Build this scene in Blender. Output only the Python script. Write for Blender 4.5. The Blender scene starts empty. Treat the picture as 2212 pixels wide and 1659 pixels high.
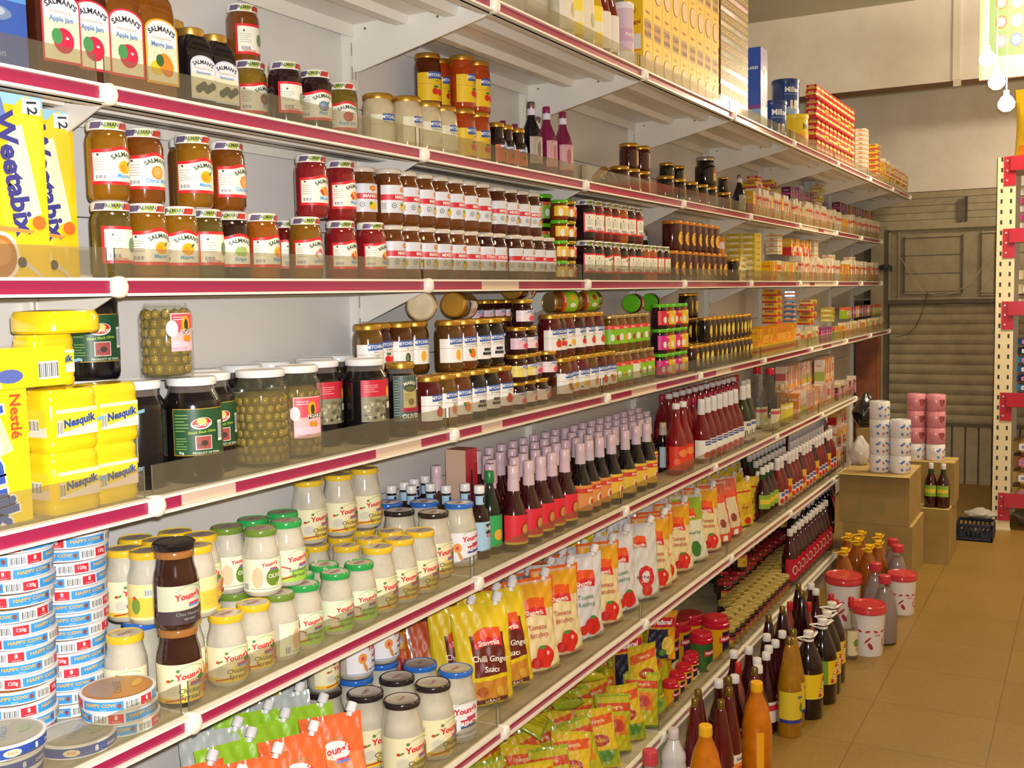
import bpy, bmesh, math, random
from mathutils import Vector, Matrix
random.seed(7)
SC = bpy.context.scene
COL = SC.collection
PI = math.pi

# ---------------------------------------------------------------- camera
FPX = 2321.478
CAM = Vector((1.57886, -1.21053, -0.02386))
RX = Vector((0.88012800, 0.47431128, -0.02008753))      # right
RY = Vector((0.02186426, -0.08276662, -0.99632908))     # down
RZ = Vector((-0.47423270, 0.87645793, -0.08321568))     # forward
cd = bpy.data.cameras.new('camera')
cam = bpy.data.objects.new('camera', cd); COL.objects.link(cam)
cd.sensor_width = 36.0; cd.lens = FPX * 36.0 / 2212.0
cd.clip_start = 0.05; cd.clip_end = 60
m = Matrix.Identity(4)
for i in range(3):
    m[i][0] = RX[i]; m[i][1] = -RY[i]; m[i][2] = -RZ[i]; m[i][3] = CAM[i]
cam.matrix_world = m
SC.camera = cam

# ---------------------------------------------------------------- view, world, lights
SC.view_settings.view_transform = 'Standard'
SC.view_settings.look = 'None'
SC.view_settings.gamma = 1.0
SC.view_settings.use_curve_mapping = False
SC.view_settings.exposure = 0.0
w = bpy.data.worlds.new('world'); SC.world = w; w.use_nodes = True
w.node_tree.nodes['Background'].inputs[0].default_value = (1.0, 0.86, 0.62, 1)
w.node_tree.nodes['Background'].inputs[1].default_value = 0.22

def light(name, typ, loc, energy, color, **kw):
    l = bpy.data.lights.new(name, typ); l.energy = energy; l.color = color
    for k, v in kw.items(): setattr(l, k, v)
    o = bpy.data.objects.new(name, l); o.location = loc; COL.objects.link(o)
    return o

# the camera's own flash, just above the lens
fl = light('camera_flash', 'SPOT', CAM + Vector((0.03, 0.0, 0.045)), 182, (1.0, 0.975, 0.985), shadow_soft_size=0.012,
           spot_size=math.radians(110), spot_blend=0.6)
fl.rotation_euler = (-RZ).to_track_quat('Z', 'Y').to_euler()
# ceiling tubes of the shop, out of the picture over the aisle and nearer the entrance
for nm, x, y, e in (('ceiling_tube_near', 1.7, -0.6, 50), ('ceiling_tube_mid', 1.75, 2.1, 46), ('ceiling_tube_far', 1.9, 4.6, 44)):
    t = light(nm, 'AREA', (x, y, 1.84), e, (1.0, 0.80, 0.50), shape='RECTANGLE', size=1.2, size_y=0.5)
    t.rotation_euler = (0, math.radians(-18), math.radians(90) * 0)

t = light('ceiling_tube_back', 'AREA', (1.95, 4.9, 1.80), 60, (1.0, 0.86, 0.64), shape='RECTANGLE', size=1.2, size_y=0.3)  # unseen fill lamp, added to brighten the back wall and beam
t.rotation_euler = (math.radians(58), 0, 0)

# ---------------------------------------------------------------- picture helper: a pixel of the photograph on a real plane
def ray(u, v):
    return RX * ((u - 1106) / FPX) + RY * ((v - 829.5) / FPX) + RZ
def hit(u, v, ax, val):
    d = ray(u, v); t = (val - CAM[ax]) / d[ax]
    return CAM + d * t
def y_at(u, x, z):
    """where along the shelf a thing at depth x and height z shows in column u"""
    k = (u - 1106) / FPX
    a = RX.x - k * RZ.x; b = RX.y - k * RZ.y; c = RX.z - k * RZ.z
    return CAM.y - (a * (x - CAM.x) + c * (z - CAM.z)) / b

# ---------------------------------------------------------------- materials
def lin(h):
    h = h.lstrip('#')
    return tuple(((int(h[i:i+2], 16) / 255 + 0.055) / 1.055) ** 2.4 if int(h[i:i+2], 16) > 10 else int(h[i:i+2], 16) / 255 / 12.92 for i in (0, 2, 4)) + (1,)
MATS = {}
def mat(key):
    """'hex' paper print, 'hex:kind' another surface"""
    if key in MATS: return MATS[key]
    col, _, kind = key.partition(':')
    mt = bpy.data.materials.new(kind + '_' + col if kind else 'print_' + col); mt.use_nodes = True
    nt = mt.node_tree; b = nt.nodes['Principled BSDF']; I = b.inputs
    I['Base Color'].default_value = lin(col)
    I['Roughness'].default_value = 0.42
    if kind == 'jam':
        I['Roughness'].default_value = 0.10; I['Coat Weight'].default_value = 0.6; I['Coat Roughness'].default_value = 0.03
        n = nt.nodes.new('ShaderNodeTexNoise'); n.inputs['Scale'].default_value = 28; n.inputs['Detail'].default_value = 2
        r = nt.nodes.new('ShaderNodeMixRGB'); r.blend_type = 'MULTIPLY'; r.inputs[0].default_value = 0.5
        r.inputs[1].default_value = lin(col)
        g = nt.nodes.new('ShaderNodeTexCoord'); nt.links.new(g.outputs['Object'], n.inputs['Vector'])
        nt.links.new(n.outputs['Fac'], r.inputs[2]); nt.links.new(r.outputs[0], I['Base Color'])
        mul = nt.nodes.new('ShaderNodeMath'); mul.operation = 'MULTIPLY_ADD'; mul.inputs[1].default_value = 1.3; mul.inputs[2].default_value = 0.0
        nt.links.new(n.outputs['Fac'], mul.inputs[0]); nt.links.new(mul.outputs[0], r.inputs[2])
    elif kind == 'gloss': I['Roughness'].default_value = 0.16; I['Coat Weight'].default_value = 0.3
    elif kind == 'film': I['Roughness'].default_value = 0.22; I['Coat Weight'].default_value = 0.5; I['Coat Roughness'].default_value = 0.08
    elif kind == 'plastic': I['Roughness'].default_value = 0.3
    elif kind == 'matt': I['Roughness'].default_value = 0.8
    elif kind == 'metal': I['Metallic'].default_value = 0.75; I['Roughness'].default_value = 0.34
    elif kind == 'foil': I['Metallic'].default_value = 0.7; I['Roughness'].default_value = 0.2
    elif kind == 'paint':
        I['Roughness'].default_value = 0.34
        n = nt.nodes.new('ShaderNodeTexNoise'); n.inputs['Scale'].default_value = 5; n.inputs['Detail'].default_value = 5
        g = nt.nodes.new('ShaderNodeTexCoord'); nt.links.new(g.outputs['Object'], n.inputs['Vector'])
        r = nt.nodes.new('ShaderNodeMixRGB'); r.inputs[1].default_value = lin(col)
        r.inputs[2].default_value = tuple(c * q for c, q in zip(lin(col)[:3], (.86, .84, .78))) + (1,)
        nt.links.new(n.outputs['Fac'], r.inputs[0]); nt.links.new(r.outputs[0], I['Base Color'])
    elif kind in ('acrylic', 'glass', 'wrap'):
        nt.nodes.remove(b)
        tr = nt.nodes.new('ShaderNodeBsdfTransparent'); di = nt.nodes.new('ShaderNodeBsdfDiffuse'); gl = nt.nodes.new('ShaderNodeBsdfGlossy')
        tr.inputs[0].default_value = {'acrylic': (.90, .89, .84, 1), 'glass': (.93, .94, .92, 1), 'wrap': (.95, .95, .95, 1)}[kind]
        di.inputs[0].default_value = lin(col); gl.inputs[1].default_value = {'acrylic': .08, 'glass': .04, 'wrap': .2}[kind]
        m1 = nt.nodes.new('ShaderNodeMixShader'); m1.inputs[0].default_value = {'acrylic': .095, 'glass': .05, 'wrap': .16}[kind]
        lw = nt.nodes.new('ShaderNodeLayerWeight'); lw.inputs[0].default_value = .5; pw = nt.nodes.new('ShaderNodeMath'); pw.operation = 'POWER'; pw.inputs[1].default_value = 5; nt.links.new(lw.outputs['Facing'], pw.inputs[0]); fr = nt.nodes.new('ShaderNodeMath'); fr.operation = 'MULTIPLY_ADD'; fr.inputs[1].default_value = .45; fr.inputs[2].default_value = .04; nt.links.new(pw.outputs[0], fr.inputs[0])
        m2 = nt.nodes.new('ShaderNodeMixShader'); out = nt.nodes['Material Output']
        nt.links.new(tr.outputs[0], m1.inputs[1]); nt.links.new(di.outputs[0], m1.inputs[2])
        nt.links.new(fr.outputs[0], m2.inputs[0]); nt.links.new(m1.outputs[0], m2.inputs[1]); nt.links.new(gl.outputs[0], m2.inputs[2])
        nt.links.new(m2.outputs[0], out.inputs[0])
    elif kind == 'glow':
        I['Emission Color'].default_value = lin(col); I['Emission Strength'].default_value = 14
    MATS[key] = mt
    return mt

# ---------------------------------------------------------------- mesh data collector
class MD:
    def __init__(s): s.v = []; s.f = []; s.m = []
    def face(s, pts, mk):
        n = len(s.v); s.v += [tuple(p) for p in pts]; s.f.append(tuple(range(n, n + len(pts)))); s.m.append(mk)
    def add(s, v, f, mk):
        n = len(s.v); s.v += [tuple(p) for p in v]
        for i, q in enumerate(f):
            s.f.append(tuple(a + n for a in q)); s.m.append(mk if isinstance(mk, str) else mk[i])
    def merge(s, o, M=None):
        n = len(s.v); s.v += [tuple(M @ Vector(p)) if M else p for p in o.v]
        s.f += [tuple(a + n for a in q) for q in o.f]; s.m += o.m
        return s
    def box(s, x0, x1, y0, y1, z0, z1, mk):
        """mk: one key, or dict of faces: +x -x +y -y +z -z with default '*'"""
        P = [(x, y, z) for x in (x0, x1) for y in (y0, y1) for z in (z0, z1)]
        F = {'-x': (0, 1, 3, 2), '+x': (4, 6, 7, 5), '-y': (0, 4, 5, 1), '+y': (2, 3, 7, 6), '-z': (0, 2, 6, 4), '+z': (1, 5, 7, 3)}
        g = (lambda k: mk) if isinstance(mk, str) else (lambda k: mk.get(k, mk['*']))
        s.add(P, list(F.values()), [g(k) for k in F]); return s
    def lathe(s, prof, n=20, sec=None, cx=0, cy=0, M=None, cap=True):
        """prof: (r, z, mat of the band above) ; sec: cross-section function angle -> radius factor"""
        sec = sec or (lambda a: 1.0)
        v = []; f = []; mk = []
        for r, z, _ in prof:
            for i in range(n):
                a = 2 * PI * i / n; q = r * sec(a); v.append((cx + q * math.cos(a), cy + q * math.sin(a), z))
        for j in range(len(prof) - 1):
            for i in range(n):
                k = (i + 1) % n
                f.append((j * n + i, j * n + k, (j + 1) * n + k, (j + 1) * n + i)); mk.append(prof[j][2])
        if cap:
            f.append(tuple(reversed(range(n)))); mk.append(prof[0][2])
            f.append(tuple((len(prof) - 1) * n + i for i in range(n))); mk.append(prof[-1][2])
        if M: v = [tuple(M @ Vector(p)) for p in v]
        s.add(v, f, mk); return s
    def tube(s, pts, r, mk, n=8, close=False):
        pts = [Vector(p) for p in pts]; N = len(pts); v = []; f = []
        up = Vector((0.13, 0.21, 1)).normalized()
        for i, p in enumerate(pts):
            a = pts[(i - 1) % N] if (close or i > 0) else p; b = pts[(i + 1) % N] if (close or i < N - 1) else p
            t = (b - a).normalized(); x = t.cross(up)
            if x.length < .05: x = t.cross(Vector((1, 0, 0)))
            x.normalize(); y = t.cross(x)
            for k in range(n):
                an = 2 * PI * k / n; v.append(p + x * math.cos(an) * r + y * math.sin(an) * r)
        for i in range(N if close else N - 1):
            j = (i + 1) % N
            for k in range(n):
                l = (k + 1) % n; f.append((i * n + k, i * n + l, j * n + l, j * n + k))
        if not close:
            f.append(tuple(range(n))); f.append(tuple((N - 1) * n + k for k in reversed(range(n))))
        s.add(v, f, mk); return s
    def build(s, name, smooth=35):
        me = bpy.data.meshes.new(name)
        me.from_pydata(s.v, [], s.f)
        keys = list(dict.fromkeys(s.m))
        for k in keys: me.materials.append(mat(k))
        ix = {k: i for i, k in enumerate(keys)}
        me.polygons.foreach_set('material_index', [ix[k] for k in s.m])
        if smooth:
            me.polygons.foreach_set('use_smooth', [True] * len(me.polygons))
            me.set_sharp_from_angle(angle=math.radians(smooth))
        me.update(); return me

# ---------------------------------------------------------------- printed artwork on labels and boxes
TXT = {}
def text_mesh(s, bold=0.0, shear=0.0):
    k = (s, bold, shear)
    if k not in TXT:
        c = bpy.data.curves.new('t', 'FONT'); c.body = s; c.resolution_u = 2; c.offset = bold; c.shear = shear
        c.align_x = 'CENTER'; c.align_y = 'CENTER'; c.size = 1
        o = bpy.data.objects.new('t', c)
        me = bpy.data.meshes.new_from_object(o)
        TXT[k] = ([(v.co.x, v.co.y) for v in me.vertices], [tuple(p.vertices) for p in me.polygons])
        bpy.data.objects.remove(o); bpy.data.curves.remove(c); bpy.data.meshes.remove(me)
    return TXT[k]
class Art:
    """flat print in metres, s to the right, t up; each stroke lies a hair over the one before"""
    def __init__(s): s.p = []; s.layer = 0
    def poly(s, pts, mk):
        s.p.append(([(a, b, s.layer) for a, b in pts], [tuple(range(len(pts)))], mk)); s.layer += 1; return s
    def rect(s, x0, y0, x1, y1, mk): return s.poly([(x0, y0), (x1, y0), (x1, y1), (x0, y1)], mk)
    def ell(s, cx, cy, rx, ry, mk, n=16, rot=0):
        return s.poly([(cx + rx * math.cos(a) * math.cos(rot) - ry * math.sin(a) * math.sin(rot), cy + rx * math.cos(a) * math.sin(rot) + ry * math.sin(a) * math.cos(rot)) for a in [2 * PI * i / n for i in range(n)]], mk)
    def text(s, str_, cx, cy, size, mk, bold=.02, rot=0, sx=1, shear=0, arc=0, slope=0):
        v, f = text_mesh(str_, bold, shear); o = []
        for x, y in v:
            x *= size * sx; y *= size
            if arc: a = x / arc; x, y = (arc + y) * math.sin(a), (arc + y) * math.cos(a) - arc
            y += slope * x
            if rot: x, y = x * math.cos(rot) - y * math.sin(rot), x * math.sin(rot) + y * math.cos(rot)
            o.append((cx + x, cy + y, s.layer))
        s.p.append((o, f, mk)); s.layer += 1; return s
    def bars(s, x0, y0, x1, y1, n=9):
        s.rect(x0, y0, x1, y1, 'f0efe8'); st = (x1 - x0) / n; lay = s.layer
        for i in range(n):
            s.layer = lay; s.rect(x0 + st * (i + .2), y0 + .12 * (y1 - y0), x0 + st * (i + .55 + .25 * (i % 3 == 0)), y1 - .1 * (y1 - y0), '4a4a50')
        return s
    def lines(s, x0, y0, x1, y1, n, mk='a9a49a'):
        lay = s.layer
        for i in range(n):
            s.layer = lay; y = y1 - (y1 - y0) * (i + .5) / n; s.rect(x0, y - (y1 - y0) / n * .16, x1 - (x1 - x0) * (.25 if i % 3 == 2 else 0), y + (y1 - y0) / n * .16, mk)
        return s
    def onto(s, fn, cut=0, cutv=0, eps=.0002):
        bm = bmesh.new(); keys = []
        for v, f, mk in s.p:
            if mk not in keys: keys.append(mk)
            vs = [bm.verts.new(q) for q in v]
            for q in f:
                try: bm.faces.new([vs[i] for i in q]).material_index = keys.index(mk)
                except ValueError: pass
        xs = [v.co.x for v in bm.verts]; ys = [v.co.y for v in bm.verts]
        for c, a, lo, hi in ((cut, 0, min(xs), max(xs)), (cutv, 1, min(ys), max(ys))):
            if c:
                k = math.ceil((lo + 1e-5) / c)
                while k * c < hi - 1e-5:
                    co = [0, 0, 0]; no = [0, 0, 0]; co[a] = k * c; no[a] = 1
                    bmesh.ops.bisect_plane(bm, geom=bm.verts[:] + bm.edges[:] + bm.faces[:], dist=1e-6, plane_co=co, plane_no=no)
                    k += 1
        bm.normal_update(); bm.verts.index_update()
        d = MD(); d.v = [tuple(fn(v.co.x, v.co.y, (v.co.z + 1) * eps)) for v in bm.verts]
        for q in bm.faces:
            ids = [v.index for v in q.verts]
            if q.normal.z < 0: ids.reverse()
            d.f.append(tuple(ids)); d.m.append(keys[q.material_index])
        bm.free(); return d
def cyl(r, z0=0, a0=0):
    """print onto a round wall; r a number or a function of height"""
    def fn(s, t, e):
        q = r(z0 + t) if callable(r) else r
        r0 = r if not callable(r) else r(z0)
        a = a0 + s / r0
        return ((q + e) * math.cos(a), (q + e) * math.sin(a), z0 + t)
    return fn
def face_px(x, y0=0, z0=0): return lambda s, t, e: (x + e, y0 + s, z0 + t)
def face_ny(y, x0=0, z0=0): return lambda s, t, e: (x0 + s, y - e, z0 + t)
def face_pz(z, x0=0, y0=0): return lambda s, t, e: (x0 - t, y0 + s, z + e)

# ---------------------------------------------------------------- things
KINDS = {}      # kind -> (name, category, tree, radius or (half x, half y), height)
def kind(key, name, cat, tree, r, h): KINDS[key] = (name, cat, tree, r, h)
def tag(o, label, cat, group=None, k=None):
    if label: o['label'] = label
    if cat: o['category'] = cat
    if group: o['group'] = group
    if k: o['kind'] = k
    return o
def spawn(tree, name, parent=None):
    """tree: mesh | (own mesh or None, [(part name, tree), ...])"""
    if isinstance(tree, tuple): me, parts = tree
    else: me, parts = tree, []
    o = bpy.data.objects.new(name, me); COL.objects.link(o)
    if parent: o.parent = parent
    for pn, pt in parts: spawn(pt, pn, o)
    return o
def one(name, md, label, cat, loc=(0, 0, 0), rz=0, group=None, smooth=35, k=None):
    o = bpy.data.objects.new(name, md.build(name, smooth) if isinstance(md, MD) else md); COL.objects.link(o); o.location = loc; o.rotation_euler = (0, 0, rz)
    return tag(o, label, cat, group, k)
def struct(name, md, smooth=0):
    o = bpy.data.objects.new(name, md.build(name, smooth)); COL.objects.link(o); o['kind'] = 'structure'; return o

# shelf levels: centre height of the price rail and how far its face stands from the back panel
YK = [-0.9, 0.0, .904, 1.8, 2.686, 3.586, 4.506, 5.423, 6.222, 6.983]
LV = dict(T=(.607, .413), A=(.300, .220), B=(0.0, .222), C=(-.347, .282), D=(-.692, .339), E=(-1.037, .400), F=(-1.382, .453))
YEND = dict(T=6.983, A=6.983, B=6.983, C=6.983, D=5.423, E=4.86, F=4.30)
TOPZ = .013
FLOOR = -1.5
LNAME = dict(T='top shelf', A='second shelf down', B='third shelf down', C='fourth shelf down', D='fifth shelf down', E='sixth shelf down', F='base shelf', G='floor')
def surf(l): return FLOOR if l == 'G' else LV[l][0] + TOPZ
ITEMS = []
def put(kd, l, u, v=None, x=None, t=0, base=None, desc='', where='', rot=None, tilt=None, fix=False, up=0, yy=None, scale=1, group=None):
    """stand one thing on a level: u, v = the middle of its top in the photograph, or x = its distance from the back panel.
    t = how many of the same size it stands on, base = or the exact height it stands at"""
    name, cat, tree, r, h = KINDS[kd]
    h *= scale
    z = base if base is not None else surf(l) + t * h + up
    rx, ry = r if isinstance(r, tuple) else (r, r)
    rx *= scale; ry *= scale
    if yy is not None: X, Y = min(x, (LV[l][1] - .026 - rx) if l != 'G' else 9), yy
    elif x is None:
        p = hit(u, v, 2, z + h); X = p.x; Y = p.y
        lo, hi = .012 + rx, (LV[l][1] - .026 - rx if l != 'G' else 9)
        if not lo <= X <= hi:
            X = min(max(X, lo), max(hi, lo)); Y = y_at(u, X, z + h)
    else: X = x; Y = y_at(u, X, z + h)
    it = dict(kd=kd, l=l, x=X, y=Y, z=z, r=(rx + ry) / 2, h=h, desc=desc, where=where, rot=rot, tilt=tilt, fix=fix, box=isinstance(r, tuple), rr=(rx, ry), scale=scale, group=group, u=u)
    ITEMS.append(it); return it
def row(kd, l, us, **kw):
    return [put(kd, l, *(q if isinstance(q, tuple) else (q,)), **kw) for q in us]
def run(kds, l, u0, u1, x, t=0, gap=.0015, n=99, **kw):
    """a row standing side by side along the shelf, from column u0 to column u1"""
    kds = [kds] if isinstance(kds, str) else kds; out = []
    name, cat, tree, r, h = KINDS[kds[0]]
    z = kw.get('base') or surf(l) + t * h
    ya = y_at(u0, x, z + h * .5); yb = y_at(u1, x, z + h * .5); i = 0; y = ya
    while i < n:
        kd = kds[i % len(kds)]; r = KINDS[kd][3]; hy = (r[1] if isinstance(r, tuple) else r) * kw.get('scale', 1)
        if y + 2 * hy > yb + .01: break
        out.append(put(kd, l, 0, x=x, t=t, yy=y + hy, **kw)); y += 2 * hy + gap; i += 1
    return out
def relax():
    by = {}
    for it in ITEMS:
        if not it['tilt']: by.setdefault(it['l'], []).append(it)
    for l, L in by.items():
        L.sort(key=lambda a: a['y'])
        for _ in range(160):
            moved = 0
            for i, a in enumerate(L):
                for b in L[i+1:i+60]:
                    if b['y'] - a['y'] > .25: break
                    if a['z'] + a['h'] <= b['z'] + .002 or b['z'] + b['h'] <= a['z'] + .002: continue
                    dx = b['x'] - a['x']; dy = b['y'] - a['y']
                    if a['box'] or b['box']:
                        ox = a['rr'][0] + b['rr'][0] + .0015 - abs(dx); oy = a['rr'][1] + b['rr'][1] + .0015 - abs(dy)
                        if ox <= 0 or oy <= 0: continue
                        if oy <= ox or True:
                            s = (1 if dy >= 0 else -1) * oy / 2; mx, my = 0, s
                        if ox < oy and ox < .02: mx, my = (1 if dx >= 0 else -1) * ox / 2, 0
                    else:
                        d = math.hypot(dx, dy) or 1e-6; ov = a['r'] + b['r'] + .001 - d
                        if ov <= 0: continue
                        mx, my = dx / d * ov / 2, dy / d * ov / 2
                    fa, fb = (0 if a['fix'] else 1), (0 if b['fix'] else 1)
                    if fa + fb == 1: mx *= 2; my *= 2
                    if fa: a['x'] -= mx; a['y'] -= my
                    if fb: b['x'] += mx; b['y'] += my
                    moved += 1
            for a in L:
                if l in LV and not a['fix']:
                    a['x'] = min(max(a['x'], .008 + a['rr'][0]), max(LV[l][1] - .024 - a['rr'][0], .008 + a['rr'][0]))
            if not moved: break
        # what stands on another keeps over it
        for a in sorted(L, key=lambda q: q['z']):
            if a['fix']: continue
            if a['z'] > surf(l) + .01 and not a['box']:
                below = [b for b in L if abs(b['z'] + b['h'] - a['z']) < .012 and not b['box']]
                if below:
                    b = min(below, key=lambda b: (b['x'] - a['x']) ** 2 + (b['y'] - a['y']) ** 2)
                    d = math.hypot(b['x'] - a['x'], b['y'] - a['y'])
                    if b['r'] < d < .075:
                        k = (d - b['r'] * .85) / d; a['x'] += (b['x'] - a['x']) * k; a['y'] += (b['y'] - a['y']) * k
ORD = ['first', 'second', 'third', 'fourth', 'fifth', 'sixth', 'seventh', 'eighth', 'ninth', 'tenth', 'eleventh', 'twelfth', 'thirteenth', 'fourteenth', 'fifteenth', 'sixteenth', 'seventeenth', 'eighteenth', 'nineteenth', 'twentieth']
def ordinal(i):
    if i < 20: return ORD[i]
    t = {2: 'twenty', 3: 'thirty', 4: 'forty', 5: 'fifty', 6: 'sixty', 7: 'seventy', 8: 'eighty', 9: 'ninety'}[(i + 1) // 10]
    return t + '-' + ORD[(i + 1) % 10 - 1] if (i + 1) % 10 else {'twenty': 'twentieth', 'thirty': 'thirtieth', 'forty': 'fortieth', 'fifty': 'fiftieth'}.get(t, t + 'th')
def emit():
    o0 = [(a['x'], a['y']) for a in ITEMS]
    relax()
    for a, (x, y) in zip(ITEMS, o0):
        if math.hypot(a['x'] - x, a['y'] - y) > .05: print('MOVED', a['kd'], a['l'], a['desc'], round(a['x'] - x, 3), round(a['y'] - y, 3), round(a['u']))
    cnt = {}
    for it in ITEMS: k = (KINDS[it['kd']][0], it['l']); cnt[k] = cnt.get(k, 0) + 1
    groups = {}
    for it in ITEMS: groups.setdefault((it['desc'], it['where']), []).append(it)
    for (desc, where), L in groups.items():
        L.sort(key=lambda a: y_sort(a))
        ys = [a['y'] for a in L]; stack = len(L) > 1 and max(ys) - min(ys) < .03 and len(set(round(a['z'], 2) for a in L)) == len(L)
        if stack: L.sort(key=lambda a: a['z'])
        for i, it in enumerate(L):
            name, cat, tree, r, h = KINDS[it['kd']]
            o = spawn(tree, name)
            o.location = (it['x'], it['y'], it['z'])
            rz = it['rot'] if it['rot'] is not None else random.uniform(-.22, .18)
            if it['tilt']:
                o.rotation_mode = 'QUATERNION'; o.rotation_quaternion = it['tilt'] @ Matrix.Rotation(rz, 3, 'Z').to_quaternion() if not isinstance(it['tilt'], tuple) else Vector((0,0,1)).rotation_difference(Vector(it['tilt']))
            else: o.rotation_euler = (0, 0, rz)
            if it['scale'] != 1: o.scale = (it['scale'],) * 3
            lab = desc + (' ' if where.split(' ')[0] in ('in', 'on', 'at', 'under', 'behind', 'beside', 'by', 'standing', 'lying', 'leaning', 'stacked', 'with', 'next', 'hidden', 'half', 'highest', 'laid', 'topmost') else ', ') + where
            if len(L) > 1:
                lab += (', bottom one' if i == 0 else ', topmost' if i == len(L) - 1 else ', %s from bottom' % ordinal(i)) if stack else {0: ', first from left', len(L) - 1: ', rightmost'}.get(i, ', %s from left' % ordinal(i))
            lab = short(lab)
            if len(lab.split()) > 16: print('LONG', len(lab.split()), lab)
            pl = name.replace('_', ' '); pl += 'es' if pl.endswith('x') else 's'
            tag(o, lab, cat, (pl + ' on the ' + LNAME[it['l']]) if cnt[(name, it['l'])] > 1 else None)
def short(t):
    for a, b in ((', on the ', ', '), (' on the second', ', second'), (' on the third', ', third'), (' on the fourth', ', fourth'), (' on the fifth', ', fifth'), (' down', ''), (' in the ', ', '), (' at the ', ', '), (' on the ', ', '), ('from left', 'along'), (' with a ', ' with '), (' in a ', ', '), (' one,', ','), (' before the middle', ' nearer'), (' past the middle', ' beyond'), (' of the ', ' of ')):
        if len(t.split()) <= 16: break
        t = t.replace(a, b)
    return t.replace(',,', ',')
def y_sort(a):
    d = Vector((a['x'], a['y'], a['z'])) - CAM
    return d.dot(RX) / d.dot(RZ)
# ================================================================ the room
def tile_floor():
    mt = bpy.data.materials.new('floor_tile'); mt.use_nodes = True; nt = mt.node_tree; I = nt.nodes['Principled BSDF'].inputs
    g = nt.nodes.new('ShaderNodeTexCoord'); mp = nt.nodes.new('ShaderNodeMapping'); mp.inputs['Location'].default_value = (.28, .12, 0)
    br = nt.nodes.new('ShaderNodeTexBrick'); br.offset = 0; br.inputs['Scale'].default_value = 1
    br.inputs['Brick Width'].default_value = .40; br.inputs['Row Height'].default_value = .40; br.inputs['Mortar Size'].default_value = .0022
    br.inputs['Color1'].default_value = lin('ac883e'); br.inputs['Color2'].default_value = lin('a7833b'); br.inputs['Mortar'].default_value = lin('8a6c32')
    n = nt.nodes.new('ShaderNodeTexNoise'); n.inputs['Scale'].default_value = 60; n.inputs['Detail'].default_value = 6
    n2 = nt.nodes.new('ShaderNodeTexNoise'); n2.inputs['Scale'].default_value = 3; n2.inputs['Detail'].default_value = 4
    mx = nt.nodes.new('ShaderNodeMixRGB'); mx.blend_type = 'MULTIPLY'; mx.inputs[0].default_value = .35
    mx2 = nt.nodes.new('ShaderNodeMixRGB'); mx2.blend_type = 'MULTIPLY'; mx2.inputs[0].default_value = .3
    L = nt.links.new
    L(g.outputs['Object'], mp.inputs[0]); L(mp.outputs[0], br.inputs[0]); L(g.outputs['Object'], n.inputs[0]); L(g.outputs['Object'], n2.inputs[0])
    L(br.outputs[0], mx.inputs[1]); L(n.outputs['Fac'], mx.inputs[2]); L(mx.outputs[0], mx2.inputs[1]); L(n2.outputs['Fac'], mx2.inputs[2])
    L(mx2.outputs[0], I['Base Color']); I['Roughness'].default_value = .42
    MATS['floor'] = mt
def stained(key, a, b, scale=2.5, rough=.7):
    mt = bpy.data.materials.new(key); mt.use_nodes = True; nt = mt.node_tree; I = nt.nodes['Principled BSDF'].inputs
    g = nt.nodes.new('ShaderNodeTexCoord'); n = nt.nodes.new('ShaderNodeTexNoise'); n.inputs['Scale'].default_value = scale; n.inputs['Detail'].default_value = 8
    n.inputs['Roughness'].default_value = .65
    r = nt.nodes.new('ShaderNodeValToRGB'); r.color_ramp.elements[0].position = .35; r.color_ramp.elements[1].position = .62
    r.color_ramp.elements[0].color = lin(b); r.color_ramp.elements[1].color = lin(a)
    nt.links.new(g.outputs['Object'], n.inputs[0]); nt.links.new(n.outputs['Fac'], r.inputs[0]); nt.links.new(r.outputs[0], I['Base Color'])
    I['Roughness'].default_value = rough; MATS[key] = mt
tile_floor()
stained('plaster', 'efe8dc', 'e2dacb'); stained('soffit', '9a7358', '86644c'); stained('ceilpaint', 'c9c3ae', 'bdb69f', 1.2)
stained('shuttersteel', 'b3a685', '9d9172', 6, .5); stained('shutterdark', '6b6250', '5a5242', 6, .6)
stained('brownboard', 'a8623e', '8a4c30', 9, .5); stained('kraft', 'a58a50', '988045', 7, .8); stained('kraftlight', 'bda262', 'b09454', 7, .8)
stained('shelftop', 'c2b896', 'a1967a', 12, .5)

W = 3.4
struct('floor', MD().box(-1.5, W, -3.2, 7.6, FLOOR - .1, FLOOR, 'floor'))
struct('ceiling', MD().box(-1.5, W, -3.2, 7.6, 1.88, 1.98, 'ceilpaint'))
struct('wall_left', MD().box(-1.6, -1.5, -3.2, 7.6, FLOOR, 1.88, 'plaster'))
struct('wall_right', MD().box(W, W + .1, -3.2, 7.6, FLOOR, 1.88, 'plaster'))
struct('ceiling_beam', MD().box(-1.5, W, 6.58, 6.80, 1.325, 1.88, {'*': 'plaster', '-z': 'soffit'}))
struct('ceiling_recess', MD().box(-1.5, W, 6.80, 7.32, 1.40, 1.88, 'ceilpaint'))
struct('wall_back', MD().box(-1.5, W, 7.32, 7.5, .672, 1.40, 'plaster').box(-1.5, -.04, 7.32, 7.5, FLOOR, .672, 'plaster'))

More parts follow.
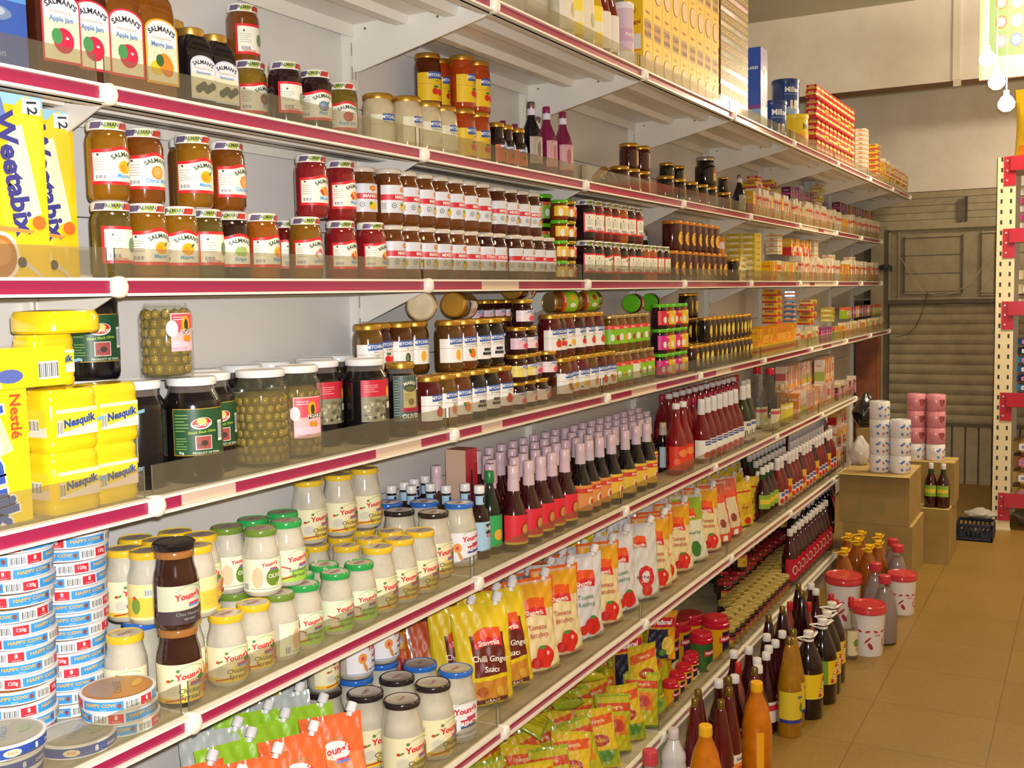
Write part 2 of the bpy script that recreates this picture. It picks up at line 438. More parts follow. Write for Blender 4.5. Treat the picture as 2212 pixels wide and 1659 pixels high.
def shutter():
    d = MD(); x0, x1 = .22, 1.62; y = 7.36; z = -.16
    # roller curtain: curved horizontal slats
    while z > -1.0:
        h = .072; n = 5
        for i in range(n):
            a0, a1 = i / n, (i + 1) / n
            o0, o1 = .012 * math.sin(PI * a0), .012 * math.sin(PI * a1)
            d.face([(x0, y - o0, z - h * a0), (x1, y - o0, z - h * a0), (x1, y - o1, z - h * a1), (x0, y - o1, z - h * a1)], 'shuttersteel')
        d.box(x0, x1, y - .002, y + .004, z - h - .003, z - h, 'shutterdark'); z -= h + .003
    zb = z; xx = x0
    while xx < x1:
        d.box(xx, xx + .078, y - .012, y + .01, FLOOR, zb, 'shuttersteel'); d.box(xx + .078, xx + .092, y - .002, y + .006, FLOOR, zb, 'shutterdark'); xx += .092
    d.box(x0, x1, y - .02, y + .01, zb - .012, zb + .012, 'shutterdark')
    d.box(x0 - .3, x1, y + .012, y + .03, FLOOR, .70, 'shutterdark')
    return d
sh = bpy.data.objects.new('door_1', None); COL.objects.link(sh); sh['kind'] = 'structure'
one_ = lambda n, md, sm=0: spawn(md.build(n, sm), n, sh)
one_('roller_shutter', shutter(), 30)
d = MD(); y = 7.33
# top slats, fascia with two recessed louvre panels, side post
for k in range(5): d.box(-.04, 1.7, y + .004, y + .03, .672 - .052 * k - .049, .672 - .052 * k, 'shuttersteel')
d.box(-.04, 1.7, y - .035, y + .03, .395, .43, 'shuttersteel')
def panel(x0, x1, z0, z1, n):
    d.box(x0, x1, y - .015, y + .02, z1, z1 + .012, 'shuttersteel'); d.box(x0, x1, y - .015, y + .02, z0 - .012, z0, 'shuttersteel')
    d.box(x0 - .012, x0, y - .015, y + .02, z0 - .012, z1 + .012, 'shutterdark'); d.box(x1, x1 + .012, y - .015, y + .02, z0 - .012, z1 + .012, 'shutterdark')
    for i in range(n):
        h = (z1 - z0) / n
        d.box(x0, x1, y + .002, y + .02, z0 + i * h + .006, z0 + (i + 1) * h - .003, 'shuttersteel')
d.box(-.04, 1.7, y + .018, y + .03, -.13, .40, 'shuttersteel')
panel(.33, .72, -.07, .335, 3); panel(.86, .95, -.09, .35, 1); panel(1.05, 1.5, -.07, .335, 3)
d.box(.195, .235, y - .02, y + .02, -.12, .38, 'shuttersteel'); d.box(.285, .30, y - .02, y + .02, -.12, .38, 'shuttersteel')
d.box(-.04, 1.7, y - .03, y + .03, -.155, -.125, 'shutterdark'); d.box(-.04, 1.7, y - .034, y, -.125, -.112, 'shuttersteel')
one_('shutter_fascia', d)
d = MD(); d.box(.10, .19, 7.24, 7.33, FLOOR, .40, 'shuttersteel'); d.box(.19, .215, 7.27, 7.35, FLOOR, .40, 'shutterdark'); d.box(.04, .10, 7.3, 7.34, FLOOR, .40, 'shutterdark')
one_('shutter_guide', d)
d = MD(); d.box(.70, .725, 7.29, 7.33, .44, .60, 'shutterdark'); d.box(.745, .76, 7.30, 7.33, .44, .62, '4a4438:metal')
one_('shutter_bracket', d)

one('wooden_board', MD().box(.02, .175, 7.10, 7.13, FLOOR, -.37, 'brownboard').box(.175, .195, 7.09, 7.135, FLOOR, -.37, 'a8642c'), 'brown wooden board with an orange edge standing beside the shutter', 'board', k='thing')
c = [hit(u, v, 1, 7.29) for u, v in [(1945, 555), (1965, 590), (1985, 620), (2000, 633), (2030, 638), (2065, 632), (2100, 608), (2135, 560)]]
one('hanging_wire', MD().tube(c, .0028, 'c9b98a', 6), 'pale slack wire looping across the shutter', 'wire')
c = [hit(u, v, 1, 7.29) for u, v in [(1970, 558), (1985, 590), (2010, 625), (2045, 650), (2085, 650), (2115, 625), (2140, 590)]]
c = [p + Vector((0, .02, -.03)) for p in c]
one('hanging_wire', MD().tube(c, .0022, 'b5a57a', 6), 'thinner pale wire sagging lower across the shutter', 'wire')
c = [hit(u, v, 1, 7.28) for u, v in [(2003, 632), (1998, 655), (1990, 680), (1978, 705), (1962, 722), (1935, 728)]]
one('hanging_wire', MD().tube(c, .003, '4f4a3c', 6), 'dark wire hanging down from the pale wires on the shutter', 'wire')
p = hit(1912, 578, 1, 7.22)
one('electric_plug', MD().box(-.03, .035, -.02, .01, -.02, .02, '1c1c20:plastic').box(-.05, -.03, -.012, .005, -.012, .012, '1c1c20:plastic').box(.035, .05, -.015, .008, -.03, .012, '1c1c20:plastic'), 'small black plug on the shutter post beside the shelves', 'plug', tuple(p))
p = hit(2066, 100, 1, 6.56)
one('conduit_pipe', MD().box(-.022, .022, 0, .018, 1.33 - p.z, 1.88 - p.z, 'e9e0d0').box(-.016, .03, -.01, .03, 1.285 - p.z, 1.33 - p.z, 'd8cdb8'), 'white vertical conduit down the face of the ceiling beam', 'pipe', (p.x, 6.56, p.z))

# ================================================================ the long wall shelving
def gondola():
    g = bpy.data.objects.new('wall_shelving', None); COL.objects.link(g)
    tag(g, 'long white steel wall shelving with crimson price rails, full of groceries', 'shelving')
    WH = 'e9e6de:paint'; CR = 'f4f0e2:plastic'; RED = 'a5234f:gloss'; BE = 'dcc3ad:gloss'
    for k, y in enumerate(YK):
        d = MD(); d.box(.0, .026, y - .016, y + .016, FLOOR, 1.0, WH)
        for s in range(44):
            z = -1.4 + s * .054
            d.box(.0255, .0265, y - .009, y - .005, z, z + .03, '9a978f'); d.box(.0255, .0265, y + .005, y + .009, z, z + .03, '9a978f')
        spawn(d.build('upright', 0), 'upright', g)
    for k in range(len(YK) - 1):
        y0, y1 = YK[k] + .0, YK[k + 1] - .0
        d = MD(); z = FLOOR + .02; edges = [-1.48, -1.21, -.87, -.52, -.175, .128, .43, .74, 1.0]
        for a, b in zip(edges, edges[1:]):
            d.box(-.012, .004, y0, y1, a, b - .0025, 'dddbd8:paint')
        d.box(-.02, -.012, y0, y1, -1.48, 1.0, '6a6660')
        spawn(d.build('back_panel', 0), 'back_panel', g)
    strips = {'B': [(-200, 1045, 1), (1045, 1125, 0), (1125, 1735, 1), (1735, 1752, 0), (1752, 1762, 1), (1762, 1808, 0), (1808, 1905, 1)],
              'C': [(-200, 398, 1), (398, 515, 0), (515, 817, 1), (817, 915, 0), (915, 1045, 1), (1045, 1090, 0), (1090, 1368, 1), (1368, 1422, 0), (1422, 1550, 1), (1550, 1582, 0), (1582, 1755, 1), (1755, 1780, 0), (1780, 1798, 1), (1798, 1829, 0), (1829, 1925, 1)],
              'A': [(-200, 1732, 1), (1732, 1770, 0), (1770, 1782, 1), (1782, 1808, 0), (1808, 1905, 1)]}
    for l, (z, xs) in LV.items():
        for k in range(len(YK) - 1):
            y0, y1 = YK[k], min(YK[k + 1], YEND[l])
            if y0 >= YEND[l] - .05: continue
            sh = bpy.data.objects.new('shelf', None); COL.objects.link(sh); sh.parent = g
            a, b = y0 + .003, y1 - .003; xf = xs - .012
            d = MD()
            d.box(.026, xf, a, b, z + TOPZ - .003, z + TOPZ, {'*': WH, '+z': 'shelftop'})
            d.box(xf - .003, xf, a, b, z - .016, z + TOPZ - .001, WH); d.box(.026, .029, a, b, z - .02, z + TOPZ - .001, WH)
            d.box(xf - .02, xf, a, b, z - .016, z - .013, WH)
            # two stiffening channels under the deck
            for c in ((.30, .42) if l != 'T' else (.36, .72)):
                xc = .03 + (xf - .03) * c
                P = [(-.022, TOPZ - .003), (-.014, -.008), (.014, -.008), (.022, TOPZ - .003)]
                for (p0, q0), (p1, q1) in zip(P, P[1:]):
                    d.face([(xc + p0, a, z + q0), (xc + p0, b, z + q0), (xc + p1, b, z + q1), (xc + p1, a, z + q1)], WH)
            spawn(d.build('shelf_deck', 0), 'shelf_deck', sh)
            # price rail: cream profile with two lips holding the strip
            d = MD(); d.box(xf, xf + .004, a, b, z - .0145, z + .0145, CR)
            for s in (1, -1):
                d.box(xf + .004, xs + .002, a, b, z + s * .0145 - (.0045 if s > 0 else 0), z + s * .0145 + (.0045 if s < 0 else 0), CR)
            spawn(d.build('price_rail', 0), 'price_rail', sh)
            d = MD(); segs = strips.get(l, [(-3000, 3000, 1)])
            for u0, u1, c in segs:
                s0 = max(a + .012, y_at(u0, xs, z) if u0 > -3000 and u0 != -200 else -9); s1 = min(b - .012, y_at(u1, xs, z) if u1 < 3000 else 99)
                if l in 'E' and y0 > 4.4: c = 0
                if l == 'D' and y0 > 4.4: c = 0
                if l == 'F': c = 0 if k > 3 else c
                if s1 > s0: d.box(xf + .004, xf + .006, s0, s1, z - .0098, z + .0098, RED if c else BE)
            if d.v: spawn(d.build('price_strip', 0), 'price_strip', sh)
            # bracket, a folded steel gusset
            hb = .10 if l == 'T' else .083
            if l != 'F':
                for yy in ((y0,) if YEND[l] > y1 + .01 else (y0, y1)):
                    d = MD(); t = .0018
                    P = [(.024, z + .012), (.024, z - hb), (.045, z - hb), (xf - .02, z - .022), (xf, z - .012), (xf, z + .012)]
                    n = len(P); v = [(x, yy - t, q) for x, q in P] + [(x, yy + t, q) for x, q in P]
                    d.add(v, [tuple(range(n - 1, -1, -1)), tuple(range(n, 2 * n))] + [(i, (i + 1) % n, n + (i + 1) % n, n + i) for i in range(n)], WH)
                    for i in range(3):
                        x = .06 + (xf - .1) * i / 3; d.box(x, x + .006, yy - t - .0008, yy - t, z - .006, z - .001, '6b675f')
                    spawn(d.build('bracket', 0), 'bracket', sh)
            # rounded joint cap over the rail ends
            for yy in ([y0] if YEND[l] > y1 + .01 else [y0, y1]):
                d = MD(); M = Matrix.Translation((xs - .010, yy, z)) @ Matrix.Rotation(PI / 2, 4, 'Y')
                d.lathe([(.0165, -.004, CR), (.0178, .006, CR), (.017, .013, CR), (.013, .0165, CR), (.006, .018, CR)], 18, lambda q: 1.0 if abs(math.sin(q)) < .8 else .86, M=M)
                spawn(d.build('joint_cap', 50), 'joint_cap', sh)
            # clear acrylic guard
            if l not in 'F' or k >= 3:
                gx = xs - .020; gh = .050
                d = MD(); d.box(gx - .0015, gx + .0015, a + (.006 if k else 0), b - .004, z + TOPZ, z + TOPZ + gh, {'*': 'b5ac92:acrylic', '+y': '6d6a58:plastic', '-y': '6d6a58:plastic', '+z': 'a5a28c:acrylic'})
                spawn(d.build('shelf_guard', 0), 'shelf_guard', sh)
        # kick plate under the base shelf
    d = MD(); d.box(.40, .43, -.9, 4.3, FLOOR, -1.40, 'cfcabb:paint'); spawn(d.build('kick_plate', 0), 'kick_plate', g)
    return g
gondola()

# ================================================================ rack at the end of the aisle, seen end-on
def rack():
    g = bpy.data.objects.new('stock_rack', None); COL.objects.link(g); Y0 = 5.8
    tag(g, 'cream slotted steel rack with red beams beside the shutter', 'rack')
    x0 = hit(2148, 700, 1, Y0).x; x1 = hit(2189, 700, 1, Y0).x; bx = hit(2163, 700, 1, Y0).x
    for yy, nm in ((Y0, 0), (Y0 + .5, 1)):
        d = MD(); zt = .72
        d.box(x0, x1, yy, yy + .004, FLOOR, zt, 'e3d8b4:paint'); d.box(x0, x0 + .004, yy, yy + .04, FLOOR, zt, 'e3d8b4:paint')
        if not nm:
            z = FLOOR + .06
            while z < zt - .02:
                for fx in (.27, .76):
                    xc = x0 + (x1 - x0) * fx; d.box(xc - .0055, xc + .0055, yy - .0012, yy, z, z + .024, '2b2620')
                z += .061
        d.box(x0 - .004, x1 + .004, yy - .004, yy + .05, FLOOR, FLOOR + .012, 'e3d8b4:paint')
        spawn(d.build('slotted_post', 0), 'slotted_post', g)
    d = MD(); d.box(x0 + 1.3, x0 + 1.42, Y0, Y0 + .04, FLOOR, .72, 'e3d8b4:paint'); spawn(d.build('slotted_post', 0), 'slotted_post', g)
    zs = []
    for va, vb, vc in ((338, 369, 401), (494, 524, 557), (651, 681, 712), (848, 878, 909), (1065, 1095, 1125)):
        a, b, c = [hit(2180, q, 1, Y0).z for q in (va, vb, vc)]
        d = MD(); d.box(x1 - .03, x0 + 1.36, Y0 - .022, Y0 - .001, b, a, 'b3283a:gloss')
        d.box(bx, x1, Y0 - .006, Y0 - .001, c, a, 'b3283a:gloss')
        for i in range(3):
            z = a + (c - a) * (.14 + .34 * i); d.lathe([(.006, -.004, 'c9b9b0:metal'), (.006, 0, 'c9b9b0:metal')], 8, M=Matrix.Translation((bx + .018, Y0 - .008, z)) @ Matrix.Rotation(PI / 2, 4, 'X'))
        spawn(d.build('cross_beam', 0), 'cross_beam', g)
        d = MD(); d.box(x0 + .01, x0 + 1.36, Y0 + .005, Y0 + .5, b + .012, b + .024, 'b9b29c:paint'); spawn(d.build('rack_shelf', 0), 'rack_shelf', g)
        zs.append(b + .024)
    return x1, zs, Y0
RACK_X, RACK_Z, RACK_Y = rack()
# ================================================================ goods: jars, bottles, tins, packets
def jar_prof(R, H, body, neck=.86, lid=.016, sh=.82, foot=.94):
    """round glass jar below its lid"""
    hb = H - lid
    return [(R * foot * .9, 0, body), (R * foot, .003, body), (R, .010, body), (R, hb * sh, body), (R * .965, hb * (sh + .07), body), (R * (neck + .02), hb * (sh + .13), body), (R * neck, hb * .97, body), (R * neck * .97, hb, body)]
def lid_md(R, H, side, top, lid=.016, n=24, rim=None):
    d = MD(); z = H - lid
    d.lathe([(R * .99, z, side), (R, z + .002, side), (R, H - .003, side), (R * .96, H - .0008, rim or side), (R * .90, H, rim or side), (R * .86, H - .0012, top), (R * .3, H - .001, top)], n); return d
def jar(key, name, cat, R, H, body, lidside, lidtop, art=None, neck=.86, lid=.016, sh=.82, lr=None, z0=0, a0=0, sec=None, lidart=None, n=22, foot=.94, rim=None, prof=None, extra=None, topart=None):
    b = MD().lathe(prof or jar_prof(R, H, body, neck, lid, sh, foot), n, sec)
    LR = lr or R * (neck + .07)
    L = lid_md(LR, H, lidside, lidtop, lid, n, rim)
    if lidart: L.merge(lidart.onto(cyl(LR, H - lid), .006))
    if topart: L.merge(topart.onto(face_pz(H - .0006)))
    parts = [('jar_glass', b.build(key + '_glass', 40)), ('lid', L.build(key + '_lid', 40))]
    if art: parts.append(('label', art.onto(cyl(R + .0003, z0, a0), .0045).build(key + '_label', 60)))
    if extra: parts += extra
    kind(key, name, cat, (None, parts), R, H)

# ---- square-shouldered jam maker: cream label, red waves, arched green lettering
def fruit_art(a, x, y, r, kind_):
    c = {'mango': 'f5b51c', 'orange': 'ef8a2c', 'grape': 'a9c46a', 'apple': 'c8303c', 'lychee': 'e98a96', 'mixed': 'e9c04c', 'plum': '7a8aa8', 'berry': '3c2c48', 'cherry': 'c01c2c', 'fig': '6a4434'}[kind_]
    if kind_ in ('grape', 'mixed', 'berry', 'cherry'):
        lay = a.layer
        for i, (p, q) in enumerate([(-.5, .4), (.1, .5), (.6, .35), (-.75, 0), (-.2, .02), (.35, 0), (.8, -.1), (-.45, -.4), (.08, -.45), (.5, -.45)]):
            a.layer = lay + i % 2
            cc = c if kind_ != 'mixed' else ['f0c040', 'e08040', 'c8d060', 'd05030'][i % 4]
            a.ell(x + p * r, y + q * r, r * .36, r * .36, cc, 10)
    elif kind_ == 'orange':
        a.ell(x, y, r, r, c); a.ell(x, y, r * .78, r * .78, 'f6ab58'); a.ell(x, y, r * .12, r * .12, 'fbe0b0', 8)
    elif kind_ == 'lychee':
        a.ell(x + r * .3, y + r * .3, r * .6, r * .6, 'd85a6a'); a.ell(x - r * .35, y - r * .1, r * .6, r * .6, 'e98a96'); a.ell(x, y - r * .25, r * .5, r * .5, 'f7f0ea')
    else:
        a.ell(x, y, r, r * .92, c); a.ell(x - r * .3, y - r * .1, r * .5, r * .5, {'mango': 'f09c18', 'apple': 'dd5560', 'plum': '9aa6c0', 'fig': '8a5c44'}.get(kind_, c), 12)
        a.ell(x + r * .75, y + r * .55, r * .4, r * .18, '3f7a3a', 10, .8)
    return a
def salman_art(fr, name, w=.078, h=.062):
    a = Art(); x0, x1 = -w * .56, w * .44
    top = [(x0 + (x1 - x0) * i / 12, h * (.90 + .10 * math.exp(-((i / 12 - .68) / .22) ** 2))) for i in range(13)]
    a.poly([(x0, 0)] + [(x1, 0)] + top[::-1], 'e0262c'); lay = a.layer
    ins = [(max(x0 + .003, x), y - .0055) for x, y in top]
    a.poly([(x0 + .003, .0055), (x1, .0055)] + ins[::-1], 'f6f2df')
    a.ell(x0 + .012, h * .76, .0022, .0022, '4c4a44', 8); a.lines(x0 + .006, h * .34, x0 + .026, h * .68, 5, 'b9b3a6'); a.bars(x0 + .008, h * .13, x0 + .025, h * .25, 8)
    xc = x0 + (x1 - x0) * .70
    fruit_art(a, xc, h * .46, .0115, fr)
    a.text("SALMAN'S", xc, h * .785, .0098, '2d4a2a', .03, arc=.035, sx=1.05)
    a.text(name, xc - .002, h * .23, .0095, '4f9fdc', .03, sx=.95)
    return a
def salman_lid_art(R, lid=.016):
    a = Art(); per = 2 * PI * R; n = 8
    for i in range(n):
        x = -per / 2 + per * (i + .5) / n; c = ['c8382c', 'e9eee0', '6b5a7a', 'a8b43c', 'c8382c', 'e9eee0', 'd89a2c', '4a6a38'][i]
        a.layer = 1; a.poly([(x - per / n * .48, .002), (x + per / n * .30, .002), (x + per / n * .48, lid - .004), (x - per / n * .30, lid - .004)], c)
    a.layer = 2; a.text("SALMAN'S", -per * .06, lid * .48, .0085, '3a4a30', .02); a.layer = 2; a.text("SALMAN'S", per * .42, lid * .48, .0085, '3a4a30', .02)
    return a
JH, JR = .127, .0335
FR = [('mango', 'Mango', '8f5f10'), ('orange', 'Citrus Mix', '7d4410'), ('grape', 'Grape', '2e1612'), ('apple', 'Apple Jam', '74601c'), ('lychee', 'Lychee', '8a5c14'), ('mixed', 'Mixed', '8d1c22'), ('plum', 'Plum', '2a1014'), ('berry', 'Berry', '200c10'), ('cherry', 'Cherry', '6a1016'), ('fig', 'Fig', '8a6a1c'), ('goldmango', 'Mango', 'a0560e')]
for fr, nm, c in FR:
    f = 'mango' if fr == 'goldmango' else fr
    jar('sal_' + fr, 'jam_jar', 'jam jar', JR, JH, c + ':jam', 'f1eee4:gloss', 'e4e0d4:gloss', salman_art(f, nm), sh=.86, neck=.84, z0=.024, a0=-.12, lidart=salman_lid_art(JR * .93))
# back of the same jar: only the text panel in its red frame
for nm, c in (('dark', '2a1418'), ('green', '5e4e1c'), ('red', '6a1016'), ('brown', '7a4410'), ('amber', 'b0560c')):
    a = Art().rect(-.030, 0, .028, .060, 'e0262c').rect(-.025, .005, .028, .055, 'f6f2df').ell(-.012, .046, .0022, .0022, '4c4a44', 8).lines(-.020, .022, .002, .042, 5, 'b9b3a6').bars(-.018, .008, .0, .016, 8)
    a.ell(.022, .030, .008, .012, '6f8f5a'); a.text('PAKISTAN', -.002, .0065, .006, 'c8303c', .02)
    jar('salb_' + nm, 'jam_jar', 'jam jar', JR, JH, c + ':jam', 'f1eee4:gloss', 'e4e0d4:gloss', a, sh=.86, neck=.84, z0=.026, a0=-.2, lidart=salman_lid_art(JR * .93))

# ---- large arch-labelled jam jars with chamfered square section
def sq(n=5.0):
    def f(a):
        c, s = abs(math.cos(a)), abs(math.sin(a)); return 1.0 / ((c ** n + s ** n) ** (1 / n))
    return f
def bigjar(key, body, edge, fruit, nm, cat='jam jar', H=.205, R=.0375):
    pr = [(R * .93, 0, body), (R, .006, body), (R, H * .70, body), (R * .93, H * .80, body), (R * .70, H * .89, body), (R * .66, H * .91, body)]
    b = MD().lathe(pr, 28, sq()); L = MD().lathe([(R * .72, H * .90, 'c9a24a:metal'), (R * .74, H * .91, 'c9a24a:metal'), (R * .74, H * .99, 'c9a24a:metal'), (R * .68, H, 'c9a24a:metal')], 22)
    w, h = .071 * R / .041, .108 * H / .205; a = Art()
    def arch(w, y0, y1, ins=0):
        r = w / 2; cy = y1 - r * .62
        return [(-w / 2 + ins * .3, y0), (w / 2 - ins * .3, y0)] + [(r * math.cos(t), cy + r * .62 * math.sin(t)) for t in [PI * i / 14 for i in range(15)]]
    a.poly(arch(w, 0, h), edge).poly(arch(w - .006, .004, h - .003), 'f3ecc8').poly([(r_, y_) for r_, y_ in arch(w - .006, h * .60, h - .003)], 'f2f2f4')
    a.text("SALMAN'S", 0, h * .845, .0105 * w / .058, '33323c', .03, arc=.042, sx=1.05)
    a.text('Preservative Free', 0, h * .70, .0052, 'd0a050', .01); a.text(nm, 0, h * .60, min(.0125, w / len(nm) * 1.5), '5b8ac6', .03, sx=.9)
    if fruit == 'apple': a.ell(.002, h * .31, .0175, .019, 'd8284a', 20).ell(-.009, h * .36, .009, .012, '4e9a58', 14).ell(.008, h * .35, .003, .002, 'fbeef0', 8)
    elif fruit == 'mango': a.ell(-.012, h * .24, .013, .012, 'f2d22a', 16).ell(.006, h * .30, .014, .020, 'ee8f2e', 18, .4).ell(-.006, h * .36, .008, .010, '3f6a38', 12)
    elif fruit == 'peach': a.ell(0, h * .30, .013, .018, 'd8742e', 18).ell(.008, h * .24, .009, .012, 'f0d8c0', 14)
    else:
        for i in range(6): a.layer = 7 + i % 2; a.ell(-.012 + .006 * i, h * (.22 + .05 * (i % 3)), .007, .007, '4a5a52', 10)
    lb = a.onto(face_px(R + .0006, 0, H * .13), 0)
    kind(key, 'jam_jar', cat, (None, [('jar_glass', b.build(key, 30)), ('lid', L.build(key + 'l')), ('label', lb.build(key + 'a', 0))]), R, H)
bigjar('big_apple', '8a4c10:jam', 'e03a50', 'apple', 'Apple Jam'); bigjar('big_brown', '4e2212:jam', 'd8384a', 'apple', 'Apple Jam')
bigjar('big_mango', '93520f:jam', 'f0b030', 'mango', 'Mango Jam'); bigjar('big_peach', '8f5f14:jam', 'e86a40', 'peach', 'Mixed Fruit', H=.165)
bigjar('big_black', '1d1318:jam', 'dcdce4', 'berry', 'Blackcurrant', H=.145, R=.031)

# ---- jars with a silver-white label and a red band
def silver_art(band, fr, bc='d02a34', base='d9dbe2'):
    a = Art(); w, h = .078, .062; a.rect(-w / 2, 0, w / 2, h, base)
    a.rect(-w / 2, h * .46, w / 2, h * .66, bc); a.text(band, .014, h * .56, .0105, 'f8f0ee', .03)
    a.ell(.018, h * .84, .0088, .0058, 'e2571c', 12).ell(.018, h * .84, .006, .003, 'f6b23c', 10)
    a.ell(-.008, h * .26, .0058, .0058, '5a6258', 14).ell(-.008, h * .26, .0044, .0044, base, 14).ell(-.008, h * .26, .0022, .0016, '4a7a44', 8)
    a.bars(-w / 2 + .004, h * .08, -w / 2 + .014, h * .40, 6)
    if fr == 'mango': a.ell(.016, h * .22, .0100, .0088, 'f0c412', 14).ell(.011, h * .30, .004, .004, '4a8a34', 8)
    elif fr == 'mixed': a.ell(.010, h * .2, .007, .007, 'd8b43c', 10).ell(.020, h * .24, .008, .008, 'c84a3c', 10).ell(.014, h * .34, .005, .004, '3f7a3a', 8)
    elif fr == 'apple': a.ell(.014, h * .24, .0095, .0085, 'b9a48a', 12).ell(.020, h * .18, .006, .006, 'a43a3a', 10)
    else: a.ell(.012, h * .24, .0085, .0095, 'c03a2c', 12).ell(.022, h * .20, .007, .008, 'c84a34', 12)
    return a
for k, band, fr, c, bc in (('mango', 'MANGO', 'mango', '6d3a16', 'd02a34'), ('mixed', 'MIXED FRUIT', 'mixed', '54241a', 'd02a34'), ('straw', 'STRAWBERRY', 'straw', '3c1418', 'e0404c'), ('apple', 'APPLE', 'apple', '4a241c', 'd02a34')):
    jar('sil_' + k, 'jam_jar', 'jam jar', .0335, .125, c + ':jam', 'd8cdbc:gloss', 'd8cdbc:gloss', silver_art(band, fr, bc), sh=.78, neck=.84, z0=.026, a0=-.25, lid=.011)
    jar('silb_' + k, 'jam_jar', 'jam jar', .0335, .125, c + ':jam', 'd8cdbc:gloss', 'd8cdbc:gloss', silver_art(band, fr, bc), sh=.78, neck=.84, z0=.026, a0=-.62, lid=.011)

# ---- gold-lidded jars with a blue name band
def mitch_art(fr, bg='f4f1ea', w=.074, h=.058, name='', y0=0):
    a = Art(); a.rect(-w / 2, 0, w / 2, h, bg); a.rect(-w / 2, h * .60, w / 2, h * .615, 'b58a5a')
    a.poly([(-.010, h * .76), (w / 2 - .004, h * .80), (w / 2 - .004, h * 1.06), (-.010, h * 1.02)], '3f5fa8')
    a.text("MITCHELL'S", .0125, h * .91, .0098, 'f4f4fa', .03, slope=.04)
    a.text(name or 'JAM', .012, h * .70, .0058, '6a6a74', .01)
    x, y = .012, h * .33; n0 = len(a.p)
    if fr == 'mango': a.ell(x, y, .0075, .0095, 'ee7a1c', 14, .3).ell(x - .006, y + .004, .003, .005, '3c7a34', 8, .5)
    elif fr == 'pineapple': a.ell(x, y, .0055, .010, 'f0b41c', 14)
    elif fr == 'peach': a.ell(x, y, .0065, .009, 'e8866a', 12).ell(x, y + .01, .005, .003, 'b9c0a8', 8)
    elif fr == 'fig': a.ell(x, y, .0055, .009, '4a4a34', 12).ell(x - .001, y, .003, .006, '6a8a5a', 10)
    elif fr == 'berries':
        for i in range(7): a.layer = 5 + i % 2; a.ell(x - .008 + .0028 * i, y + (.004 if i % 2 else -.004), .0034, .0034, ['2a2438', '3a3450', '2a4a34'][i % 3], 8)
    elif fr == 'apple': a.ell(x, y, .0095, .0085, 'e03428', 14).ell(x - .002, y + .009, .004, .002, '4a8a3a', 8)
    elif fr == 'cherry': a.ell(x - .004, y, .0065, .0065, 'd8262c', 12).ell(x + .007, y - .001, .0065, .0065, 'e2362c', 12).ell(x - .002, y + .009, .006, .0025, '3a7a3a', 8)
    elif fr == 'lemon': a.ell(x - .004, y, .0055, .007, 'f2cb1c', 12).ell(x + .006, y - .001, .0055, .007, 'eebf14', 12).ell(x - .014, y - .008, .004, .0025, '4a8a3a', 8)
    elif fr == 'rose': a.ell(x, y - .001, .0095, .006, 'e2506c', 14)
    elif fr == 'garlic': a.ell(x - .004, y, .008, .007, 'e9e0c8', 12).ell(x + .008, y - .003, .006, .006, 'd8d0b4', 12)
    a.p[n0:] = [([(x + (p - x) * 1.3, y + (q - y) * 1.3, l) for p, q, l in v], f, m) for v, f, m in a.p[n0:]]
    return a
GOLD = 'c99a3c:metal'
for k, c, fr, nm in (('mango', '6a3612', 'mango', 'GOLDEN MIST'), ('pine', '5c3c16', 'pineapple', 'PINEAPPLE'), ('peach', '6a4a18', 'peach', 'PEACH'), ('fig', '5a2e14', 'fig', 'FIG'), ('berry', '16100f', 'berries', 'BLACKBERRY'), ('apple', '5c1418', 'apple', 'APPLE'), ('cherry', '3a0f14', 'cherry', 'CHERRY'), ('lemon', '6a1a1e', 'lemon', 'LEMON'), ('mixed', '3e1a14', 'cherry', 'MIXED FRUIT')):
    jar('mit_' + k, 'jam_jar', 'jam jar', .0345, .125, c + ':jam', GOLD, GOLD, mitch_art(fr, name=nm), sh=.82, neck=.86, z0=.022, a0=-.5, lid=.013)
for k, c, fr, bg in (('rose', '34121a', 'rose', 'ecc6d2'), ('yellow', '3a1a14', 'garlic', 'f0dc6a'), ('jelly', '2c1014', 'rose', 'f0dcdc')):
    jar('small_' + k, 'jam_jar', 'jam jar', .031, .074, c + ':jam', GOLD, GOLD, mitch_art(fr, bg, h=.030), sh=.74, neck=.86, z0=.014, a0=-.3, lid=.011)
jar('mit_garlic', 'pickle_jar', 'jar', .0365, .125, 'd8c49a:jam', GOLD, GOLD, mitch_art('garlic', 'e4dcb8', name='GARLIC PICKLE'), sh=.84, neck=.88, z0=.018, a0=-.25, lid=.013)
def paste_art():
    a = mitch_art('cherry', 'f2c81c', w=.084, h=.070); return a
jar('mit_chilli', 'sauce_jar', 'jar', .0345, .138, 'b4420e:jam', GOLD, GOLD, paste_art(), sh=.84, neck=.88, z0=.018, a0=-.25, lid=.013)
jar('mit_plum', 'sauce_jar', 'jar', .027, .118, '24100c:jam', GOLD, GOLD, mitch_art('mango', 'e2703a', w=.055, h=.045), sh=.60, neck=.70, z0=.014, a0=-.3, lid=.012)
jar('mit_chilli_dark', 'sauce_jar', 'jar', .0345, .138, '5a2410:jam', GOLD, GOLD, paste_art(), sh=.84, neck=.88, z0=.018, a0=-.6, lid=.013)

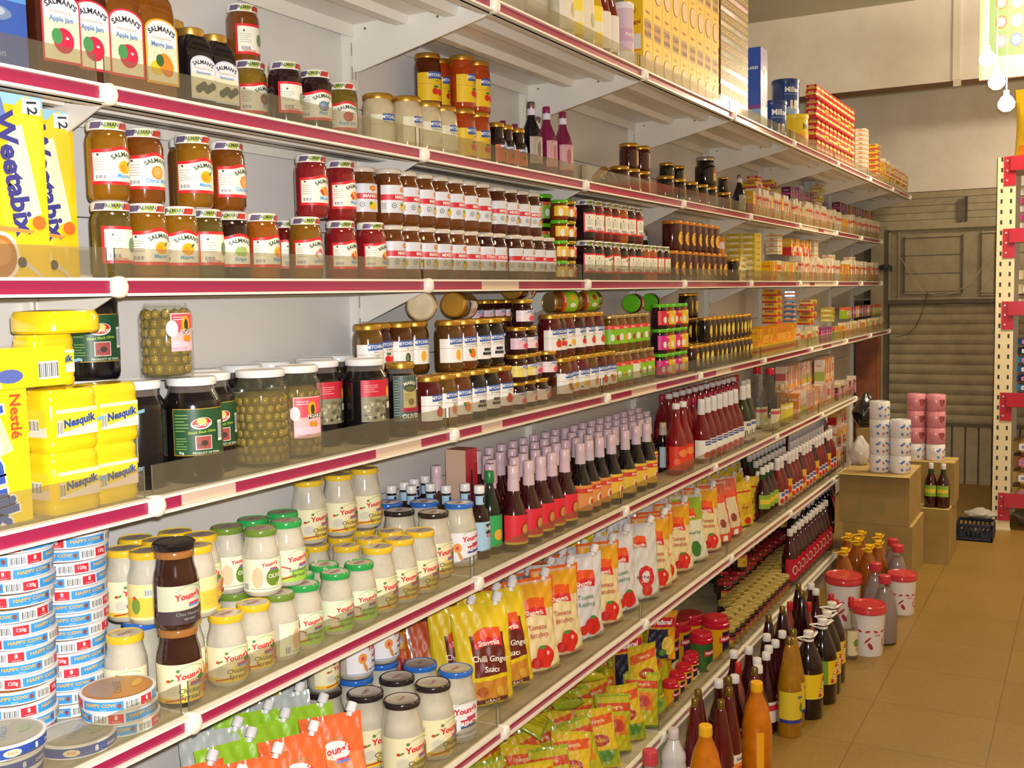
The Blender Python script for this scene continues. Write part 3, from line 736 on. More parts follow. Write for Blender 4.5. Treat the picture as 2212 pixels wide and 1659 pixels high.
# ---- jelly jars with green print, jars with lime lids, honey jars with orange lids
def loud_art(bg, fr, w=.078, h=.060, top='e8443c'):
    a = Art(); a.rect(-w / 2, 0, w / 2, h, bg).rect(-w / 2, h * .80, w / 2, h, top)
    a.text('Shezan', .008, h * .88, .0085, 'fbeee0', .03); a.ell(.012, h * .34, .010, .010, {'apple': 'b8202c', 'mango': 'f0b41c', 'rose': 'f0e0d0', 'pear': 'd8c890'}[fr], 14)
    a.ell(-.012, h * .36, .007, .012, 'f2eedc', 12); return a
for k, bg, fr, c in (('apple', '86c41c', 'apple', '6a4a14'), ('mango', '8ecb2a', 'mango', '7a4a10'), ('white', 'ece8dc', 'apple', '6a3a14')):
    jar('jel_' + k, 'jelly_jar', 'jam jar', .033, .118, c + ':jam', 'b9a26a:metal', 'b9a26a:metal', loud_art(bg, fr), sh=.80, neck=.86, z0=.024, a0=-.3, lid=.011)
for k, bg, c, fr, t in (('red', 'df2f38', '3a1020', 'pear', 'df2f38'), ('yellow', 'f0c41c', '8a3a10', 'pear', 'f0c41c'), ('pink', 'e02a88', '2c1020', 'rose', 'e02a88'), ('green', '86b82a', '2a1a14', 'mango', 'd8502c'), ('orange', 'e8a02a', '40180f', 'apple', 'd84a2c')):
    jar('lime_' + k, 'jelly_jar', 'jam jar', .0335, .088, c + ':jam', '5dba1c:gloss', '5dba1c:gloss', loud_art(bg, fr, h=.050, top=t), sh=.78, neck=.88, z0=.014, a0=-.3, lid=.012)
    jar('limes_' + k, 'jelly_jar', 'jam jar', .028, .060, c + ':jam', '5dba1c:gloss' if k != 'orange' else 'b9a03a:metal', '5dba1c:gloss', loud_art(bg, fr, w=.066, h=.030, top=t), sh=.72, neck=.88, z0=.012, a0=-.3, lid=.010)
a = Art().ell(.006, .034, .019, .026, 'f0b41c', 22).ell(.008, .034, .014, .021, 'f6d25a', 20).ell(.008, .030, .009, .013, 'c87a3a', 14).ell(.008, .048, .006, .005, '8a4a1c', 10)
jar('honey', 'honey_jar', 'honey jar', .038, .115, '4a120e:jam', 'cf7c14:gloss', 'cf7c14:gloss', a, sh=.93, neck=.97, z0=.014, a0=-.1, lid=.012, lr=.0385)
a = Art().ell(.004, .030, .012, .026, 'e2c83a', 18).rect(-.004, .01, .010, .018, 'c8a02a').ell(.004, .034, .007, .014, 'f0e27a', 14)
for k, c in (('dark', '1c1210'), ('brown', '3a1a12'), ('amber', '7a3410')):
    jar('honeyg_' + k, 'honey_jar', 'honey jar', .030, .100, c + ':jam', GOLD, GOLD, a, sh=.84, neck=.9, z0=.016, a0=-.2, lid=.011)
a = Art().rect(-.028, 0, .028, .045, 'e8b43c').rect(-.028, .03, .028, .045, 'd8502c').ell(.008, .016, .008, .008, 'f2e2b0', 10)
jar('dark_big', 'syrup_jar', 'jar', .044, .120, '1a0c10:jam', 'b9b0a8:metal', 'b9b0a8:metal', a, sh=.70, neck=.80, z0=.02, a0=.4, lid=.016)
a = Art().rect(-.018, 0, .018, .050, 'e8c23c').rect(-.010, .004, .010, .046, 'f2dc7a')
jar('dark_gold', 'honey_jar', 'honey jar', .037, .105, '14100e:jam', GOLD, GOLD, a, sh=.84, neck=.9, z0=.02, a0=.5, lid=.014)
jar('brown_gold', 'honey_jar', 'honey jar', .034, .092, '4a1410:jam', GOLD, GOLD, a, sh=.84, neck=.9, z0=.014, a0=.5, lid=.013)

# ---- big olive jars: olives packed behind clear glass
def olives(R, H, r, c1, c2, seed):
    rr = random.Random(seed); d = MD(); z = r + .006
    ico = [(0, 0, 1)] + [(math.cos(PI / 3 * i) * .87, math.sin(PI / 3 * i) * .87, .5) for i in range(6)] + [(math.cos(PI / 3 * i + .5) * .87, math.sin(PI / 3 * i + .5) * .87, -.5) for i in range(6)] + [(0, 0, -1)]
    fc = [(0, 1 + i, 1 + (i + 1) % 6) for i in range(6)] + [(1 + i, 7 + i, 1 + (i + 1) % 6) for i in range(6)] + [(1 + (i + 1) % 6, 7 + i, 7 + (i + 1) % 6) for i in range(6)] + [(7 + i, 13, 7 + (i + 1) % 6) for i in range(6)]
    k = 0
    while z < H - r:
        n = int(2 * PI * (R - r) / (2 * r)); a0 = rr.random() * 6
        for i in range(n):
            a = a0 + 2 * PI * i / n; q = R - r * (1.05 + .15 * rr.random()); zz = z + rr.uniform(-.15, .15) * r; s = r * rr.uniform(.92, 1.04)
            d.add([(q * math.cos(a) + x * s, q * math.sin(a) + y * s, zz + w_ * s * 1.1) for x, y, w_ in ico], fc, c1 if rr.random() < .6 else c2)
        z += r * 1.75; k += 1
    return d
def olive_jar(key, dark, lidc, art, z0, a0, R=.049, H=.180, bare=False, lidh=.014):
    hb = H - lidh; g = 'c8c8a8:glass'
    ins = []
    if dark:
        body = MD().lathe([(R * .9, 0, '121012:gloss'), (R * .97, .004, '121012:gloss'), (R, .012, '121012:gloss'), (R, hb * .80, '1a1517:jam'), (R * .95, hb * .86, '1a1517:jam'), (R * .80, hb * .93, '5b5450:gloss'), (R * .76, hb, '5b5450:gloss')], 26)
    else:
        body = MD().lathe([(R * .92, 0, g), (R * .98, .004, g), (R, .012, g), (R, hb * .80, g), (R * .95, hb * .88, g), (R * .80, hb * .95, g), (R * .78, hb, g)], 26)
        core = MD().lathe([(R * .82, .006, '6a581c:matt'), (R * .84, hb * .78, '6a581c:matt'), (R * .6, hb * .84, '6a581c:matt')], 16)
        om = olives(R * .965, hb * (.96 if bare else .88), .0088, '9a8230:gloss', '877026:gloss', 3)
        om2 = core.merge(om).build(key + '_olives', 60)
        ins = [('olives', om2)]
    parts = [('jar_glass', body.build(key + '_glass', 40))] + ins
    if not bare: parts.append(('lid', lid_md(R * .86, H, lidc, lidc, lidh, 26).build(key + '_lid', 40)))
    if art: parts.append(('label', art.onto(cyl(R + .0004, z0, a0), .0045).build(key + '_label', 60)))
    kind(key, 'olive_jar', 'olive jar', (None, parts), R, H)
def green_olive_art():
    a = Art(); w, h = .10, .080; a.rect(-w / 2, 0, w / 2, h, 'b08a34').rect(-w / 2 + .0015, .0015, w / 2 - .0015, h - .0015, '24522f')
    a.ell(.0, h * .68, .0185, .010, 'f0f0e6', 20, .1).ell(0, h * .69, .0165, .0085, 'c8382c', 18, .1).ell(0, h * .72, .009, .006, 'f0d27a', 14)
    a.text('COOPOLIVA', 0, h * .64, .006, 'f8f4ea', .03, slope=.1); a.text('Sliced Black Olives', .001, h * .50, .0064, 'a9c43a', .02, slope=.06)
    a.rect(-.012, h * .12, .016, h * .42, 'e8d8cc').rect(-.0105, h * .135, .0145, h * .405, 'a8504a').ell(.003, h * .26, .006, .005, '4a3a34', 10).ell(-.005, h * .22, .004, .003, '6a5a54', 8)
    a.lines(-.044, h * .50, -.022, h * .90, 6, '7ea05a'); a.lines(-.044, h * .12, -.026, h * .40, 5, '7ea05a'); a.text('3kg', -.035, h * .07, .006, 'e8e8d8', .02)
    a.bars(.028, h * .28, .038, h * .72, 6); a.text('PRODUCT OF SPAIN', .006, h * .055, .005, 'e8e8d8', .01)
    return a
def pink_olive_art(w=.060, h=.080):
    a = Art(); a.rect(-w / 2, 0, w / 2, h, 'f2b8b4').rect(-w / 2 + .002, h * .5, w / 2, h - .002, 'e8505a').rect(-w / 2 + .002, .002, w / 2, h * .28, 'eec4d0')
    a.ell(-w * .45, h * .60, .010, .014, 'f2d8dc', 14); a.ell(w * .12, h * .70, .009, .015, 'f0a81c', 16).ell(w * .14, h * .69, .0045, .010, '3a3a2a', 12)
    a.poly([(-.002, h * .46), (w / 2 - .004, h * .50), (w / 2 - .004, h * .60), (-.002, h * .56)], '2a2326'); a.text('FIGARO', w * .22, h * .53, .009, 'f4ecd8', .02, slope=.08)
    a.ell(w * .08, h * .34, .0045, .006, 'd88a1c', 10).ell(w * .22, h * .33, .0045, .006, 'd88a1c', 10); a.lines(-w * .4, h * .80, w * .0, h * .92, 2, 'f8d8d8'); a.text('GREEN OLIVES', -w * .2, h * .08, .004, 'a86a7a', .01)
    return a
def red_olive_art(w=.078, h=.088):
    a = Art(); a.rect(-w / 2, 0, w / 2, h, '8a8468').rect(-w / 2, h * .60, w / 2, h, 'c8283c'); a.lines(-w * .40, h * .70, -w * .02, h * .90, 4, 'e8a0a0')
    lay = a.layer; rr = random.Random(4)
    for i in range(26): a.layer = lay + i % 2; a.ell(rr.uniform(-w * .42, w * .2), rr.uniform(h * .05, h * .55), .0042, .0032, ['c9c2a0', '6a6248', '4a4434', 'a8a080'][i % 4], 8, rr.random() * 3)
    a.layer = lay + 2; a.ell(w * .34, h * .70, .006, .012, 'f0a81c', 14); a.rect(w * .24, h * .04, w * .46, h * .50, '2f3026').rect(w * .27, h * .30, w * .44, h * .46, 'd8d4c4')
    return a
def mario_art(w=.066, h=.100):
    a = Art(); a.rect(-w / 2, 0, w / 2, h, '8f8c68').rect(-w / 2 + .001, .001, w / 2 - .001, h - .001, '4e5c52').lines(-w * .47, h * .1, -w * .30, h * .92, 14, '8aa098')
    a.rect(-w * .16, h * .28, w * .36, h * .70, 'b9a86a').ell(w * .12, h * .42, .008, .008, '7a6a4a', 12).lines(-w * .13, h * .44, w * .12, h * .62, 4, '8a7c50')
    a.ell(w * .10, h * .72, .015, .0075, '2f3a28', 18).ell(w * .10, h * .72, .0125, .0055, '6a6a3a', 16); a.text('MARIO', w * .08, h * .84, .0098, 'e4e0c8', .03, arc=.03)
    a.rect(-w * .22, h * .20, w * .47, h * .29, 'a8203a'); a.text('OLIVES', w * .10, h * .10, .0125, 'f2f0e4', .035, sx=1.05); a.bars(w * .34, h * .68, w * .44, h * .94, 5)
    return a
WL = 'e9e8e6:plastic'
olive_jar('ol_black', True, WL, green_olive_art(), .048, -.50)
olive_jar('ol_black_b', True, WL, green_olive_art(), .048, -1.75)
olive_jar('ol_green', False, WL, None, 0, 0, R=.053)
olive_jar('ol_pink', False, WL, pink_olive_art(), .040, -.45)
olive_jar('ol_red', True, WL, red_olive_art(), .048, -.35)
olive_jar('ol_green_bare', False, WL, pink_olive_art(  .044, .064), .045, -.10, R=.044, H=.140, bare=True)
olive_jar('ol_mario', True, GOLD, mario_art(), .036, -.55, R=.036, H=.165)
olive_jar('ol_mario_green', False, GOLD, mario_art(), .036, .1, R=.036, H=.160)
olive_jar('ol_black_tall', True, WL, green_olive_art(), .030, -.15, R=.046, H=.176)

# ---- mayonnaise and sandwich-spread jars
def young_logo(a, x, y, s=1.0, sl=.10):
    s *= 1.18
    a.poly([(x - .019 * s + .038 * s * i / 10, y + .0075 * s + .0062 * s * math.sin(PI * i / 10) + sl * (.038 * s * i / 10)) for i in range(11)] + [(x - .019 * s + .038 * s * i / 10, y + .0068 * s + .0062 * s * math.sin(PI * i / 10) + sl * (.038 * s * i / 10)) for i in range(10, -1, -1)], '4f9a3f')
    a.text("Young's", x, y, .0128 * s, 'd8242e', .035, slope=sl, sx=1.0)
    a.poly([(x - .001 * s, y - .0130 * s), (x + .017 * s, y - .0115 * s), (x + .017 * s, y - .0085 * s), (x - .001 * s, y - .0100 * s)], 'd23a4c')
    a.poly([(x - .001 * s, y - .0160 * s), (x + .017 * s, y - .0145 * s), (x + .017 * s, y - .0115 * s), (x - .001 * s, y - .0130 * s)], '6a86cc')
def yart(v, w=.112, h=.068):
    a = Art(); base = {'chicken': 'f4edc0', 'sandwich': 'e6f0cc', 'olive': 'eaf0d0', 'mayo': 'f2f2f4', 'choc': 'cfd2b4', 'plain': 'f2e6a2'}[v]
    a.rect(-w / 2, 0, w / 2, h, base); lay = a.layer
    if v == 'chicken':
        a.rect(-w / 2, 0, w / 2, h * .12, 'f2c83a').poly([(-.006, h * .12), (w / 2, h * .12), (w / 2, h * .5), (.012, h * .46), (-.006, h * .3)], 'f4dc74')
        a.ell(-.014, h * .30, .0145, .0125, 'e4e0c8', 18).ell(-.014, h * .32, .011, .009, 'd6d2b8', 14).ell(-.022, h * .58, .004, .003, 'd8442e', 8).ell(-.016, h * .60, .005, .002, '5a9a3c', 8, .4)
        a.ell(-.005, h * .84, .0035, .003, '6a8a52', 10); a.text('Chicken', .015, h * .30, .0125, '3a4034', .01, shear=.1); a.text('Spread', .015, h * .14, .0125, '3a4034', .01, shear=.1)
        a.poly([(-.028, h * .03), (.004, h * .10), (.004, h * .14), (-.028, h * .07)], 'b83a2a')
        a.ell(.042, h * .36, .006, .016, 'd89a5a', 14, -.5).ell(.048, h * .34, .0045, .014, 'c87a3c', 12, -.5).ell(.036, h * .60, .008, .005, '4a8a34', 12).ell(.050, h * .16, .006, .004, 'd03428', 10)
        young_logo(a, .015, h * .70)
    elif v == 'sandwich':
        a.poly([(-w / 2, 0), (w / 2, 0), (w / 2, h * .46), (.0, h * .34), (-w / 2, h * .05)], 'a8d64a').ell(-.016, h * .33, .014, .011, 'ecd9c8', 16)
        a.poly([(-.03, h * .50), (-.004, h * .40), (-.004, h * .44), (-.03, h * .54)], 'c8382a'); a.poly([(-.028, h * .06), (.004, h * .16), (.004, h * .21), (-.028, h * .11)], 'b83a2a')
        a.text('Sandwich', .014, h * .36, .0115, '4a5a54', .01, shear=.1); a.text('Spread', .014, h * .20, .0115, '4a5a54', .01, shear=.1); young_logo(a, .015, h * .72)
    elif v == 'olive':
        a.ell(-.016, h * .44, .012, .022, 'ebc39c', 18).ell(.018, h * .44, .0165, .0195, '6f8f2c', 20, -.3).ell(.024, h * .20, .004, .004, 'a0b03c', 8)
        a.text('OLIVE', .020, h * .46, .0120, 'f2f4dc', .02, sx=.9); a.lines(-.03, h * .06, .03, h * .12, 1, '9a9a84'); young_logo(a, .010, h * .84, .72)
        a.bars(-.045, h * .05, -.034, h * .30, 6)
    elif v == 'mayo':
        a.ell(-.022, h * .50, .010, .011, 'f0a04a', 16).ell(-.022, h * .50, .004, .0045, 'd84a5a', 12).ell(-.016, h * .22, .004, .012, 'd89a5a', 12, .4)
        young_logo(a, .015, h * .80, 1.05)
        a.poly([(.001, h * .30), (.036, h * .34), (.036, h * .58), (.001, h * .54)], 'c8303c').poly([(.001, h * .30), (.036, h * .34), (.036, h * .44), (.001, h * .40)], '3a56a0')
        a.text('FRENCH', .018, h * .44, .0115, 'fbfbfb', .04, slope=.1); a.text('MAYONNAISE', .015, h * .16, .0078, '5a6a8a', .01, slope=.1); a.rect(-w / 2, h * .03, w / 2, h * .05, '6a7ab0')
    elif v == 'choc':
        a.poly([(-w / 2, 0), (w / 2, 0), (w / 2, h * .5), (.02, h * .38), (-w / 2, h * .34)], '4a3a3e').ell(.030, h * .26, .011, .012, '5a4046', 14).ell(.034, h * .14, .005, .006, 'c89a5a', 10)
        a.text('Choc Hazelnut', .002, h * .26, .0078, '8f9a8a', .01); a.text('spread', .002, h * .14, .0078, '8f9a8a', .01); young_logo(a, .002, h * .72)
    else:
        a.rect(-w / 2, h * .08, w / 2, h * .62, 'f2cf4a').bars(-.012, h * .66, .0, h * .86, 7); a.lines(.004, h * .2, .03, h * .55, 5, 'dcb84a'); a.ell(-.030, h * .4, .009, .016, '7a9a3c', 12).ell(-.032, h * .62, .004, .004, 'd84a34', 8)
    return a
def yprof(R, H, body):
    return [(R * .80, 0, body), (R * .93, .004, body), (R * .995, .014, body), (R, .030, body), (R * .985, H * .60, body), (R * .93, H * .70, body), (R * .84, H * .80, body), (R * .80, H * .885, body), (R * .80, H - .012, body)]
YH, YR = .121, .0345
MAYO = 'd9d2bb:jam'
def yscale(a, k):
    a.p = [([(x * k, y * k, l) for x, y, l in v], f, m) for v, f, m in a.p]; return a
def yjar(key, v, lidc, body=MAYO, nm='mayonnaise_jar', R=YR, H=YH, a0=-.62, cat='spread jar', top='c4bcae:gloss'):
    ta = Art().ell(0, 0, .014, .006, 'b8a9a4', 14).text("Young's", 0, 0, .008, 'b84a50', .02, rot=.2)
    jar(key, nm, cat, R, H, body, lidc, top, yscale(yart(v), R / .0395), lid=.012, lr=R * .86, z0=H * .085, a0=a0, prof=yprof(R, H, body), n=26, rim=lidc, topart=ta)
LY, LG, LO, LK, LB = 'e8c02c:gloss', '2fa04e:gloss', '6d8a36:gloss', '2e2426:gloss', '2f6cc4:gloss'
yjar('y_chick', 'chicken', LY); yjar('y_chick_l', 'chicken', LY, a0=-.95); yjar('y_plain', 'plain', LY, a0=-.5); yjar('y_sand', 'sandwich', LG); yjar('y_olive', 'olive', LO); yjar('y_olive_b', 'olive', LO, a0=.5)
yjar('y_sand_b', 'sandwich', LG, a0=.1); yjar('y_black', 'chicken', LK, R=.042, H=.154); yjar('y_mayo', 'mayo', LB, R=.042, H=.154, a0=-.55); yjar('y_chick_b', 'chicken', LY, R=.038, H=.138)
yjar('y_mayo_s', 'mayo', LB, a0=.9); yjar('ye_black', 'chicken', LK, R=.046, H=.162); yjar('ye_mayo', 'mayo', LB, R=.046, H=.162, a0=-.7)
yjar('y_choc', 'choc', 'a06a34:gloss', '3c1c12:jam', 'chocolate_spread_jar', H=.128, a0=-.62, top='7a5230:gloss', R=.0365)
yjar('y_choc2', 'chicken', 'a06a34:gloss', '3c1c12:jam', 'chocolate_spread_jar', H=.128, a0=-.62, top='7a5230:gloss', R=.0365)
kind('loose_lid', 'jar_lid', 'lid', MD().lathe([(.033, 0, '1f1a1c:gloss'), (.034, .002, '1f1a1c:gloss'), (.034, .010, '1f1a1c:gloss'), (.031, .0125, '1f1a1c:gloss'), (.029, .0115, '4c484a:gloss'), (.01, .0118, '4c484a:gloss')], 26).build('loose_lid'), .034, .0125)

# ---- round cheese boxes
def cheese(key, rot, old=False):
    R, H = .056, .0205; d = MD(); rim = 'e6e4e2:plastic'; side = 'e9e8e4' if not old else '2f4fa4'
    d.lathe([(R * .97, 0, rim), (R, .001, rim), (R, .0030, side), (R, .0168, rim), (R * 1.008, .0170, rim), (R * 1.008, .0198, rim), (R * .985, H, rim), (R * .93, H - .0006, 'b48a62' if not old else 'b9b2a0')], 36)
    a = Art(); per = 2 * PI * R; h = .0136
    for i in range(3):
        x = -per / 2 + per * i / 3; a.layer = 0
        if not old:
            a.rect(x, 0, x + per * .185, h, '3f9be0'); a.layer = 1; a.text('HAPPY COW', x + per * .085, h * .60, .0074, 'f0b840', .03, sx=1.12); a.layer = 1; a.text('cheese', x + per * .10, h * .16, .0036, 'd0e0f0', 0)
            a.layer = 1; a.ell(x + per * .168, h * .52, .0032, .0040, '8f4f44', 10); a.layer = 0; a.bars(x + per * .195, 0, x + per * .255, h, 9)
            a.layer = 0; a.rect(x + per * .262, 0, x + per * .325, h, 'd62e3c'); a.layer = 1
            if i != 1: a.text('8', x + per * .294, h * .62, .0088, 'fbf3f0', .03); a.text('PORTIONS', x + per * .294, h * .16, .0026, 'fbe0e0', 0)
            else: a.text('120g', x + per * .294, h * .55, .0075, 'fbf3f0', .02)
        else:
            a.ell(x + per * .10, h * .5, .012, .0052, 'e8dcb4', 16); a.layer = 1; a.text('PUCK', x + per * .10, h * .5, .005, 'c06a4a', .02); a.layer = 1; a.text('8', x + per * .20, h * .5, .011, 'f2f2f4', .03); a.text('CHEESE', x + per * .28, h * .45, .006, 'e4e8f4', .02)
    d.merge(a.onto(cyl(R + .0002, .0031, rot), .006))
    t = Art().ell(0, 0, R * .86, R * .86, 'c48a3a' if not old else 'a8a894', 28); t.poly([(R * .80 * math.cos(q), R * .80 * math.sin(q)) for q in [PI * i / 12 for i in range(13)]], 'a98c78' if not old else 'b6b4a6')
    t.text('CHEESE', 0, 0, .016, '8f7c6a' if not old else '8a9ab8', .02, rot=.3); t.ell(R * .3, -R * .45, R * .3, R * .12, 'dcae3c' if not old else '9aa884', 14)
    d.merge(t.onto(face_pz(H - .0005)))
    kind(key, 'cheese_box', 'cheese box', d.build(key, 40), R, H)
for i in range(4): cheese('cheese%d' % i, i * .53 - .8)
cheese('cheese_blue', -.6, True)

# ---- cartons
def carton(key, dx, dy, h, cols, arts=(), name='carton', cat='box', bulge=0):
    """dx = depth away from the aisle, dy = width along it; arts: (face, Art)"""
    d = MD().box(-dx / 2, dx / 2, -dy / 2, dy / 2, 0, h, cols)
    for f, a in arts:
        d.merge(a.onto({'+x': face_px(dx / 2), '-y': face_ny(-dy / 2), '+z': face_pz(h)}[f]))
    kind(key, name, cat, d.build(key, 0), (dx / 2, dy / 2), h)
def weet_art(w, h):
    a = Art(); a.rect(-w / 2, h * .94, w / 2, h, '9fd4ee').ell(w * .18, h * .60, w * .26, h * .40, 'fbd938', 24, -.15)
    for i, c in enumerate(('8fd8f0', 'f09a4a', '6f86c8')): a.poly([(w * (-.46 + .14 * i), h), (w * (-.34 + .14 * i), h), (w * (-.26 + .14 * i), h * .86), (w * (-.36 + .14 * i), h * .86)], c); a.ell(w * (-.31 + .14 * i), h * .865, w * .05, h * .02, c, 12)
    a.rect(w * .22, h * .90, w * .46, h * .985, 'f4f4f0'); a.text('12', w * .34, h * .942, .024, '2f3440', .02, rot=-PI / 2 + .1)
    a.poly([(w * .0, h * .80), (w * .20, h * .84), (w * .40, h * .36), (w * .10, h * .30)], 'f8f0cc')
    a.text('Weetabix', w * .06, h * .57, .044, '3c3e8c', .04, rot=-PI / 2 + .16); a.text('Original', w * -.30, h * .58, .021, '4a5aa0', .02, rot=-PI / 2 + .16)
    a.ell(w * .36, h * .31, w * .09, w * .08, 'e8762a', 16); a.poly([(w * (-.46), h * .48), (w * -.40, h * .48), (w * -.26, h * .29), (w * .30, h * .265), (w * .26, h * .25), (w * -.30, h * .26)], 'e89a4a')
    a.ell(w * -.16, h * .12, w * .24, h * .135, 'f2ece0', 22).ell(w * -.16, h * .12, w * .20, h * .115, 'b9793c', 20).ell(w * -.17, h * .14, w * .14, h * .07, 'cf9452', 16).poly([(w * .1, h * .09), (w * .16, h * .10), (w * .40, h * .0), (w * .36, h * .0)], 'd8d4cc').ell(w * .10, h * .09, w * .06, h * .03, '4a3a3a', 12, -.5)
    return a
carton('weetabix',   .065, .13, .268, {'*': 'f5cf20:gloss', '+z': 'e9c227', '-y': 'f5cf20:gloss'}, [('+x', weet_art(.13, .268))], 'cereal_box', 'cereal box')
def blue_art(w, h):
    a = Art(); a.rect(-w / 2, 0, w / 2, h * .42, '3f62b4').rect(-w / 2, h * .42, w / 2, h, '5f9fdc').ell(-w * .02, h * .62, w * .40, h * .16, 'eef4fa', 22).poly([(w * .1, h * .55), (w * .42, h * .66), (w * .34, h * .46)], 'f2ecf4').ell(0, h * .34, w * .36, h * .06, '7f93b4', 20).ell(0, h * .35, w * .30, h * .045, 'b9c6d4', 18)
    a.text('Serving', w * .12, h * .17, .014, 'a8bce4', .01); a.text('suggestion', w * .12, h * .11, .014, 'a8bce4', .01); return a
carton('blue_box', .09, .18, .25, {'*': '3f62b4:gloss'}, [('+x', blue_art(.18, .25))], 'milk_powder_box', 'box')
# ribbed chocolate-powder tubs
def nesq_art(w=.10, h=.040):
    a = Art(); a.rect(-w / 2, 0, w / 2, h, 'f2d634').poly([(-w / 2, 0), (w / 2, 0), (w / 2, h * .42), (-w / 2, h * .10)], 'f2e0d4').rect(-w / 2, h * .86, w / 2, h, 'f6e6c4')
    a.text('Nesquik', .004, h * .52, .0165, '2f4fa0', .045, slope=.14); a.poly([(.036, h * .42), (.05, h * .46), (.05, h * .60), (.036, h * .56)], '7fb4dc'); a.bars(-w / 2 + .002, .002, -w / 2 + .011, h * .6, 5)
    return a
def tub(key, sx=.033, sy=.047, H=.092):
    c = 'f3d31a:gloss'; g = 'ecc815:gloss'
    n = 32; d = MD(); pr = [(.93, 0), (1, .006), (1, .012), (.975, .016), (1, .020), (1, .066), (.975, .070), (1, .074), (.99, .084), (.94, .0875), (.94, H - .001), (.90, H)]
    for s, z in [(0, 0)]: pass
    q = MD().lathe([(r, z * H / .092, c) for r, z in pr], n, sq(4.5)); q.v = [(x * sx, y * sy, z) for x, y, z in q.v]
    a = nesq_art(.074).onto(face_px(sx + .0005, .0, .023 * H / .092)); a2 = Art().rect(-.026, 0, .026, .040, 'f2d634').poly([(-.026, 0), (.026, 0), (.026, .016), (-.026, .004)], 'f2e0d4').bars(-.01, .008, .010, .026, 7).onto(face_ny(-sy - .0005, 0, .023 * H / .092))
    kind(key, 'chocolate_powder_tub', 'tub', (None, [('tub_body', q.build(key, 35)), ('label', a.merge(a2).build(key + 'l', 0))]), (sx, sy), H)
tub('nesq')
kind('nesq_big', 'tub_lid', 'lid', MD().lathe([(.052, 0, 'f3d31a:gloss'), (.056, .004, 'f3d31a:gloss'), (.056, .026, 'f3d31a:gloss'), (.052, .034, 'f3d31a:gloss'), (.03, .036, 'f3d31a:gloss')], 30, sq(3.2)).build('tub_lid'), .056, .036)
def nesqbox_art(w, h):
    a = Art(); a.rect(-w / 2, 0, w / 2, h, 'f6dc1c').poly([(-w * .3, h * .35), (w * .35, h * .55), (w * .2, h * .9), (-w * .4, h * .8)], 'ecdcae')
    a.text('Nesquik', w * .16, h * .52, .062, 'f4f4f4', .085, rot=-PI / 2 + .12); a.text('Nesquik', w * .16, h * .52, .062, '3a58b0', .04, rot=-PI / 2 + .12); a.text('Nestlé', w * .38, h * .80, .024, 'd2542c', .03, rot=-PI / 2)
    return a
carton('nesq_box', .07, .17, .19, {'*': 'f6dc1c:gloss'}, [('+x', nesqbox_art(.17, .19))], 'cereal_box', 'cereal box')
carton('nesq_flat', .09, .15, .058, {'*': 'f6dc1c:gloss'}, [('+x', Art().bars(.028, .010, .062, .036, 10).ell(-.02, .018, .022, .010, '5a6ab4', 14))], 'chocolate_powder_box', 'box')

def sm(key, dx, dy, h, base, bands=(), txt=None, tc='c83a2c', name='carton', cat='box', side=None):
    """small carton: coloured bands (y0, y1, colour), one word on the aisle face"""
    a = Art(); w = dy
    for y0, y1, c in bands: a.rect(-w / 2, h * y0, w / 2, h * y1, c)
    if txt:
        if h > dy * 1.6: a.text(txt, 0, h * .55, dy * .5, tc, .03, rot=PI / 2, sx=min(1, h * .8 / (dy * .5 * .6 * len(txt))))
        else: a.text(txt, 0, h * .5, min(h * .5, dy * .28), tc, .03)
    b = Art(); w = dx
    for y0, y1, c in bands: b.rect(-w / 2, h * y0, w / 2, h * y1, c)
    if not bands: b.rect(-w * .3, h * .2, w * .3, h * .5, side or 'e8dcc0')
    b.text(txt or 'NET', 0, h * .75, w * .22, tc, .03)
    carton(key, dx, dy, h, {'*': base}, [('+x', a), ('-y', b)] if a.p else [('-y', b)], name, cat)
sm('cust_y', .045, .030, .075, 'e8b41c:gloss', [(.0, .3, 'e29a1c')], 'CUSTARD', name='custard_carton'); sm('cust_o', .045, .034, .085, 'e09a14:gloss', [(.1, .5, 'f0b83c')], 'RAFHAN', name='custard_carton')
sm('tea_w', .045, .032, .080, 'ddd3ac:gloss', [(.55, .8, 'c8542c')], 'JELLY', name='jelly_carton'); sm('tea_g', .05, .034, .078, 'cfc27a:gloss', [(.2, .5, 'a8b048')], 'MIX', name='jelly_carton')
sm('pale_t', .045, .030, .10, 'e4dcc0:gloss', [(.6, .7, 'c8604a')], 'KHEER', name='dessert_carton'); sm('pale_r', .05, .036, .09, 'dcc8a8:gloss', [(.1, .45, 'd88a4a')], 'FIRNI', name='dessert_carton')
sm('mag', .05, .04, .085, 'a02a78:gloss', [(.5, .6, 'c85a9a')], 'JELLY', 'f0e0e8', name='jelly_carton'); sm('lime', .045, .032, .075, '9ab81c:gloss', [(.7, 1, 'd85a3a')], 'JELLY', 'f0e8c0', name='jelly_carton')
sm('flat_y', .07, .11, .028, 'd9c24a:gloss', [], 'PUDDING', 'a8842c', name='pudding_carton'); sm('flat_w', .06, .10, .026, 'ddd8c4:gloss', [(.3, .6, 'c8a06a')], 'TEA', name='tea_carton'); sm('flat_r', .07, .11, .034, 'e0b428:gloss', [(0, .3, 'c03a34')], 'KHEER', '7a2a5a', name='dessert_carton')
sm('red_b', .05, .085, .032, 'c8242c:gloss', [(.35, .65, 'e2b83c')], 'SPICE', 'f4e2c0', name='spice_carton'); sm('red_v', .05, .034, .09, 'c8302c:gloss', [(.5, 1, 'e8b02c')], 'MASALA', 'f4e2c0', name='spice_carton'); sm('yel_b', .05, .04, .05, 'e4c030:gloss', [(.3, .6, 'c84a2c')], 'MIX')
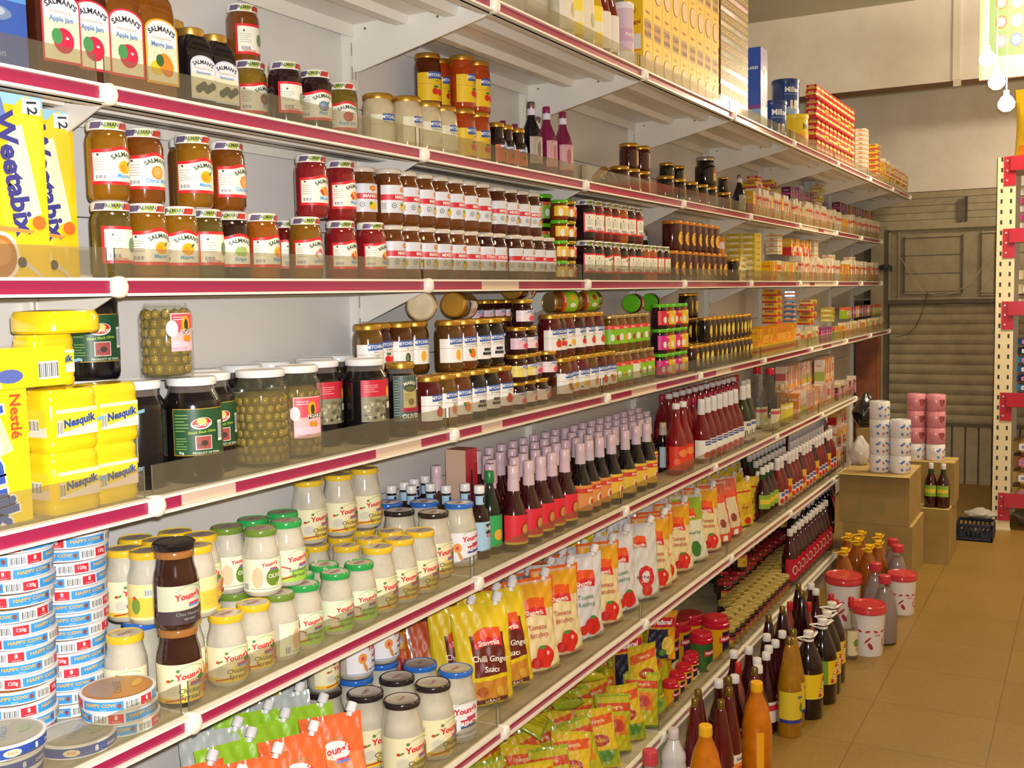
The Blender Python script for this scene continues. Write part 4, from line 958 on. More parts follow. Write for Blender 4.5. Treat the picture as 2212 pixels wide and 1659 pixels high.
sm('cream_v', .05, .034, .105, 'e6dcc4:gloss', [(.62, .70, 'd0503c'), (.1, .3, 'd8b07a')], 'VERMI', name='vermicelli_carton'); sm('pink_v', .05, .040, .13, 'd9b3a0:gloss', [(.12, .3, 'e8a04a')], 'NOODLE', 'a84a5a', name='noodle_carton'); sm('orange_v', .05, .040, .13, 'dc8a4c:gloss', [(.1, .4, 'e8b48a')], 'NOODLE', 'f4e8d8', name='noodle_carton')
sm('beige_v', .05, .038, .13, 'e6d2bc:gloss', [(.45, .75, 'c8605c'), (.1, .2, 'e8a04a')], 'NOODLE', 'f4ecdc', name='noodle_carton')
sm('white_v', .05, .042, .13, 'dfd6cc:gloss', [(.1, .5, '9ab04c')], 'SPAG', 'b8404c', name='noodle_carton')
sm('purple_v', .05, .034, .075, '6a2450:gloss', [(.4, .6, 'b84a8a')], 'SOUP', 'f0d8e4', name='soup_carton'); sm('orange_s', .045, .034, .075, 'e0862c:gloss', [(.3, .7, 'ece0d4')], 'CUBE', 'd84a2c', name='stock_cube_carton'); sm('kellogs', .07, .10, .325, '3f5fc0:gloss', [(.0, .25, '8fb4e4'), (.25, .3, '8a4a9a')], 'FLAKES', 'f2f2fa', 'cereal_box', 'cereal box')
sm('brown_s', .055, .085, .052, '6b5126:gloss', [(.15, .85, '74592c')], 'COCOA', 'd9b22c', name='cocoa_carton'); sm('blue_s', .05, .07, .026, '3f74b8:gloss', [(.3, .7, 'e08a4a')], 'AMUL', 'f4f4f4', name='butter_carton'); sm('grey_f', .08, .12, .04, '8f8890:gloss', [], 'TEA', 'd8d4d8')
a = Art(); w, h = .078, .215
a.rect(-w / 2, 0, w / 2, h, 'edc21a').rect(-w * .36, h * .52, w * .36, h * .78, 'b98a4a').text('CORN', 0, h * .70, .020, '6f4520', .03).text('FLOUR', 0, h * .58, .017, '6f4520', .03).text('Rafhan', 0, h * .88, .012, 'b8402c', .03).ell(0, h * .20, w * .38, w * .42, '7a5a34', 22).ell(0, h * .20, w * .35, w * .39, 'e2bf8e', 22).text('flour', 0, h * .42, .012, 'c86a3a', .02)
b = Art(); b.rect(-.03, 0, .03, h, 'e9bd18').rect(-.024, h * .36, .024, h * .56, 'd9dad6').rect(-.024, h * .335, .024, h * .345, 'd8502c').text('CORN', 0, h * .70, .016, '8a3a1c', .04, slope=.2).ell(0, h * .88, .012, .012, 'c89a14', 16).text('&', 0, h * .88, .012, '6f4520', .02)
carton('cornflour', .062, .080, .215, {'*': 'edc21a:gloss'}, [('+x', a), ('-y', b)], 'corn_flour_box', 'box')

# ---- tins and canisters
def tin(key, R, H, body, top, art, name='milk_tin', cat='tin', z0=.0):
    d = MD().lathe([(R * .98, 0, body), (R, .003, body), (R, H - .018, body)], 26, cap=True); L = MD().lathe([(R * 1.03, H - .018, top), (R * 1.04, H - .016, top), (R * 1.04, H - .003, top), (R, H, top)], 26)
    parts = [('tin_body', d.build(key)), ('lid', L.build(key + 'l'))]
    if art: parts.append(('label', art.onto(cyl(R + .0003, z0, -.6), .006).build(key + 'a', 60)))
    kind(key, name, cat, (None, parts), R, H)
a = Art().text('Millac', 0, .118, .034, 'eef2f6', .03).ell(.005, .022, .045, .022, '8fb0d8', 20).rect(-.012, .03, .0, .070, 'e6e4d8').rect(.006, .03, .026, .060, 'e6e4d8').ell(.016, .060, .010, .012, 'e6e4d8', 12).rect(-.04, .095, .04, .099, '6f8fc8')
tin('millac', .064, .170, '1f3f86:gloss', '1c3878:plastic', a)
a = Art().rect(-.06, 0, .06, .05, 'e84a1c').poly([(-.06, .05), (.0, .02), (.06, .05), (.06, .07), (-.06, .08)], 'f0a02a').text('Nido', .012, .110, .036, '3a3a24', .03).ell(-.03, .04, .012, .02, 'f2c87a', 12)
tin('yellowtin', .064, .168, 'e8c81c:gloss', 'f0d02a:plastic', a)
a = Art().rect(-.03, .08, .03, .115, 'c9a0b8').rect(-.03, .02, .03, .05, 'e8e0ea').text('Puck', 0, .098, .014, 'f4eef2', .02)
tin('pinkcan', .030, .190, 'd4bccc:gloss', 'e8e2e6:plastic', a, 'powder_can', 'can')
# ---- tall bottles of the top shelf
def bottle(key, name, cat, R, H, body, cap, art=None, z0=.03, a0=-.3, prof=None, capr=.34, caph=.03, capz=None, n=20, neck=.30, sh=.52, extra=None, liquid=None, sleeve=None, ns=.86):
    cz = H - caph
    pr = prof or [(R * .90, 0, body), (R, .006, body), (R, H * sh * .8, body), (R * .97, H * sh, body), (R * .75, H * (sh + .12), body), (R * (neck + .12), H * (sh + .24), body), (R * neck, cz - .002, body), (R * neck, cz + .004, body)]
    parts = [('bottle_glass', MD().lathe(pr, n).build(key, 45))]
    C = MD().lathe([(R * capr, cz, cap), (R * capr * 1.04, cz + .002, cap), (R * capr, H - .002, cap), (R * capr * .9, H, cap)], 16)
    if sleeve: C.lathe([(R * capr * 1.15, cz - sleeve[0], sleeve[1]), (R * capr * 1.08, cz, sleeve[1])], 16)
    parts.append(('cap', C.build(key + 'c', 40)))
    if art: parts.append(('label', art.onto(cyl(R + .0004, z0, a0), .005).build(key + 'l', 60)))
    if extra: parts += extra
    kind(key, name, cat, (None, parts), R, H)
def lab(w, h, bg, stuff=()):
    a = Art(); a.rect(-w / 2, 0, w / 2, h, bg)
    for s in stuff: getattr(a, s[0])(*s[1:])
    return a
bottle('oil_y', 'oil_bottle', 'bottle', .030, .25, 'e2b81c:jam', 'd8a01c:plastic', lab(.06, .10, 'f0d84a', [('rect', -.03, .03, .03, .06, 'e8e0c0')]))
bottle('oil_w', 'oil_bottle', 'bottle', .033, .26, 'ddd4b8:jam', 'e6e0d0:plastic', lab(.07, .11, 'e6dcc4', [('ell', .01, .05, .012, .02, 'b9b48a')]))
bottle('vin_r', 'vinegar_bottle', 'bottle', .028, .25, '7a2418:jam', '6a1a14:plastic', lab(.055, .10, 'e4dcd4'))
bottle('syr_black', 'syrup_bottle', 'bottle', .030, .205, '14101a:jam', '8f7c7a:metal', lab(.06, .075, 'b8a898', [('ell', .0, .04, .012, .03, 'c9b8a8'), ('ell', 0, .04, .008, .022, '8a7a6a')]), sleeve=(.018, 'e6e2ea:plastic'), capr=.36, caph=.02)
bottle('syr_pink', 'syrup_bottle', 'bottle', .030, .205, '8a1c4e:jam', '8a2050:plastic', lab(.06, .075, 'd8a0a4', [('ell', .0, .04, .013, .032, 'd8b4a8'), ('ell', 0, .04, .008, .024, 'b8707a')]), sleeve=(.018, 'e6e2ea:plastic'), capr=.36, caph=.02)
SL = 'd8bcc4:plastic'
def label_k(bg, c2, t='Shezan'): return lab(.085, .075, bg, [('rect', -.0425, .052, .0425, .066, c2), ('text', t, .012, .059, .010, 'f8f0e0', .03), ('ell', .015, .026, .014, .014, 'f2e0b8', 16), ('ell', .018, .026, .008, .009, c2, 12)])
bottle('ket_red', 'ketchup_bottle', 'bottle', .035, .218, '3e0a10:jam', SL, lab(.095, .075, 'e22c3c', [('ell', .012, .035, .016, .020, 'b8202c', 18), ('ell', .014, .036, .011, .014, 'c89a4a', 14), ('rect', -.045, .0, .045, .006, 'f0d040')]), z0=.02, capr=.40, caph=.034, sleeve=(.030, SL), sh=.42, neck=.34)
bottle('ket_yel', 'sauce_bottle', 'bottle', .035, .215, '100a0c:jam', SL, label_k('eec23c', 'd8402c'), z0=.02, capr=.40, caph=.034, sleeve=(.026, 'cdbcc4:plastic'), sh=.42, neck=.34)
bottle('ket_or', 'sauce_bottle', 'bottle', .035, .215, '120a0c:jam', SL, label_k('e8944a', 'd83c2c'), z0=.02, capr=.40, caph=.034, sleeve=(.026, 'cdbcc4:plastic'), sh=.42, neck=.34)
bottle('ket_small', 'sauce_bottle', 'bottle', .031, .180, '1a100e:jam', 'c9b09a:plastic', lab(.07, .075, 'b9cbd8', [('ell', .006, .036, .018, .022, 'b87a4a', 16), ('ell', .006, .036, .010, .014, 'a83a24', 12)]), z0=.02, capr=.42, caph=.024, sleeve=(.02, 'c8b8b0:plastic'))
k_ = .182 / .215
bottle('hp', 'brown_sauce_bottle', 'sauce bottle', .030 * k_, .182, '2c120e:jam', 'ecebe8:plastic', yscale(lab(.062, .085, 'a9cde4', [('rect', .0, .050, .026, .078, '1e2440'), ('text', 'HP', .013, .064, .020, 'f4f4f4', .04), ('rect', .002, .040, .026, .049, 'e0404a'), ('text', 'SAUCE', .014, .0445, .006, 'fbe8e8', .02)]), k_), z0=.022, capr=.52, caph=.019, n=22,
       extra=[('neck_label', yscale(lab(.040, .026, 'a9cde4', [('rect', .004, .004, .012, .022, '1e2440'), ('rect', .012, .006, .016, .016, 'd8404a')]), k_).onto(cyl(.0150 * k_, .160 * k_, -.4), .005).build('hpn', 60))],
       prof=[(r * k_, z * k_, '2c120e:jam') for r, z in ((.027, 0), (.030, .005), (.030, .118), (.027, .138), (.0150, .156), (.0145, .188), (.0135, .195))])
bottle('green_s', 'sauce_bottle', 'sauce bottle', .030, .210, '16281c:jam', '1f7a3c:plastic', lab(.06, .08, '3aa85a', [('ell', 0, .03, .014, .014, 'e8b03c', 12)]), z0=.02, capr=.4)
bottle('tom', 'tomato_ketchup_bottle', 'bottle', .038, .255, '8e0f1c:jam', 'e8e4e0:plastic', lab(.10, .085, 'e03a24', [('ell', .008, .03, .016, .015, 'e8442c', 16), ('ell', .006, .06, .02, .014, 'f08a4a', 16), ('ell', -.02, .03, .012, .012, 'f06a3c', 12)]), z0=.02, capr=.36, caph=.02, sh=.48)
bottle('tom_m', 'tomato_ketchup_bottle', 'bottle', .036, .243, '7c0e1c:jam', 'e8e6e4:plastic', lab(.09, .070, 'f0efe8', [('rect', -.004, .050, .034, .066, '3f5aa0'), ('text', "MITCHELL'S", .015, .058, .0072, 'f4f4fa', .03), ('ell', .006, .012, .015, .014, 'd8301c', 16), ('ell', .034, .012, .010, .012, 'e0442c', 14)]), z0=.02, capr=.36, caph=.02, sleeve=(.038, 'e2dfe0:plastic'), sh=.5)
bottle('tom_s', 'tomato_ketchup_bottle', 'bottle', .034, .240, '93141c:jam', 'b8203c:plastic', lab(.09, .085, 'd8321c', [('ell', .0, .04, .020, .024, 'e8642c', 16)]), z0=.02, capr=.36)
bottle('olive_g', 'squash_bottle', 'bottle', .036, .248, '2c3410:jam', 'e8e6e0:plastic', lab(.08, .080, 'e6e4d4', [('rect', .0, .060, .030, .072, '5a6ab0'), ('text', 'JUI', .012, .028, .034, '2c2a20', .01)]), z0=.02, capr=.36, caph=.02, sleeve=(.038, 'e2dfd8:plastic'), sh=.5)
bottle('clear_r', 'vinegar_bottle', 'bottle', .046, .290, 'b0aea0:glass', 'd0243a:plastic', lab(.10, .085, 'd8d2b0', [('rect', -.05, .06, .05, .075, 'c84a5a'), ('ell', .01, .03, .016, .018, 'b9a83a', 14)]), z0=.02, capr=.42, caph=.03)
bottle('clear_y', 'vinegar_bottle', 'bottle', .036, .200, 'b8b4a0:glass', 'c9b08a:plastic', lab(.085, .085, 'd8c83a', [('rect', -.04, .06, .04, .075, 'e8e0c0')]), z0=.02, capr=.36)
bottle('squash_g', 'squash_bottle', 'bottle', .034, .235, '3a0c14:jam', 'e4e0da:plastic', lab(.07, .06, '8fb83a', [('rect', -.03, .02, .03, .04, 'e8d03a')]), z0=.06, capr=.36, sleeve=(.045, '244a28:plastic'))
bottle('squash_r', 'squash_bottle', 'bottle', .034, .240, '7c0e1c:jam', 'e8e4e2:plastic', lab(.07, .06, 'ece4e4', [('ell', .006, .02, .014, .012, 'd8301c', 14), ('rect', 0, .04, .03, .055, '4f68a8')]), z0=.03, capr=.36, sleeve=(.038, 'e2dcdc:plastic'))
bottle('squash_y', 'squash_bottle', 'bottle', .034, .240, '3a1016:jam', 'e8e4e2:plastic', lab(.07, .10, 'e2b02c', [('ell', .006, .05, .014, .018, 'd8301c', 14)]), z0=.03, capr=.36)
bottle('cola', 'soy_sauce_bottle', 'bottle', .036, .27, '0f0a0c:jam', 'dcd8d6:plastic', lab(.07, .07, '1a1418', [('rect', -.03, .02, .03, .03, 'b8b0b0')]), z0=.04, capr=.36)
bottle('redlab', 'syrup_bottle', 'bottle', .036, .26, '40101c:jam', 'dcd8d6:plastic', lab(.09, .10, 'c41c34', [('ell', 0, .05, .014, .022, 'e8d8d4', 16), ('ell', 0, .05, .010, .017, 'b83a3c', 14)]), z0=.03, capr=.38)

# ---- floor bottles
OR = 'd87a08:jam'
bottle('fanta', 'orange_squash_bottle', 'bottle', .046, .300, OR, 'f0b61a:plastic', None, capr=.40, caph=.028, prof=[(.040, 0, OR), (.046, .01, OR), (.046, .155, OR), (.044, .175, OR), (.034, .225, OR), (.019, .262, OR), (.017, .276, OR)], extra=[('side_label', Art().rect(-.011, 0, .011, .11, 'f2a80c').onto(cyl(.0466, .05, -.9), .005).build('fl', 60))])
bottle('mango_c', 'mango_squash_bottle', 'bottle', .040, .330, 'a8740e:jam', '8a7a3a:metal', lab(.11, .105, 'd9c02c', [('rect', -.055, 0, .055, .012, '2c3a8c'), ('text', 'Shezan', .03, .085, .014, '2c4a9a', .03), ('ell', .030, .05, .012, .016, '4a8a3a', 14)]), z0=.05, capr=.30, caph=.024, prof=[(.036, 0, 'a8740e:jam'), (.040, .008, 'a8740e:jam'), (.040, .160, 'a8740e:jam'), (.037, .180, 'a8740e:jam'), (.015, .295, 'a8740e:jam'), (.011, .306, 'a8740e:jam')])
for k, c in (('red', '5e0c14'), ('wine', '2c0810')):
    bottle('rooh_' + k, 'syrup_bottle', 'bottle', .036, .310, c + ':jam', '8a7438:metal', lab(.095, .080, 'ece2c8', [('rect', -.0475, .0, .0475, .055, 'e8903c'), ('text', 'Shezan', .016, .066, .013, '2c4a9a', .03), ('ell', .01, .03, .016, .016, 'd8402c', 14)]), z0=.04, capr=.30, caph=.024, prof=[(.033, 0, c + ':jam'), (.036, .008, c + ':jam'), (.036, .140, c + ':jam'), (.033, .165, c + ':jam'), (.014, .280, c + ':jam'), (.010, .288, c + ':jam')])
bottle('white_c', 'syrup_bottle', 'bottle', .034, .270, '3a0c14:jam', 'e6e4e0:plastic', lab(.09, .07, 'e0d8cc', [('rect', -.04, .04, .04, .06, 'c8303c')]), z0=.04, capr=.42, caph=.024)
bottle('redcap', 'vinegar_bottle', 'bottle', .026, .250, 'a85a4c:jam', 'c8242c:plastic', lab(.06, .06, 'e8dcc8', [('rect', -.03, .02, .03, .04, 'c8342c')]), z0=.03, capr=.42, caph=.035)
bottle('rosewater', 'vinegar_bottle', 'bottle', .026, .250, 'c4c0b4:glass', 'c8242c:plastic', lab(.075, .10, 'd8d0a4', [('ell', .0, .05, .014, .016, '6a8a3a', 14), ('ell', .006, .024, .012, .010, 'c8a06a', 14)]), z0=.02, capr=.42, caph=.04)
def handle(R, z, c, s=1.0):
    d = MD(); ca, sa = math.cos(-.55), math.sin(-.55)
    P = [(-.012, .010, -.004), (-.012, .034, .006), (-.004, .052, .016), (.010, .034, .020), (.014, .012, .012), (.014, -.012, .012), (.010, -.034, .020), (-.004, -.052, .016), (-.012, -.034, .006), (-.012, -.010, -.004)]
    d.tube([(x * ca - y * sa, x * sa + y * ca, z + q) for x, y, q in [(y_ * 0 + x_, y_, q_) for x_, y_, q_ in P]], .0034, c, 8, close=True)
    d.lathe([(.017, z - .006, c), (.018, z - .002, c), (.018, z + .004, c), (.015, z + .007, c)], 16); return d
def jug(key, body, cap, art, R=.050, H=.300, hc=None, name='squash_jug', z0=.075, extra_rim=None):
    pr = [(R * .9, 0, body), (R, .008, body), (R, H * .55, body), (R * .93, H * .64, body), (R * .62, H * .78, body), (R * .36, H * .87, body), (R * .33, H * .93, body)]
    hc = hc or cap
    parts = [('jug_body', MD().lathe(pr, 24).build(key, 45)), ('carry_handle', handle(R, H * .895, hc).build(key + 'h', 45)), ('cap', MD().lathe([(.017, H * .925, cap), (.018, H * .93, cap), (.0175, H - .002, cap), (.015, H, cap)], 16).build(key + 'c', 40))]
    if art: parts.append(('label', art.onto(cyl(R + .0004, z0, -.75), .006).build(key + 'l', 60)))
    kind(key, name, 'bottle', (None, parts), R, H)
DK = '1c060a:jam'
jl = lab(.15, .085, 'e6c41c', [('rect', -.075, 0, -.005, .085, '6f9a2c'), ('poly', [(.004, .008), (.016, .002), (.044, .070), (.032, .076)], 'c02a2c'), ('text', 'JAAM', .024, .038, .018, 'f6ecd0', .04, 1.15), ('ell', .05, .03, .010, .012, 'e0862c', 12)])
jug('jaam_y', DK, 'e6e3dd:plastic', lab(.15, .085, 'e6c41c', [('poly', [(.000, .004), (.014, .000), (.040, .070), (.026, .078)], 'b0243a'), ('text', 'JAAM', .020, .036, .018, 'f6ecd0', .04, 1.15), ('rect', -.075, .0, .075, .005, 'd8e04a')]))
jug('jaam_g', DK, 'e6e3dd:plastic', jl)
jug('oil_jug', 'a05a1c:jam', 'e8b818:plastic', None, R=.046, H=.290, name='oil_jug')
PW = 'c9a8b0:glass'
d = MD(); 
def pink_jug(key, H=.285, R=.052):
    pr = [(R * .9, 0, 'a8989c:glass'), (R, .01, 'a8989c:glass'), (R, H * .45, 'a8989c:glass'), (R * .9, H * .6, 'a8989c:glass'), (R * .55, H * .8, 'a8989c:glass'), (R * .42, H * .9, 'a8989c:glass')]
    core = MD().lathe([(R * .86, .006, '998886:matt'), (R * .93, .014, '998886:matt'), (R * .93, H * .44, '998886:matt'), (R * .82, H * .58, '998886:matt'), (R * .45, H * .80, '998886:matt')], 20)
    kind(key, 'water_jug', 'bottle', (None, [('jug_body', MD().lathe(pr, 22).build(key, 45)), ('contents', core.build(key + 'i', 45)), ('cap', MD().lathe([(R * .46, H * .88, 'cf3c4c:plastic'), (R * .48, H * .885, 'cf3c4c:plastic'), (R * .47, H - .002, 'cf3c4c:plastic'), (R * .42, H, 'cf3c4c:plastic')], 18).build(key + 'c', 40))]), R, H)
pink_jug('pinkjug')
pr = 'd4d2d0:gloss'
bottle('silverb', 'mineral_water_bottle', 'bottle', .036, .235, 'c6cace:jam', 'd8cccc:plastic', lab(.11, .075, 'e9e4e2', [('rect', -.02, .045, .03, .060, 'd8a8a8'), ('lines', -.04, .01, .04, .04, 3, 'c0b0b0')]), z0=.03, capr=.42, caph=.028, prof=[(.033, 0, pr), (.036, .006, pr), (.036, .130, pr), (.034, .14, pr), (.036, .15, pr), (.034, .165, pr), (.020, .192, pr), (.015, .205, pr)])
bottle('pinkcap', 'water_bottle', 'bottle', .044, .300, 'c3a6a2:jam', 'c8404c:plastic', None, capr=.44, caph=.036)
def bucket(key, R=.072, H=.205):
    wh = 'e6e2e0:gloss'; rd = 'cf3c40:gloss'
    d = MD().lathe([(R * .80, 0, wh), (R * .82, .004, wh), (R * .95, H - .030, wh)], 28)
    L = MD().lathe([(R * .97, H - .034, rd), (R * 1.02, H - .030, rd), (R * 1.02, H - .018, rd), (R * .99, H - .014, rd), (R * 1.0, H - .004, rd), (R * .95, H, rd), (R * .88, H - .004, rd), (R * .3, H - .004, rd)], 28)
    a = Art()
    for i in range(9): a.layer = 0; a.ell(-.12 + .03 * i, .100, .010, .0045, 'c02a34', 10, .3 * (-1) ** i)
    a.layer = 0; a.ell(.02, .055, .020, .022, 'b8202c', 20); a.ell(.02, .055, .015, .017, 'f0e6e4', 18); a.text('G', .02, .055, .024, 'b8202c', .04)
    a.layer = 0; a.ell(-.05, .04, .008, .016, 'a8283a', 12, .5); a.ell(-.06, .065, .018, .004, 'a8283a', 10, .8); a.layer = 0; a.text('Chilli', -.022, .085, .012, 'c8485a', .02)
    rf = lambda z: R * (.82 + .13 * z / (H - .03))
    kind(key, 'bucket', 'bucket', (None, [('bucket_body', d.build(key)), ('lid', L.build(key + 'l')), ('printed_band', a.onto(cyl(rf, 0.004, -.5), .007, .02).build(key + 'a', 60))]), R, H)
bucket('bucket')
# ---- spice tubs with red screw lids, pickle jars
def spice(key, R, H, body, c2):
    d = MD().lathe([(R * .95, 0, body), (R, .004, body), (R, H * .72, body), (R * .97, H * .76, body)], 20); rd = 'c41f34:gloss'
    L = MD().lathe([(R * .98, H * .74, rd), (R * 1.06, H * .76, rd), (R * 1.06, H * .85, rd), (R * .96, H * .87, rd), (R * .96, H * .97, rd), (R * .9, H, rd)], 20)
    a = Art(); a.rect(-R * .15, H * .1, R * .95, H * .68, c2).ell(R * .5, H * .12, R * .7, H * .12, 'e9d9a8', 14).poly([(-R * .4, H * .42), (R * 1.0, H * .46), (R * 1.0, H * .60), (-R * .4, H * .56)], 'd82434').text('National', R * .3, H * .51, R * .34, 'f8f4ee', .04, slope=.05)
    kind(key, 'spice_tub', 'tub', (None, [('tub_body', d.build(key)), ('lid', L.build(key + 'l')), ('label', a.onto(cyl(R + .0004, 0, -.3), .006).build(key + 'a', 60))]), R, H)
spice('sp_y', .048, .150, 'e2a41c:gloss', '2a2440'); spice('sp_g', .040, .135, '3a6a2c:gloss', '2f5a28'); spice('sp_s', .026, .080, 'e2a41c:gloss', '241f3a')
def pk(bg, c): return lab(.085, .050, bg, [('rect', -.0425, .040, .0425, .050, c), ('text', 'National', .008, .045, .008, 'f8f0e0', .03), ('ell', .012, .02, .012, .012, 'c8d03a', 14), ('ell', -.012, .018, .010, .008, 'e0862c', 12)])
jar('pk_g', 'pickle_jar', 'jar', .036, .105, '2c2a10:jam', 'b02c34:gloss', 'b02c34:gloss', pk('8ab02c', 'c8402c'), z0=.02, a0=-.3, sh=.8)
jar('pk_y', 'pickle_jar', 'jar', .036, .105, '3a200e:jam', 'b02c34:gloss', 'b02c34:gloss', pk('e2b83a', 'd85a2c'), z0=.02, a0=-.3, sh=.8)
jar('pk_s', 'pickle_jar', 'jar', .030, .084, '2a1a0e:jam', 'b09a4c:gloss', 'c2ab62:gloss', lab(.06, .038, 'dca82c', [('rect', -.03, .026, .03, .038, 'a83a4a'), ('ell', .008, .012, .008, .008, 'd0402c', 10)]), z0=.014, a0=-.3, sh=.8)
# ================================================================ what stands where
S = dict(desc='', where='')
# ---------------- second shelf down (A)
put('blue_box', 'A', 18, x=.13, yy=y_at(57, .175, .4) - .09, desc='blue and white milk powder box', where='on the second shelf down', rot=0, fix=True)
for kd, u, x, ds in (('big_brown', 92, .155, 'big dark brown apple jam jar'), ('big_brown', 160, .150, 'big dark brown apple jam jar'), ('big_apple', 235, .155, 'big apple jam jar with the full apple label'), ('big_mango', 312, .155, 'big mango jam jar with a yellow framed label'),
                     ('big_peach', 362, .10, 'amber square jam jar with an orange framed label'), ('big_peach', 388, .04, 'amber square jam jar half hidden behind another')):
    put(kd, 'A', u, x=x, desc=ds, where='on the second shelf down', rot=-.12, fix=True)
row('big_black', 'A', [411, 462], x=.15, desc='square blackcurrant jam jar', where='on the second shelf down', rot=-.15, fix=True)
put('sal_fig', 'A', 537, 135, desc='fig jam jar with a red-edged label', where='under another jar, second shelf down')
put('salb_brown', 'A', 522, 14, t=1, desc='brown jam jar perched on another jar', where='on the second shelf down', rot=-.2)
put('salb_dark', 'A', 614, 130, desc='dark jam jar showing its text panel', where='on the second shelf down', rot=-.2)
put('sal_plum', 'A', 680, 142, desc='dark plum jam jar', where='on the second shelf down', rot=-.6)
put('sal_apple', 'A', 738, 182, desc='green-brown apple jam jar', where='on the second shelf down', rot=-.75)
row('mit_garlic', 'A', [(817, 205), (876, 197), (925, 210), (951, 222)], desc='pale garlic pickle jar, gold lid', where='on the second shelf down')
row('mit_chilli', 'A', [(1000, 238), (1038, 246)], desc='orange chilli sauce jar in the lower layer', where='on the second shelf down')
row('mit_chilli', 'A', [(990, 124), (1030, 135)], t=1, desc='orange chilli sauce jar stacked on top', where='on the second shelf down')
row('mit_chilli', 'A', [(955, 245), (925, 245)], x=.07, desc='chilli sauce jar at the bottom behind', where='on the second shelf down')
put('mit_chilli', 'A', 952, x=.07, t=1, desc='orange chilli sauce jar stacked behind', where='on the second shelf down')
put('mit_chilli_dark', 'A', 925, x=.07, t=1, desc='dark chilli sauce jar stacked behind', where='on the second shelf down')
row('mit_plum', 'A', [(1068, 250), (1090, 262), (1117, 266)], desc='small dark sauce jar, orange label', where='on the second shelf down')
row('syr_pink', 'A', [1086, 1112], x=.05, scale=.82, desc='red-capped syrup bottle behind the sauce jars', where='on the second shelf down')
put('syr_black', 'A', 1147, 214, desc='tall black syrup bottle', where='on the second shelf down, in front')
put('syr_black', 'A', 1160, x=.06, desc='black syrup bottle half hidden behind', where='on the second shelf down')
row('syr_pink', 'A', [(1180, 222), (1215, 232)], desc='tall pink syrup bottle', where='on the second shelf down')
lying_a = ('brown_gold', 1312)
row('brown_gold', 'A', [1338, 1362, 1384], x=.14, desc='brown honey jar, gold lid, lower layer', where='on the second shelf down')
row('brown_gold', 'A', [1357, 1384], x=.12, t=1, desc='brown honey jar, gold lid, upper layer', where='on the second shelf down')
row('dark_gold', 'A', [1437, 1463, 1490, 1512, 1532], x=.15, desc='dark honey jar with a broad gold lid', where='on the second shelf down', scale=.9)
row('dark_gold', 'A', [1440, 1463], x=.08, t=1, desc='dark honey jar in the upper layer', where='on the second shelf down', scale=.8)
put('dark_big', 'A', 1521, x=.14, base=surf('A') + .0955, desc='squat black jar with a grey lid', where='standing on gold-lidded jars, second shelf down')
put('brown_gold', 'A', 1562, x=.13, desc='yellow-labelled jar with a gold lid', where='second shelf down')
put('dark_gold', 'A', 1562, x=.13, t=1, base=surf('A') + .093, desc='small jar on the yellow-labelled jar', where='on the second shelf down', scale=.62)
put('syr_black', 'A', 1597, x=.13, desc='slim amber bottle with a pale cap', where='on the second shelf down', scale=.93)
far1 = ['cream_v', 'pink_v', 'red_v', 'cream_v', 'cust_y', 'pale_r', 'cream_v', 'purple_v', 'yel_b', 'pale_t', 'tea_g', 'tea_w']
def fill(kds, l, u0, u1, x, t=0, desc='', where='', seed=1, gap=.002, base=None, sc=1, jit=.004):
    rr = random.Random(seed); y = None; out = []
    z = base if base is not None else surf(l)
    ya = y_at(u0, x, z + .04); yb = y_at(u1, x, z + .04); y = ya; group = desc + ' ' + where
    while True:
        kd = rr.choice(kds); r = KINDS[kd][3]; hx, hy = r if isinstance(r, tuple) else (r, r)
        if y + 2 * hy * sc > yb: break
        xx = max(.03 + hx * sc, min(x - rr.random() * jit, LV[l][1] - .026 - hx * sc)) if l != 'G' else x
        out.append(put(kd, l, 0, x=xx, yy=y + hy * sc, base=z, desc=KD.get(kd, desc), where=where, rot=0 if isinstance(r, tuple) else None, scale=sc)); y += 2 * hy * sc + gap
    return out
KD = dict(cust_y='yellow custard carton', cust_o='orange carton with a yellow band', tea_w='pale carton with an orange band', tea_g='dull green-yellow carton', pale_t='tall cream carton with a red stripe', pale_r='cream carton with an orange foot',
          mag='magenta carton', lime='lime green carton', flat_y='flat yellow carton', flat_w='flat cream carton', flat_r='flat yellow carton with a red side', red_b='flat red carton', red_v='red and yellow carton', yel_b='small yellow carton',
          cream_v='cream carton with a red stripe', pink_v='tall pink-beige noodle carton', orange_v='tall orange noodle carton', purple_v='dark purple carton', orange_s='orange carton with a pale middle', brown_s='brown cocoa carton', blue_s='flat blue carton', grey_f='flat grey carton')
fill(['cream_v', 'red_v', 'cream_v', 'cust_o', 'pale_r'], 'A', 1612, 1700, .15, where='in the lower layer, second shelf down, before the middle', seed=4, sc=1.32)
fill(['cream_v', 'pale_t', 'purple_v', 'cream_v', 'tea_g', 'pale_r'], 'A', 1702, 1800, .15, where='in the lower layer, second shelf down, past the middle', seed=8, sc=1.32)
fill(['cream_v', 'pale_t', 'cust_y'], 'A', 1802, 1895, .15, where='at the far end of the second shelf down', seed=9, sc=1.32)
for k, (u, kd) in enumerate([(1625, 'flat_r'), (1650, 'red_b'), (1672, 'flat_y')]): put(kd, 'A', u, x=.13, base=surf('A') + .140, desc=KD[kd], where='lying on cartons, second shelf down', rot=.1 * k, fix=True)
for k, (u, kd) in enumerate([(1630, 'red_b'), (1660, 'flat_r')]): put(kd, 'A', u, x=.12, base=surf('A') + .176, desc=KD[kd], where='topmost on cartons, second shelf down', rot=.1 * k, fix=True)
for k in range(5): put('flat_y' if k % 2 else 'flat_w', 'A', 1760 + 2 * k, x=.12, base=surf('A') + .140 + .029 * k, desc='flat pale yellow carton in a leaning stack', where='on the second shelf down', rot=.02 * k, fix=True)
